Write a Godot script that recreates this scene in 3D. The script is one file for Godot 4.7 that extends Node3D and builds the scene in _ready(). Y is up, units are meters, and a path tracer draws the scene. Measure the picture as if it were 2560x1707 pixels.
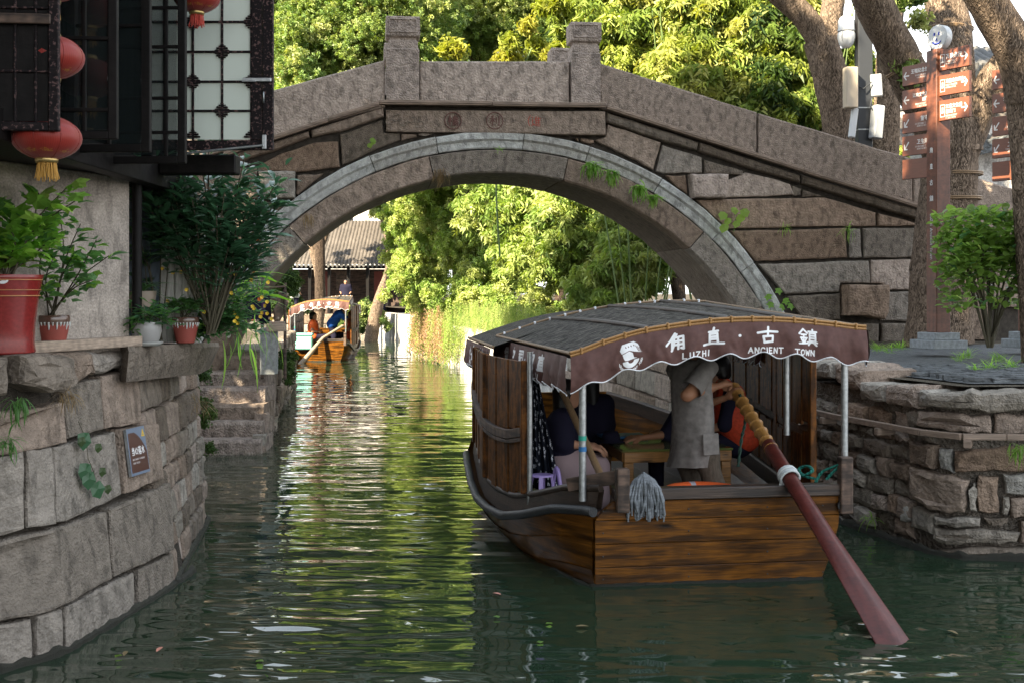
extends Node3D
# A canal in an old water town: stone arch bridge, two quays, a covered tour boat, trees beyond.
# y up, metres, camera at the origin of the plan looking along -z, water at y = 0.

var rng := RandomNumberGenerator.new()
var M := {}
var counts := {}
var W := {}
var VAR := {}

# ---------------------------------------------------------------- scene tree helpers
func numbered(called: String) -> String:
	var k: int = counts.get(called, 0)
	counts[called] = k + 1
	return called if k == 0 else "%s_%03d" % [called, k]

func tag(o: Node, label: String, category := "", group := "", kind := "") -> Node:
	if label != "": o.set_meta("label", label)
	if category != "": o.set_meta("category", category)
	if group != "": o.set_meta("group", group)
	if kind != "": o.set_meta("kind", kind)
	return o

func thing(called: String, label: String, category: String, at := Vector3.ZERO, turn := 0.0, group := "") -> Node3D:
	var o := Node3D.new()
	o.name = numbered(called)
	add_child(o)
	o.position = at
	o.rotation.y = turn
	tag(o, label, category, group, "thing")
	return o

func part(called: String, mesh: Mesh, mat: Material, parent: Node, at := Vector3.ZERO) -> MeshInstance3D:
	var o := MeshInstance3D.new()
	o.name = numbered(called) if parent == self else called
	o.mesh = mesh
	o.material_override = mat
	parent.add_child(o, true)
	o.position = at
	return o

func struct(called: String, mesh: Mesh, mat: Material, at := Vector3.ZERO) -> MeshInstance3D:
	var o := part(called, mesh, mat, self, at)
	o.set_meta("kind", "structure")
	return o

# ---------------------------------------------------------------- mesh builder; faces are given counter-clockwise seen from outside
class MB:
	var v := PackedVector3Array()
	var n := PackedVector3Array()
	var t := PackedVector2Array()
	var col := PackedColorArray()
	var ix := PackedInt32Array()
	var tint := Color(1, 1, 1)
	var tinted := false
	var has_uv := false

	func vert(p: Vector3, nn: Vector3, uv := Vector2.ZERO) -> int:
		v.append(p); n.append(nn); t.append(uv); col.append(tint)
		return v.size() - 1

	func face(a: int, b: int, c: int) -> void:
		ix.append(a); ix.append(c); ix.append(b)

	func tri(a: Vector3, b: Vector3, c: Vector3, ua := Vector2.ZERO, ub := Vector2.ZERO, uc := Vector2.ZERO) -> void:
		var nn := (b - a).cross(c - a)
		if nn.length_squared() < 1e-16: return
		nn = nn.normalized()
		var k := vert(a, nn, ua)
		vert(b, nn, ub)
		vert(c, nn, uc)
		face(k, k + 1, k + 2)

	func quad(a: Vector3, b: Vector3, c: Vector3, d: Vector3) -> void:
		tri(a, b, c, Vector2(0, 1), Vector2(1, 1), Vector2(1, 0))
		tri(a, c, d, Vector2(0, 1), Vector2(1, 0), Vector2(0, 0))

	func out_tri(a: Vector3, b: Vector3, c: Vector3, o: Vector3) -> void:
		if (b - a).cross(c - a).dot(a - o) < 0.0: tri(a, c, b)
		else: tri(a, b, c)

	func out_quad(a: Vector3, b: Vector3, c: Vector3, d: Vector3, o: Vector3) -> void:
		if (b - a).cross(c - a).dot((a + c) * 0.5 - o) < 0.0: quad(a, d, c, b)
		else: quad(a, b, c, d)

	# box with chamfered edges
	func box(x: Transform3D, size: Vector3, bevel := 0.006) -> void:
		var h := size * 0.5
		var b := minf(bevel, minf(h.x, minf(h.y, h.z)) * 0.6)
		var o := x.origin
		var g := func(ax: int, s: Vector3) -> Vector3:
			var q := Vector3(s.x * (h.x - b), s.y * (h.y - b), s.z * (h.z - b))
			q[ax] = s[ax] * h[ax]
			return x * q
		for ax in 3:
			var e := (ax + 1) % 3
			var f := (ax + 2) % 3
			for s in [-1.0, 1.0]:
				var k := []
				for w in [[-1.0, -1.0], [1.0, -1.0], [1.0, 1.0], [-1.0, 1.0]]:
					var sg := Vector3.ZERO
					sg[ax] = s; sg[e] = w[0]; sg[f] = w[1]
					k.append(g.call(ax, sg))
				out_quad(k[0], k[1], k[2], k[3], o)
				for r in [-1.0, 1.0]:
					var s0 := Vector3.ZERO
					s0[ax] = s; s0[e] = r; s0[f] = -1.0
					var s1 := s0
					s1[f] = 1.0
					out_quad(g.call(ax, s0), g.call(ax, s1), g.call(e, s1), g.call(e, s0), o)
		for sx in [-1.0, 1.0]:
			for sy in [-1.0, 1.0]:
				for sz in [-1.0, 1.0]:
					var s := Vector3(sx, sy, sz)
					out_tri(g.call(0, s), g.call(1, s), g.call(2, s), o)

	func cube(at: Vector3, size: Vector3, bevel := 0.006) -> void:
		box(Transform3D(Basis(), at), size, bevel)

	# a straight beam from a to b, w wide (along side), h high
	func bar(a: Vector3, b: Vector3, w: float, h: float, up := Vector3.UP, bevel := 0.004) -> void:
		var z := (b - a).normalized()
		var s := up.cross(z).normalized()
		var u := z.cross(s)
		box(Transform3D(Basis(s, u, z), (a + b) * 0.5), Vector3(w, h, a.distance_to(b)), bevel)

	# rows of points; smooth normals
	func sheet(rows: Array, closed := false, flip := false, uvs := []) -> void:
		var nr := rows.size()
		var nc: int = rows[0].size()
		var k0 := v.size()
		for i in nr:
			var r: PackedVector3Array = rows[i]
			var ra: PackedVector3Array = rows[maxi(i - 1, 0)]
			var rb: PackedVector3Array = rows[mini(i + 1, nr - 1)]
			for j in nc:
				var ja := j - 1
				var jb := j + 1
				if closed:
					ja = (j - 1 + nc) % nc
					jb = (j + 1) % nc
				else:
					ja = maxi(ja, 0)
					jb = mini(jb, nc - 1)
				var nn := (r[jb] - r[ja]).cross(rb[j] - ra[j])
				if nn.length_squared() < 1e-18: nn = Vector3.UP
				nn = nn.normalized()
				if flip: nn = -nn
				vert(r[j], nn, uvs[i][j] if uvs else Vector2(float(j) / maxf(nc - 1, 1), float(i) / maxf(nr - 1, 1)))
		for i in nr - 1:
			for j in (nc if closed else nc - 1):
				var a := k0 + i * nc + j
				var b := k0 + i * nc + (j + 1) % nc
				var c := b + nc
				var d := a + nc
				if flip:
					face(a, c, b); face(a, d, c)
				else:
					face(a, b, c); face(a, c, d)

	func tube(path: PackedVector3Array, radius: Array, sides := 8, caps := true, wobble := 0.0, ns: FastNoiseLite = null) -> void:
		var rows := []
		var z := (path[1] - path[0]).normalized()
		var s := (Vector3.UP if absf(z.y) < 0.9 else Vector3.RIGHT).cross(z).normalized()
		var u := z.cross(s)
		var m := path.size()
		for i in m:
			var zi := (path[mini(i + 1, m - 1)] - path[maxi(i - 1, 0)]).normalized()
			s = (s - zi * s.dot(zi)).normalized()
			u = zi.cross(s)
			var r: float = radius[mini(i, radius.size() - 1)]
			var row := PackedVector3Array()
			for j in sides:
				var a := TAU * j / sides
				var dirn := s * cos(a) + u * sin(a)
				var rr := r
				if wobble > 0.0: rr *= 1.0 + wobble * ns.get_noise_3dv(path[i] * 1.3 + dirn * 0.8)
				row.append(path[i] + dirn * rr)
			rows.append(row)
		sheet(rows, true)
		if caps:
			for e in [0, m - 1]:
				var row: PackedVector3Array = rows[e]
				for j in sides:
					if e == 0: tri(path[0], row[(j + 1) % sides], row[j])
					else: tri(path[e], row[j], row[(j + 1) % sides])

	# profile of Vector2(radius, height) from bottom to top round the y axis
	func lathe(at: Vector3, prof: Array, sides := 20, squash := Vector3.ONE) -> void:
		var rows := []
		for q in prof:
			var row := PackedVector3Array()
			for j in sides:
				var a := -TAU * j / sides
				row.append(at + Vector3(cos(a) * q.x, q.y, sin(a) * q.x) * squash)
			rows.append(row)
		sheet(rows, true)

	# flat polygon in x,y pushed from z0 to z1, front edge bevelled
	func slab(poly: PackedVector2Array, z0: float, z1: float, bevel := 0.01, back := true) -> void:
		var p := poly
		if Geometry2D.is_polygon_clockwise(p): p.reverse()
		var m := p.size()
		var q := PackedVector2Array()
		for i in m:
			var a := (p[i] - p[(i + m - 1) % m]).normalized()
			var b := (p[(i + 1) % m] - p[i]).normalized()
			var w := Vector2(-a.y - b.y, a.x + b.x)
			w = w.normalized() / maxf(0.4, absf(w.normalized().dot(Vector2(-a.y, a.x))))
			q.append(p[i] + w * bevel)
		for i in m:
			var j := (i + 1) % m
			quad(Vector3(p[i].x, p[i].y, z0), Vector3(p[j].x, p[j].y, z0), Vector3(p[j].x, p[j].y, z1 - bevel), Vector3(p[i].x, p[i].y, z1 - bevel))
			quad(Vector3(p[i].x, p[i].y, z1 - bevel), Vector3(p[j].x, p[j].y, z1 - bevel), Vector3(q[j].x, q[j].y, z1), Vector3(q[i].x, q[i].y, z1))
		var tr := Geometry2D.triangulate_polygon(q)
		for k in range(0, tr.size(), 3):
			var A := Vector3(q[tr[k]].x, q[tr[k]].y, z1)
			var B := Vector3(q[tr[k + 1]].x, q[tr[k + 1]].y, z1)
			var C := Vector3(q[tr[k + 2]].x, q[tr[k + 2]].y, z1)
			if (B - A).cross(C - A).z < 0: tri(A, C, B)
			else: tri(A, B, C)
			if back:
				var D := Vector3(A.x, A.y, z0)
				var E := Vector3(B.x, B.y, z0)
				var G := Vector3(C.x, C.y, z0)
				if (E - D).cross(G - D).z > 0: tri(D, G, E)
				else: tri(D, E, G)

	func moved(x: Transform3D) -> MB:
		for i in v.size():
			v[i] = x * v[i]
			n[i] = (x.basis * n[i]).normalized()
		return self

	func mesh(off := Vector3.ZERO) -> ArrayMesh:
		if off != Vector3.ZERO:
			for i in v.size(): v[i] -= off
		var a := []
		a.resize(Mesh.ARRAY_MAX)
		a[Mesh.ARRAY_VERTEX] = v
		a[Mesh.ARRAY_NORMAL] = n
		a[Mesh.ARRAY_TEX_UV] = t
		if tinted: a[Mesh.ARRAY_COLOR] = col
		a[Mesh.ARRAY_INDEX] = ix
		var m := ArrayMesh.new()
		if v.size(): m.add_surface_from_arrays(Mesh.PRIMITIVE_TRIANGLES, a)
		return m

func pv2(a: Array) -> PackedVector2Array:
	var r := PackedVector2Array()
	for i in range(0, a.size() - 1, 2): r.append(Vector2(a[i], a[i + 1]))
	return r

func pv3(a: Array) -> PackedVector3Array:
	return PackedVector3Array(a)

# ---------------------------------------------------------------- walls: a plan line of (x, distance), leaning by so much per metre of height
func wall(p: Array, lean: Array, u0: float) -> Dictionary:
	var l := PackedFloat32Array([u0])
	for i in p.size() - 1: l.append(l[i] + p[i].distance_to(p[i + 1]))
	var nn := []
	for i in p.size():
		var q := Vector2.ZERO
		if i > 0: q += (p[i] - p[i - 1]).normalized()
		if i < p.size() - 1: q += (p[i + 1] - p[i]).normalized()
		q = q.normalized()
		nn.append(Vector3(q.y, 0, q.x))     # towards the water for lines that run left to right as seen
	return {"p": p, "lean": lean, "l": l, "n": nn}

func on_wall(w: Dictionary, u: float, y: float, z := 0.0) -> Vector3:
	var l: PackedFloat32Array = w.l
	var i := clampi(l.bsearch(u) - 1, 0, l.size() - 2)
	var k := (u - l[i]) / (l[i + 1] - l[i])
	var b: Vector2 = w.p[i].lerp(w.p[i + 1], k)
	var e: Vector2 = w.lean[i].lerp(w.lean[i + 1], k)
	var nn: Vector3 = w.n[i].lerp(w.n[i + 1], clampf(k, 0, 1)).normalized()
	return Vector3(b.x + y * e.x, y, -(b.y + y * e.y)) + nn * z

# one stone of a wall: outline in (along, up), pushed out from z0 to z1, edges broken and slightly uneven
func stone(parent: Node3D, called: String, w: Dictionary, outline: Array, z0: float, z1: float, mat: Material, gap := 0.008, rough := 0.008, bevel := 0.02, seg := 0.16) -> MeshInstance3D:
	var p := pv2(outline)
	if Geometry2D.is_polygon_clockwise(p): p.reverse()
	var m := p.size()
	var ring := PackedVector2Array()
	for i in m:
		var a := p[i]
		var b := p[(i + 1) % m]
		var k := clampi(int(ceil(a.distance_to(b) / seg)), 1, 12)
		var nrm := (b - a).orthogonal().normalized()
		for s in k:
			var q := a.lerp(b, float(s) / k)
			q += nrm * rng.randf_range(-1, 1) * rough
			ring.append(q)
	m = ring.size()
	var rings := []
	var zs := [z0, z1 - bevel, z1 - bevel * 0.3, z1]
	var ins := [gap * 0.5, gap * 0.5, gap * 0.5 + bevel * 0.35, gap * 0.5 + bevel * 1.15]
	var tilt := Vector2(rng.randf_range(-1, 1), rng.randf_range(-1, 1)) * 0.006
	var c := Vector2.ZERO
	for q in ring: c += q / m
	for r in 4:
		var row := []
		for i in m:
			var a := (ring[i] - ring[(i + m - 1) % m]).normalized()
			var b := (ring[(i + 1) % m] - ring[i]).normalized()
			var d := Vector2(-a.y - b.y, a.x + b.x)
			if d.length() < 0.1: d = Vector2(-a.y, a.x)
			d = d.normalized() / maxf(0.5, absf(d.normalized().dot(Vector2(-a.y, a.x))))
			row.append(ring[i] + d * (ins[r] + (rng.randf_range(0, rough) if r == 3 else 0.0)))
		rings.append(row)
	var o := parent.position
	var pts := []
	for r in 4:
		var row := PackedVector3Array()
		for i in m:
			var q: Vector2 = rings[r][i]
			var z: float = zs[r]
			if r > 0: z += tilt.dot(q - c) * 4.0 + rng.randf_range(-1, 1) * rough * 0.5
			row.append(on_wall(w, q.x, q.y, z) - o)
		pts.append(row)
	var b := MB.new()
	for r in 3:
		for i in m:
			var j := (i + 1) % m
			b.quad(pts[r][i], pts[r][j], pts[r + 1][j], pts[r + 1][i])
	var flat := PackedVector2Array(rings[3])
	var tr := Geometry2D.triangulate_polygon(flat)
	if m > 30 or tr.size() == 0:
		var cc := on_wall(w, c.x, c.y, z1) - o
		if tr.size() == 0:
			for i in m: b.tri(cc, pts[3][i], pts[3][(i + 1) % m])
	for k in range(0, tr.size(), 3):
		var A: Vector2 = flat[tr[k]]
		var B: Vector2 = flat[tr[k + 1]]
		var C: Vector2 = flat[tr[k + 2]]
		if (B - A).cross(C - A) > 0: b.tri(pts[3][tr[k]], pts[3][tr[k + 1]], pts[3][tr[k + 2]])
		else: b.tri(pts[3][tr[k]], pts[3][tr[k + 2]], pts[3][tr[k + 1]])
	if VAR.has(mat): mat = VAR[mat][rng.randi() % 3]
	return part(called, b.mesh(), mat, parent)

# the crust of mud and weed at a wall's waterline, its upper edge uneven
func algae(parent: Node3D, w: Dictionary, u0: float, u1: float, z: float, high := 0.07) -> void:
	var f := noise(1.0, 3, int(u0 * 10) + 7)
	var n := int((u1 - u0) / 0.04)
	var rows := []
	for i in 3:
		var row := PackedVector3Array()
		for j in n + 1:
			var u := lerpf(u0, u1, float(j) / n)
			var top := high * (0.55 + 0.9 * absf(f.get_noise_1d(u * 2.5)) + 0.35 * f.get_noise_1d(u * 14.0))
			row.append(on_wall(w, u, [-0.2, top * 0.6, top][i], z + [0.012, 0.010, -0.02][i] + 0.006 * f.get_noise_1d(u * 20.0 + i)) - parent.position)
		rows.append(row)
	var b := MB.new()
	b.sheet(rows)
	part("waterline_weed", b.mesh(), M.algae, parent)

# a strip of backing (mortar and rubble core) behind the stones of a wall
func backing(parent: Node3D, w: Dictionary, u0: float, u1: float, y0: float, y1: float, z: float, thick: float, mat: Material, steps := 24) -> MeshInstance3D:
	var rows := []
	for i in steps + 1:
		var u := lerpf(u0, u1, float(i) / steps)
		var o := parent.position
		rows.append(pv3([on_wall(w, u, y0, z) - o, on_wall(w, u, y1, z) - o, on_wall(w, u, y1, z - thick) - o, on_wall(w, u, y0, z - thick) - o]))
	var b := MB.new()
	for i in steps:
		for k in 4:
			var l := (k + 1) % 4
			b.quad(rows[i][k], rows[i + 1][k], rows[i + 1][l], rows[i][l])
	b.quad(rows[0][0], rows[0][1], rows[0][2], rows[0][3])
	b.quad(rows[steps][3], rows[steps][2], rows[steps][1], rows[steps][0])
	return part("core", b.mesh(), mat, parent)

# ---------------------------------------------------------------- textures and materials
func noise(freq: float, octaves := 4, s := 1, kind := FastNoiseLite.TYPE_SIMPLEX_SMOOTH) -> FastNoiseLite:
	var f := FastNoiseLite.new()
	f.noise_type = kind
	f.frequency = freq
	f.fractal_octaves = octaves
	f.seed = s
	return f

func grey_image(size: int, f: Callable) -> ImageTexture:
	var b := PackedByteArray()
	b.resize(size * size)
	var k := 0
	for y in size:
		for x in size:
			b[k] = clampi(int(255.0 * f.call(x, y)), 0, 255)
			k += 1
	return ImageTexture.create_from_image(Image.create_from_data(size, size, false, Image.FORMAT_L8, b))

# seamless noise as a grey picture, remapped to lo..hi
func noise_tex(size: int, f: FastNoiseLite, lo: float, hi: float, power := 1.0) -> ImageTexture:
	var im := f.get_seamless_image(size, size, false, false, 0.15)
	im.convert(Image.FORMAT_L8)
	var b := im.get_data()
	for i in b.size(): b[i] = clampi(int(255.0 * lerpf(lo, hi, pow(b[i] / 255.0, power))), 0, 255)
	return ImageTexture.create_from_image(Image.create_from_data(size, size, false, Image.FORMAT_L8, b))

func lin(r: float, g: float, b: float) -> Color:
	return Color(r, g, b).linear_to_srgb()

func mat(called: String, c: Color, rough := 0.8, spec := 0.5) -> StandardMaterial3D:
	var m := StandardMaterial3D.new()
	m.resource_name = called
	m.albedo_color = c
	m.roughness = rough
	m.metallic_specular = spec
	M[called] = m
	return m

func tri_tex(m: StandardMaterial3D, tex: Texture2D, scale: Vector3, world := true) -> StandardMaterial3D:
	m.albedo_texture = tex
	m.uv1_triplanar = true
	m.uv1_world_triplanar = world
	m.uv1_scale = scale
	return m

func relief(m: StandardMaterial3D, tex: Texture2D, cm: float) -> StandardMaterial3D:
	m.heightmap_enabled = true
	m.heightmap_texture = tex
	m.heightmap_scale = cm
	return m

func stain(m: StandardMaterial3D, tex: Texture2D, scale: Vector3) -> StandardMaterial3D:
	m.detail_enabled = true
	m.detail_albedo = tex
	m.detail_blend_mode = BaseMaterial3D.BLEND_MODE_MUL
	m.detail_uv_layer = BaseMaterial3D.DETAIL_UV_2
	m.uv2_triplanar = true
	m.uv2_world_triplanar = true
	m.uv2_scale = scale
	return m

# ---------------------------------------------------------------- leaves
# one folded leaf lying along dirn from base
func leaf(b: MB, base: Vector3, dirn: Vector3, up: Vector3, length: float, width: float, fold := 0.25, droop := 0.2) -> void:
	var s := dirn.cross(up).normalized()
	var u := s.cross(dirn).normalized()
	var mid := base + dirn * length * 0.45 + u * length * 0.05
	var tip := base + dirn * length - u * length * droop
	b.tri(base, mid + s * width * 0.5 + u * width * fold, tip)
	b.tri(base, tip, mid - s * width * 0.5 + u * width * fold)

func sprig(leaves: int, length: float, width: float, spread: float, stem: float, droop: float, s: int) -> ArrayMesh:
	var r := RandomNumberGenerator.new()
	r.seed = s
	var b := MB.new()
	for i in leaves:
		var k := float(i) / maxf(leaves - 1, 1)
		var a := i * 2.4 + r.randf_range(-0.5, 0.5)
		var up := Vector3(0, 1, 0)
		var out := Vector3(cos(a), 0, sin(a))
		var dirn := (out * spread + up * r.randf_range(-0.25, 0.7) * (1.0 - droop)).normalized()
		leaf(b, Vector3(0, stem * k, 0), dirn, (up + out * 0.3).normalized(), length * r.randf_range(0.7, 1.15), width * r.randf_range(0.8, 1.15), 0.25, droop * r.randf_range(0.4, 1.4))
	return b.mesh()

# fills ellipsoids with sprigs gathered in clumps; colours vary at random from leaf to leaf
func foliage(called: String, parent: Node3D, blobs: Array, sp: Mesh, m: Material, tones: Array, s: int, size := 1.0, upright := 0.0, clump := 0.22, per := 36) -> MultiMeshInstance3D:
	var r := RandomNumberGenerator.new()
	r.seed = s
	var at := PackedFloat32Array()
	var total := 0
	for bl in blobs:
		var c: Vector3 = bl[0]
		var rad: Vector3 = bl[1]
		var count: int = bl[2]
		var done := 0
		while done < count:
			var d := Vector3(r.randfn(), r.randfn(), r.randfn()).normalized()
			var cc := c + d * rad * pow(r.randf(), 0.35)
			var cr := clump * (rad.x + rad.y + rad.z) / 3.0 * r.randf_range(0.6, 1.3)
			var tone: Color = tones[r.randi() % tones.size()]
			for k in mini(per, count - done):
				var p := cc + Vector3(r.randfn(), r.randfn() * 0.75, r.randfn()) * cr * 0.55
				var sc := size * r.randf_range(0.7, 1.3)
				var q := Quaternion(Vector3(r.randfn(), r.randfn(), r.randfn()).normalized(), r.randf() * PI)
				var bs := Basis(q)
				if upright > 0.0:
					bs = Basis(Vector3.UP, r.randf() * TAU) * Basis(Vector3(1, 0, 0), r.randfn() * (1.0 - upright))
				bs = bs.scaled(Vector3.ONE * sc)
				var tn := tone.lerp(tones[r.randi() % tones.size()], r.randf() * 0.6)
				var w := r.randf_range(0.8, 1.2)
				at.append_array(PackedFloat32Array([bs.x.x, bs.y.x, bs.z.x, p.x, bs.x.y, bs.y.y, bs.z.y, p.y, bs.x.z, bs.y.z, bs.z.z, p.z, tn.r * w, tn.g * w, tn.b * w, 1.0]))
				total += 1
			done += per
	return scatter(called, parent, sp, m, at, total)

func scatter(called: String, parent: Node3D, sp: Mesh, m: Material, at: PackedFloat32Array, total: int) -> MultiMeshInstance3D:
	var mm := MultiMesh.new()
	mm.transform_format = MultiMesh.TRANSFORM_3D
	mm.use_colors = true
	mm.mesh = sp
	mm.instance_count = total
	mm.buffer = at
	var o := MultiMeshInstance3D.new()
	o.name = called
	o.multimesh = mm
	o.material_override = m
	o.set_meta("kind", "stuff")
	parent.add_child(o, true)
	return o

func leaf_mat(called: String, back: float, rough := 0.5) -> StandardMaterial3D:
	var m := mat(called, Color.WHITE, rough, 0.4)
	m.vertex_color_use_as_albedo = true
	m.backlight_enabled = true
	m.backlight = Color(back, back, back * 0.5)
	return m

# a tapered limb through points, with its radii at the ends
func limb(b: MB, pts: Array, r0: float, r1: float, sides := 10, wob := 0.12) -> void:
	var cv := Curve3D.new()
	for i in pts.size():
		var tan := Vector3.ZERO
		if i > 0 and i < pts.size() - 1: tan = (pts[i + 1] - pts[i - 1]) * 0.22
		cv.add_point(pts[i], -tan, tan)
	var path := cv.tessellate_even_length(4, maxf(cv.get_baked_length() / 24.0, 0.03))
	var rad := []
	for i in path.size(): rad.append(lerpf(r0, r1, float(i) / maxf(path.size() - 1, 1)))
	b.tube(path, rad, sides, true, wob, bark_noise)

var bark_noise := noise(0.9, 3, 5)

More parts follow.
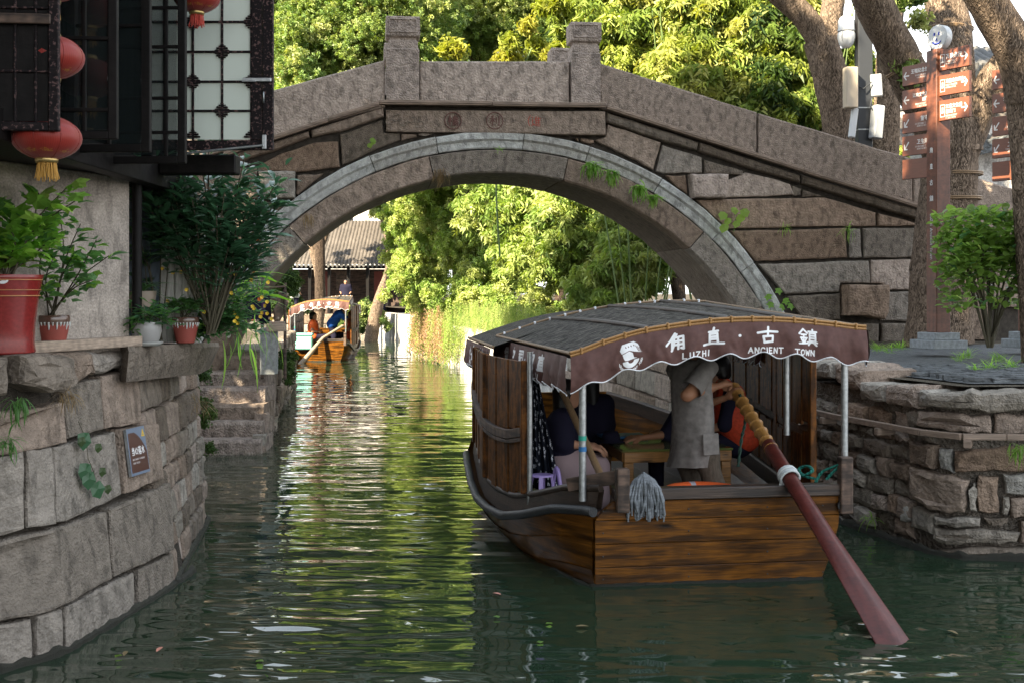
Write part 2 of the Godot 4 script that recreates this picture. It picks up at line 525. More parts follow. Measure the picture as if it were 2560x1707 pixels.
# strokes of the characters that stand on beams, awnings and signs, on a 100 by 100 field, y down
const GLYPH := {
	"zhong": [[50,5,50,95],[20,25,80,25,80,60,20,60,20,25]],
	"guo": [[15,12,85,12,85,92,15,92,15,12],[30,30,70,30],[32,50,68,50],[28,74,72,74],[50,30,50,74],[60,58,66,66]],
	"lu": [[50,2,42,14],[25,15,80,15,80,92,70,88],[25,15,24,65,15,94],[25,40,80,40],[25,64,80,64],[52,15,52,92]],
	"lu_brush": [[44,0,20,40,0,62],[30,30,30,95],[52,6,44,18],[38,24,84,20,86,92,74,86],[40,26,38,70,28,98],[40,46,82,44],[40,66,82,64],[60,24,60,90]],
	"zhi": [[20,18,80,18],[50,4,48,30],[30,30,70,30,70,78,30,78,30,30],[30,46,70,46],[30,62,70,62],[12,90,90,90]],
	"zhi_brush": [[28,22,74,18],[54,0,46,32],[32,34,70,32,70,80],[32,34,30,82],[32,50,68,48],[32,64,68,62],[0,92,40,86,100,90]],
	"gu": [[12,30,88,30],[50,5,50,55],[26,55,76,55,76,92,26,92,26,55]],
	"gu_brush": [[0,36,50,26,100,28],[54,0,48,54],[26,58,76,54,72,88],[26,58,30,94,72,88]],
	"zhen": [[30,4,8,32],[30,4,50,26],[18,36,44,36],[14,54,48,54],[31,36,31,84],[18,62,24,76],[44,62,38,76],[8,88,52,84],[56,16,96,16],[76,4,75,26],[62,26,90,26,90,70,62,70,62,26],[62,40,90,40],[62,54,90,54],[54,78,98,78],[66,80,58,94],[84,80,96,94]],
	"qiao": [[6,30,40,30],[23,5,23,95],[22,32,6,66],[24,36,40,58],[84,6,56,16],[48,24,96,24],[70,14,44,46],[70,26,94,44],[60,36,82,36,82,50,60,50,60,36],[52,58,50,95],[52,58,92,58,92,95,86,92],[62,68,80,68,80,84,62,84,62,68]],
	"li": [[42,6,16,18],[6,34,54,34],[30,14,30,95],[29,38,8,70],[32,40,52,62],[66,20,66,66],[88,6,88,92,76,86]],
	"jin": [[10,12,18,24],[6,38,22,38,12,60,22,78],[4,90,24,78,50,90,96,92],[52,6,36,36],[46,28,46,78],[66,8,72,20],[48,24,92,24],[48,42,88,42],[48,58,88,58],[46,76,94,76],[69,24,69,76]],
	"wan": [[10,15,90,15],[42,15,38,50,15,92],[40,42,80,42,76,88,60,82]],
	"sheng": [[15,20,85,20],[25,20,22,50,12,66],[26,38,46,38,42,58],[58,6,64,40,86,62],[82,34,60,60],[66,6,76,12],[20,68,80,68],[20,68,20,92],[40,68,40,92],[60,68,60,92],[80,68,80,92],[6,94,94,94]],
	"mi": [[50,6,50,94],[8,50,92,50],[26,18,36,36],[74,18,62,36],[48,52,14,88],[52,52,88,88]],
	"hang": [[32,6,10,28],[34,30,10,56],[24,44,24,94],[48,18,90,18],[42,44,96,44],[74,44,74,92,62,86]],
	"ma": [[8,16,46,16],[26,16,10,50],[18,44,18,82,42,82,42,44,18,44],[54,14,86,14,82,48],[60,14,58,48,94,48,88,90,76,84],[50,70,82,70]],
	"tou": [[30,10,40,20],[20,30,30,40],[60,6,56,60,20,94],[8,56,92,56],[58,64,88,92]],
	"jiang": [[12,10,24,20],[6,36,18,46],[8,90,28,60],[38,20,90,20],[64,20,64,84],[32,86,96,86]],
	"nan": [[12,18,88,18],[50,4,48,34],[14,34,86,34,86,92,76,88],[14,34,14,94],[36,42,42,52],[64,42,58,52],[30,56,70,56],[28,72,72,72],[50,56,50,92]],
	"wen": [[48,4,54,16],[8,24,92,24],[70,24,50,70,12,94],[28,26,52,68,90,94]],
	"hua": [[30,6,8,46],[24,34,24,94],[88,22,54,52],[54,8,54,86,92,86,92,70]],
	"yuan": [[12,10,88,10,88,92,12,92,12,10],[34,28,66,28],[26,44,74,44],[44,44,40,64,26,78],[56,44,56,74,76,74]],
	"xi": [[8,14,92,14],[16,36,84,36,84,90,16,90,16,36],[40,14,38,56,24,70],[60,14,60,60,80,62]],
	"men": [[22,6,32,16],[14,22,14,94],[40,14,86,14,86,90,74,86]],
	"wang": [[12,14,88,14],[18,48,82,48],[8,88,92,88],[50,14,50,88]],
	"tao": [[6,16,44,16],[8,36,42,36],[4,54,46,54,44,76],[24,4,24,94],[90,8,56,16],[58,26,62,36],[74,24,76,34],[92,22,86,34],[60,48,60,92,90,92,90,48,78,48],[60,70,90,70]],
	"ji": [[30,6,10,34,32,36,8,66,34,60],[6,88,36,80],[48,16,86,16,86,48,50,48,50,86,92,86,92,72]],
	"nian": [[50,2,8,36],[50,2,92,36],[42,22,58,30],[30,40,70,40,56,54],[16,64,10,84],[32,62,40,90,72,90,74,76],[50,60,56,72],[80,62,92,80]],
	"guan": [[26,6,10,34],[20,24,42,24,36,38],[24,40,24,90,42,78],[68,4,72,12],[50,30,50,18,94,18,94,30],[58,34,58,92],[58,34,86,34,86,54,58,54],[58,66,88,66,88,92,58,92]],
	"xiao": [[8,14,92,14],[34,4,34,24],[66,4,66,24],[26,32,78,32,78,54,26,54],[10,43,92,43],[50,24,50,94],[22,58,18,94],[80,58,82,94],[36,64,36,84],[64,64,64,84]],
	"zhai": [[48,2,54,12],[10,32,10,18,90,18,90,32],[74,30,30,42],[14,60,88,52],[50,40,50,86,90,86,90,72]],
	"wei": [[16,14,82,14,78,56,66,50],[48,14,48,88],[6,88,94,88]],
	"shengh": [[28,8,12,44],[24,30,88,30],[18,58,84,58],[8,92,94,92],[54,6,54,92]],
	"jian": [[18,6,28,16],[12,22,12,94],[40,12,88,12,88,90,78,86],[34,34,66,34,66,78,34,78,34,34],[34,56,66,56]],
	"dang": [[50,4,50,40],[22,12,32,32],[78,12,66,34],[18,42,82,42,82,92,16,92],[18,66,82,66]],
	"xin": [[16,44,8,72],[30,26,32,84,72,86,76,64],[48,14,58,34],[76,28,92,54]],
	"luo": [[6,14,94,14],[34,4,34,24],[66,4,66,24],[10,34,20,42],[6,54,18,62],[8,94,26,70],[56,28,34,60],[50,38,82,38,40,76],[48,44,94,74],[46,72,82,72,82,94,46,94,46,72]],
	"shui": [[50,4,50,92,38,86],[12,32,40,32,12,76],[84,22,56,46],[54,40,92,84]],
	"L": [[20,5,20,95,80,95]], "U": [[15,5,15,70,30,95,70,95,85,70,85,5]], "Z": [[15,5,85,5,15,95,85,95]], "H": [[15,5,15,95],[85,5,85,95],[15,50,85,50]], "I": [[50,5,50,95]],
	"A": [[5,95,50,5,95,95],[22,62,78,62]], "N": [[15,95,15,5,85,95,85,5]], "C": [[85,20,65,5,35,5,12,30,12,70,35,95,65,95,85,80]], "E": [[85,5,15,5,15,95,85,95],[15,50,75,50]], "T": [[5,5,95,5],[50,5,50,95]],
	"O": [[50,5,20,18,8,50,20,82,50,95,80,82,92,50,80,18,50,5]], "W": [[2,5,26,95,50,25,74,95,98,5]], "M": [[8,95,14,5,50,60,86,5,92,95]], "R": [[15,95,15,5,70,5,82,25,70,48,15,48],[52,48,88,95]], "S": [[82,18,60,5,30,8,18,28,32,46,70,54,84,72,70,94,36,95,14,82]],
	"right": [[6,50,94,50],[56,10,94,50,56,90]], "left": [[94,50,6,50],[44,10,6,50,44,90]], "down_left": [[90,10,14,86],[12,36,14,86,62,88]],
}

# draws strokes into a picture: x, y, w, h of the field and the pen's half width, in pixels
func ink(im: Image, glyph: String, x: float, y: float, w: float, h: float, pen: float, c: Color) -> void:
	var strokes: Array = GLYPH[glyph]
	for s in strokes:
		for i in s.size() / 2 - 1:
			var a := Vector2(x + s[i * 2] * w * 0.01, y + s[i * 2 + 1] * h * 0.01)
			var b := Vector2(x + s[i * 2 + 2] * w * 0.01, y + s[i * 2 + 3] * h * 0.01)
			line(im, a, b, pen, c)

func line(im: Image, a: Vector2, b: Vector2, pen: float, c: Color) -> void:
	for py in range(maxi(0, int(minf(a.y, b.y) - pen - 1)), mini(im.get_height() - 1, int(maxf(a.y, b.y) + pen + 2))):
		for px in range(maxi(0, int(minf(a.x, b.x) - pen - 1)), mini(im.get_width() - 1, int(maxf(a.x, b.x) + pen + 2))):
			var p := Vector2(px, py)
			var d := p.distance_to(Geometry2D.get_closest_point_to_segment(p, a, b))
			if d < pen + 0.7:
				var k := clampf(pen + 0.7 - d, 0, 1)
				im.set_pixel(px, py, im.get_pixel(px, py).lerp(c, k))

func word(im: Image, text: String, x: float, y: float, w: float, h: float, pen: float, c: Color, gap := 0.25) -> void:
	for ch in text:
		if ch != " ": ink(im, ch, x, y, w if ch != "I" else w * 0.4, h, pen, c)
		x += (w if ch != "I" else w * 0.4) + w * gap

# a few rows of small marks where the print is too fine to read
func small_print(im: Image, x: float, y: float, w: float, h: float, c: Color, s: int) -> void:
	var r := RandomNumberGenerator.new()
	r.seed = s
	var px := x
	while px < x + w:
		var k := r.randf_range(0.35, 0.6) * h
		ink(im, ["A", "N", "E", "H", "O", "U", "T", "C"][r.randi() % 8], px, y, k, h, maxf(0.6, h * 0.06), c)
		px += k * 1.35 + (h * 0.4 if r.randf() < 0.2 else 0.0)

# ================================================================ the scene
func _ready() -> void:
	rng.seed = 7
	var cam := Camera3D.new()
	cam.name = "camera"
	cam.projection = Camera3D.PROJECTION_FRUSTUM
	cam.near = 0.1
	cam.far = 400.0
	cam.size = 0.1 * 1707.0 / 3000.0
	cam.frustum_offset = Vector2(0, -0.1 * 128.5 / 3000.0)
	cam.position = Vector3(0, 2.15, 0)
	add_child(cam)
	cam.current = true

	var sky := ProceduralSkyMaterial.new()
	sky.sky_top_color = Color(0.66, 0.71, 0.77)
	sky.sky_horizon_color = Color(0.94, 0.94, 0.93)
	sky.sky_curve = 0.25
	sky.ground_bottom_color = Color(0.30, 0.29, 0.26)
	sky.ground_horizon_color = Color(0.62, 0.64, 0.62)
	var env := Environment.new()
	env.background_mode = Environment.BG_SKY
	env.sky = Sky.new()
	env.sky.sky_material = sky
	env.background_energy_multiplier = 0.75
	env.tonemap_mode = Environment.TONE_MAPPER_LINEAR
	env.tonemap_exposure = 5.4
	env.sdfgi_enabled = true
	env.ssao_enabled = true
	env.ssil_enabled = true
	var we := WorldEnvironment.new()
	we.name = "environment"
	we.environment = env
	add_child(we)
	var sun := DirectionalLight3D.new()
	sun.name = "sun"
	sun.light_energy = 1.6
	sun.light_color = Color(1.0, 0.94, 0.82)
	sun.light_angular_distance = 0.5
	sun.shadow_enabled = true
	add_child(sun)
	sun.look_at_from_position(Vector3.ZERO, Vector3(0.55, -0.57, -0.61), Vector3.UP)

	materials()
	W.B = wall([Vector2(-9, 16.52), Vector2(10, 18.8)], [Vector2(0, 0), Vector2(0, 0)], -9.065)
	W.L = wall([Vector2(-3.75, 6.05), Vector2(-2.88, 6.75), Vector2(-2.65, 7.11), Vector2(-2.52, 8.03), Vector2(-2.46, 8.75)], [Vector2(-0.1, 0), Vector2(-0.12, 0), Vector2(-0.14, 0), Vector2(-0.16, 0), Vector2(-0.18, 0)], 0)
	W.M = wall([Vector2(-2.46, 8.75), Vector2(-2.62, 9.7), Vector2(-2.84, 11.2), Vector2(-3.3, 11.6)], [Vector2(-0.18, 0), Vector2(-0.1, 0), Vector2(-0.06, 0), Vector2(-0.06, 0)], 0)
	W.R = wall([Vector2(-7.5, 60), Vector2(-4.6, 50), Vector2(-3.2, 42), Vector2(-2.03, 35.8), Vector2(-0.95, 31.5), Vector2(1.55, 20.7), Vector2(2.3, 15.5), Vector2(3.05, 11.12), Vector2(3.32, 10.25), Vector2(3.44, 9.85), Vector2(3.62, 9.62), Vector2(4.12, 9.6), Vector2(6.5, 9.4)], [Vector2(0, 0), Vector2(0, 0), Vector2(0, 0), Vector2(0, 0), Vector2(0, 0), Vector2(0, 0), Vector2(0, 0), Vector2(0, 0), Vector2(0, 0), Vector2(0, 0), Vector2(0, 0), Vector2(0, 0), Vector2(0, 0)], 0)
	water()
	grounds()
	bridge()
	left_quay()
	right_quay()
	house()
	right_houses()
	trees()
	boats()
	far_side()
	plants()
	street()
	small_things()

func materials() -> void:
	# granite: fine speckle and soft patches; the relief is the chisel work
	var sp := noise(0.16, 3, 11)
	var patch := noise(0.012, 4, 12)
	var im1 := sp.get_seamless_image(512, 512)
	var im2 := patch.get_seamless_image(512, 512)
	im1.convert(Image.FORMAT_L8)
	im2.convert(Image.FORMAT_L8)
	var a := im1.get_data()
	var b := im2.get_data()
	var r := RandomNumberGenerator.new()
	r.seed = 3
	for i in a.size():
		var k := 0.83 + 0.30 * (a[i] / 255.0 - 0.5) + 0.26 * (b[i] / 255.0 - 0.5) + r.randf_range(-0.07, 0.07)
		a[i] = clampi(int(255.0 * k), 20, 255)
	var granite := ImageTexture.create_from_image(Image.create_from_data(512, 512, false, Image.FORMAT_L8, a))
	var chisel := noise_tex(512, noise(0.045, 5, 21), 0.0, 1.0)
	var chisel_fine := noise_tex(512, noise(0.11, 4, 22), 0.0, 1.0)
	# weathering: dark drips that run down, pale and dark blotches
	var st := noise(0.02, 5, 31)
	var drip := noise_tex(512, st, 0.0, 1.0)
	var di := drip.get_image()
	var dd := di.get_data()
	var wn := RandomNumberGenerator.new()
	wn.seed = 4
	for i in dd.size():
		var q := dd[i] / 255.0
		dd[i] = clampi(int(255.0 * (0.80 + 0.20 * smoothstep(0.22, 0.44, q))), 0, 255)
	var stains := ImageTexture.create_from_image(Image.create_from_data(512, 512, false, Image.FORMAT_L8, dd))
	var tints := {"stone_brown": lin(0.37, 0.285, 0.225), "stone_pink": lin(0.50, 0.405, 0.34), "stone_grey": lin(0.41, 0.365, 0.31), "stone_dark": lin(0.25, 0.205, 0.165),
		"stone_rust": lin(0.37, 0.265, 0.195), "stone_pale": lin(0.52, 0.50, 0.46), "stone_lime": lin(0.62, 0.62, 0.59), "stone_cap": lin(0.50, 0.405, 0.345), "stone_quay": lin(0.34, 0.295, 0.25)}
	for k in tints:
		var m := mat(k, tints[k], 0.92, 0.3)
		tri_tex(m, granite, Vector3.ONE * 1.1)
		m.uv1_offset = Vector3.ONE * (0.137 * M.size())
		relief(m, chisel, 1.8 if k != "stone_lime" else 1.0)
		stain(m, stains, Vector3(0.8, 0.38, 0.8) if k != "stone_cap" else Vector3(0.5, 0.4, 0.5))
	# every tint in three shades, so that neighbours differ
	for k in tints:
		var own := [M[k]]
		for e in [[0.87, 1.0, 0.97, 0.94, 1.5], [1.09, 1.0, 1.0, 1.0, 0.8]]:
			var m: StandardMaterial3D = M[k].duplicate()
			var c: Color = tints[k].srgb_to_linear()
			m.albedo_color = lin(c.r * e[0] * e[1], c.g * e[0] * e[2], c.b * e[0] * e[3])
			m.uv1_offset = Vector3(0.31, 0.77, 0.13) * e[0] * 5.0
			m.uv1_scale = Vector3.ONE * 1.1 * e[4]
			own.append(m)
		VAR[M[k]] = own
	relief(M.stone_pink, chisel, 3.4)
	relief(M.stone_cap, chisel, 2.4)
	mat("mortar", lin(0.11, 0.095, 0.08), 0.95, 0.2)
	relief(tri_tex(M.mortar, granite, Vector3.ONE * 1.5), chisel_fine, 2.0)
	mat("rubble_mortar", lin(0.25, 0.215, 0.18), 0.95, 0.2)
	relief(tri_tex(M.rubble_mortar, granite, Vector3.ONE * 0.9), chisel, 6.0)
	# plaster, concrete
	mat("plaster", lin(0.50, 0.43, 0.37), 0.9, 0.2)
	relief(stain(tri_tex(M.plaster, granite, Vector3.ONE * 0.6), stains, Vector3(0.8, 0.25, 0.8)), chisel_fine, 0.8)
	mat("limewash", lin(0.72, 0.69, 0.66), 0.9, 0.2)
	relief(stain(tri_tex(M.limewash, granite, Vector3.ONE * 0.25), stains, Vector3(0.35, 0.12, 0.35)), chisel_fine, 0.6)
	mat("concrete", lin(0.36, 0.37, 0.36), 0.85, 0.3)
	relief(tri_tex(M.concrete, granite, Vector3.ONE * 2.0), chisel_fine, 0.3)
	# wood: grain stretched along one axis
	var grain := wood_tex(1)
	var soft := noise_tex(256, noise(0.05, 4, 41), 0.74, 1.0)
	var woods := {"wood_dark": [lin(0.010, 0.008, 0.0075), 0.6], "wood_hull": [lin(0.185, 0.068, 0.007), 0.34], "wood_cabin": [lin(0.21, 0.075, 0.013), 0.5],
		"wood_deck": [lin(0.075, 0.047, 0.032), 0.5], "wood_grey": [lin(0.30, 0.26, 0.21), 0.8], "wood_brown": [lin(0.16, 0.10, 0.07), 0.7], "wood_pale": [lin(0.42, 0.32, 0.24), 0.75], "wood_table": [lin(0.30, 0.14, 0.035), 0.35],
		"bamboo": [lin(0.44, 0.22, 0.06), 0.4], "bamboo_dull": [lin(0.30, 0.19, 0.10), 0.55], "trim_strip": [lin(0.33, 0.24, 0.18), 0.7]}
	for k in woods:
		var m := mat(k, woods[k][0], woods[k][1], 0.5)
		if k in ["wood_hull", "wood_cabin", "wood_dark"]: m.metallic_specular = 0.30
		tri_tex(m, grain, Vector3(0.7, 3.0, 3.0), false)
		relief(m, grain, 0.35)
	var blot := noise_tex(512, noise(0.016, 3, 45), 0.0, 1.0)
	var bd := blot.get_image().get_data()
	for i in bd.size(): bd[i] = clampi(int(255.0 * (0.55 + 0.45 * smoothstep(0.25, 0.62, bd[i] / 255.0))), 0, 255)
	var blots := ImageTexture.create_from_image(Image.create_from_data(512, 512, false, Image.FORMAT_L8, bd))
	for k in ["wood_hull", "wood_deck", "wood_cabin", "wood_brown"]: stain(M[k], blots, Vector3(0.16, 1.5, 0.16) if k != "wood_cabin" else Vector3(1.6, 0.5, 1.6))
	for k in ["wood_dark", "wood_cabin", "wood_grey", "wood_brown"]:      # these stand upright: grain up and down
		M[k].uv1_scale = Vector3(3.0, 0.7, 3.0)
	for k in ["bamboo", "bamboo_dull"]:
		tri_tex(M[k], soft, Vector3(6, 6, 1.2), false)
		M[k].heightmap_enabled = false
	var plank := plank_tex()
	for k in ["wood_hull", "wood_table"]:
		tri_tex(M[k], plank, Vector3(0.55, 1.1, 0.55), false)
		relief(M[k], plank, 0.25)
	# peeling dark paint on the old window leaves
	mat("paint_worn", Color.WHITE, 0.6, 0.3)
	tri_tex(M.paint_worn, flake_tex(), Vector3.ONE * 2.2, true)
	mat("bark", lin(0.37, 0.275, 0.205), 0.95, 0.2)
	var bk := bark_tex()
	tri_tex(M.bark, bk, Vector3(1.5, 0.55, 1.5))
	relief(M.bark, bk, 4.5)
	mat("bark_dark", lin(0.15, 0.11, 0.085), 0.95, 0.2)
	relief(tri_tex(M.bark_dark, bk, Vector3(1.5, 0.55, 1.5)), bk, 5.0)
	# leaves
	leaf_mat("leaf_sun", 0.85, 0.45)
	leaf_mat("leaf_soft", 0.6, 0.5)
	leaf_mat("leaf_gloss", 0.35, 0.28)
	mat("carve_dull", lin(0.12, 0.055, 0.045), 0.9)
	mat("carve_red", lin(0.30, 0.05, 0.03), 0.85)
	mat("stem", lin(0.07, 0.06, 0.035), 0.8)
	mat("stem_green", lin(0.10, 0.15, 0.04), 0.7)
	# metals, paint, cloth
	mat("galvanised", lin(0.52, 0.54, 0.55), 0.35)
	M.galvanised.metallic = 0.85
	tri_tex(M.galvanised, soft, Vector3.ONE * 2.0)
	mat("black_metal", lin(0.02, 0.022, 0.026), 0.5)
	mat("rubber", lin(0.012, 0.013, 0.014), 0.42)
	relief(tri_tex(M.rubber, soft, Vector3.ONE * 3.0), chisel_fine, 0.4)
	mat("white_plastic", lin(0.58, 0.59, 0.60), 0.4)
	mat("beige_plastic", lin(0.42, 0.345, 0.26), 0.5)
	mat("grey_plastic", lin(0.30, 0.31, 0.32), 0.5)
	mat("slate", lin(0.17, 0.18, 0.185), 0.75)
	relief(stain(tri_tex(M.slate, noise_tex(512, noise(0.03, 4, 51), 0.5, 1.0), Vector3(0.5, 1, 4.0)), stains, Vector3.ONE * 0.5), noise_tex(512, noise(0.03, 3, 52), 0.0, 1.0), 3.0)
	mat("earth", lin(0.12, 0.10, 0.075), 0.95, 0.2)
	relief(tri_tex(M.earth, granite, Vector3.ONE * 0.5), chisel, 4.0)
	mat("roof_tile", lin(0.13, 0.125, 0.12), 0.85)
	tri_tex(M.roof_tile, granite, Vector3.ONE * 2.0)
	mat("algae", lin(0.03, 0.028, 0.016), 0.6)
	relief(tri_tex(M.algae, granite, Vector3.ONE * 3.0), chisel_fine, 1.5)
	mat("roof_tile_pale", lin(0.125, 0.105, 0.09), 0.9)
	stain(tri_tex(M.roof_tile_pale, granite, Vector3.ONE * 0.22), stains, Vector3.ONE * 0.6)
	mat("wood_red", lin(0.16, 0.035, 0.025), 0.7)
	mat("sign_wood", lin(0.165, 0.055, 0.028), 0.45)
	relief(tri_tex(M.sign_wood, grain, Vector3(3.0, 0.5, 3.0), false), grain, 0.2)
	mat("granite_plinth", lin(0.34, 0.37, 0.39), 0.7)
	tri_tex(M.granite_plinth, granite, Vector3.ONE * 3.0)
	mat("mark_blue", lin(0.02, 0.05, 0.42), 0.4)
	var wt := mat("water", lin(0.017, 0.033, 0.018), 0.02, 0.5)
	wt.metallic_specular = 0.66
	M.granite_tex = granite
	M.chisel = chisel
	M.chisel_fine = chisel_fine
	M.soft = soft
	M.stains = stains

func wood_tex(s: int) -> ImageTexture:
	var f := noise(1.0, 4, s * 7 + 3)
	var g := noise(1.0, 2, s * 7 + 4)
	return grey_image(512, func(x: int, y: int) -> float:
		var a := x / 512.0 * TAU
		var u := cos(a) * 0.5
		var w := sin(a) * 0.5
		var yy := y / 512.0
		var e := minf(1.0, minf(yy, 1.0 - yy) * 12.0)
		var k := f.get_noise_3d(u, w, yy * 26.0) * 0.5 + f.get_noise_3d(u * 2.0 + 9.0, w * 2.0, yy * 90.0) * 0.3
		var big := g.get_noise_3d(u * 1.5, w * 1.5, yy * 5.0) * 0.28 * e
		return 0.82 + k * 0.42 + big * 0.7)

# plank figure: fine long grain bent round dark knots
func plank_tex() -> ImageTexture:
	var f := noise(1.0, 3, 91)
	var g := noise(1.0, 2, 92)
	var r := RandomNumberGenerator.new()
	r.seed = 17
	var knots := []
	for i in 11: knots.append([r.randf_range(20, 492), r.randf_range(20, 492), r.randf_range(4, 9)])
	return grey_image(512, func(x: int, y: int) -> float:
		var a := x / 512.0 * TAU
		var yy := float(y)
		var dark := 0.0
		for k in knots:
			var dx: float = (x - k[0]) * 0.45
			var dy: float = y - k[1]
			var d2: float = (dx * dx + dy * dy) / (k[2] * k[2])
			if d2 < 16.0:
				yy += signf(dy) * k[2] * 1.4 * exp(-d2 * 0.35)
				dark = maxf(dark, 0.55 * exp(-d2 * 1.6))
		var u := cos(a) * 0.7
		var w := sin(a) * 0.7
		var v := f.get_noise_3d(u, w, yy * 0.10) * 0.20 + f.get_noise_3d(u * 3.0, w * 3.0, yy * 0.45) * 0.22
		return clampf(0.84 + v + 0.16 * g.get_noise_3d(u * 2.0, w * 2.0, yy * 0.012) - dark, 0.15, 1.0))

func bark_tex() -> ImageTexture:
	var f := noise(1.0, 3, 61)
	var g := noise(1.0, 2, 62)
	return grey_image(512, func(x: int, y: int) -> float:
		var a := x / 512.0 * TAU
		var c := y / 512.0 * TAU
		var wx := g.get_noise_3d(cos(c) * 2.0, sin(c) * 2.0, a) * 0.35
		var k := f.get_noise_3d(cos(a + wx) * 5.0, sin(a + wx) * 5.0 + cos(c) * 1.3, sin(c) * 1.3)
		var ridge := 1.0 - absf(k) * 3.2
		return clampf(1.0 - 0.55 * smoothstep(0.35, 0.95, ridge), 0.2, 1.0) * (0.85 + 0.3 * g.get_noise_2d(x * 0.06, y * 0.06)))

func flake_tex() -> ImageTexture:
	var f := noise(0.03, 5, 71)
	var g := noise(0.012, 3, 72)
	var im := Image.create_empty(512, 512, false, Image.FORMAT_RGB8)
	for y in 512:
		for x in 512:
			var k := f.get_noise_2d(x, y) + 0.35 * g.get_noise_2d(x, y)
			var c := Color(0.085, 0.06, 0.068)
			if k > 0.30: c = Color(0.40, 0.31, 0.30)
			elif k > 0.27: c = Color(0.24, 0.17, 0.17)
			im.set_pixel(x, y, c * (0.9 + 0.25 * g.get_noise_2d(x * 9.0, y * 9.0)))
	return ImageTexture.create_from_image(im)

# ---------------------------------------------------------------- water: real ripples, longer across the canal than along it
func water() -> void:
	var n1 := noise(1.0, 2, 81)
	var n2 := noise(1.0, 2, 82)
	var n3 := noise(1.0, 2, 83)
	var ds := PackedFloat32Array()
	var d := 1.5
	while d < 78.0:
		ds.append(d)
		d += 0.004 * d + 0.004
	var nc := 300
	var x0 := -17.0
	var x1 := 10.0
	var rows := ds.size()
	var v := PackedVector3Array()
	var nn := PackedVector3Array()
	v.resize(rows * nc)
	nn.resize(rows * nc)
	var oar := Vector3(2.361,0,-7.457)
	var k := 0
	for i in rows:
		var z := -ds[i]
		var fade := clampf(14.0 / ds[i], 0.35, 1.0)
		for j in nc:
			var x := lerpf(x0, x1, float(j) / (nc - 1))
			var calm := 1.0 + 0.5 * n3.get_noise_2d(x * 0.18, z * 0.12)
			var h := 0.0080 * n1.get_noise_2d(x * 0.7, z * 2.9) + 0.0046 * n2.get_noise_2d(x * 1.7, z * 7.5) * fade + 0.0016 * n1.get_noise_2d(x * 4.5 + 40.0, z * 17.0) * fade + 0.010 * n3.get_noise_2d(x * 0.3, z * 0.75)
			h *= calm
			var dx := x - oar.x
			var dz := z - oar.z
			var r2 := dx * dx + dz * dz
			if r2 < 2.2:
				var rr := sqrt(r2)
				h += 0.009 * exp(-rr * 2.4) * sin(rr * 21.0) + 0.006 * exp(-r2 * 3.0) * n2.get_noise_2d(x * 12.0, z * 12.0)
			v[k] = Vector3(x, h, z)
			k += 1
	for i in rows:
		for j in nc:
			var a := v[i * nc + mini(j + 1, nc - 1)] - v[i * nc + maxi(j - 1, 0)]
			var b := v[mini(i + 1, rows - 1) * nc + j] - v[maxi(i - 1, 0) * nc + j]
			nn[i * nc + j] = a.cross(b).normalized()
	var ix := PackedInt32Array()
	ix.resize((rows - 1) * (nc - 1) * 6)
	k = 0
	for i in rows - 1:
		for j in nc - 1:
			var p := i * nc + j
			ix[k] = p; ix[k + 1] = p + nc; ix[k + 2] = p + 1
			ix[k + 3] = p + 1; ix[k + 4] = p + nc; ix[k + 5] = p + nc + 1
			k += 6
	var a := []
	a.resize(Mesh.ARRAY_MAX)
	a[Mesh.ARRAY_VERTEX] = v
	a[Mesh.ARRAY_NORMAL] = nn
	a[Mesh.ARRAY_INDEX] = ix
	var m := ArrayMesh.new()
	m.add_surface_from_arrays(Mesh.PRIMITIVE_TRIANGLES, a)
	struct("water", m, M.water)

# ---------------------------------------------------------------- the land behind both quays, down to the canal bed
func grounds() -> void:
	var b := MB.new()
	var r := []
	for u in W.R.l: r.append(on_wall(W.R, u, 1.36, -0.25))
	for i in r.size() - 1:
		var e := Vector3(120, 1.5, r[i].z)
		var f := Vector3(120, 1.5, r[i + 1].z)
		b.quad(r[i], r[i + 1], f, e)
	var far := -200.0
	b.quad(r[0], Vector3(120, 1.5, r[0].z), Vector3(120, 1.5, far), Vector3(r[0].x - 90, 1.3, far))
	# left bank
	var l := [Vector3(-4.2, 1.74, -5.0), Vector3(-3.25, 1.74, -6.9), Vector3(-2.98, 1.74, -8.9), Vector3(-3.15, 1.74, -10.6), Vector3(-4.9, 1.30, -15.2), Vector3(-4.75, 1.2, -20.0), Vector3(-5.3, 1.1, -27.0), Vector3(-9.5, 1.0, -40.0), Vector3(-13.5, 1.0, -57.0), Vector3(-7.0, 1.0, -58.5), Vector3(-7.0, 1.0, -200.0)]
	for i in l.size() - 1:
		var e := Vector3(-140, 1.2, l[i].z)
		var f := Vector3(-140, 1.2, l[i + 1].z)
		b.quad(l[i], l[i + 1], f, e)
	for i in range(4, l.size() - 2):    # bank faces below the left edge
		b.quad(l[i] - Vector3(0, 2.2, 0), l[i + 1] - Vector3(0, 2.2, 0), l[i + 1], l[i])
	# behind the camera
	b.quad(Vector3(-140, 1.5, 60), Vector3(140, 1.5, 60), Vector3(140, 1.5, 4.0), Vector3(-140, 1.5, 4.0))
	struct("ground", b.mesh(), M.earth)
	# canal bed
	var c := MB.new()
	c.quad(Vector3(-20, -1.4, 5), Vector3(12, -1.4, 5), Vector3(12, -1.4, -80), Vector3(-20, -1.4, -80))
	struct("canal_bed", c.mesh(), M.earth)

# ---------------------------------------------------------------- the arch bridge
const AC := Vector2(-0.197, -0.395)   # middle of the arch circle on the face

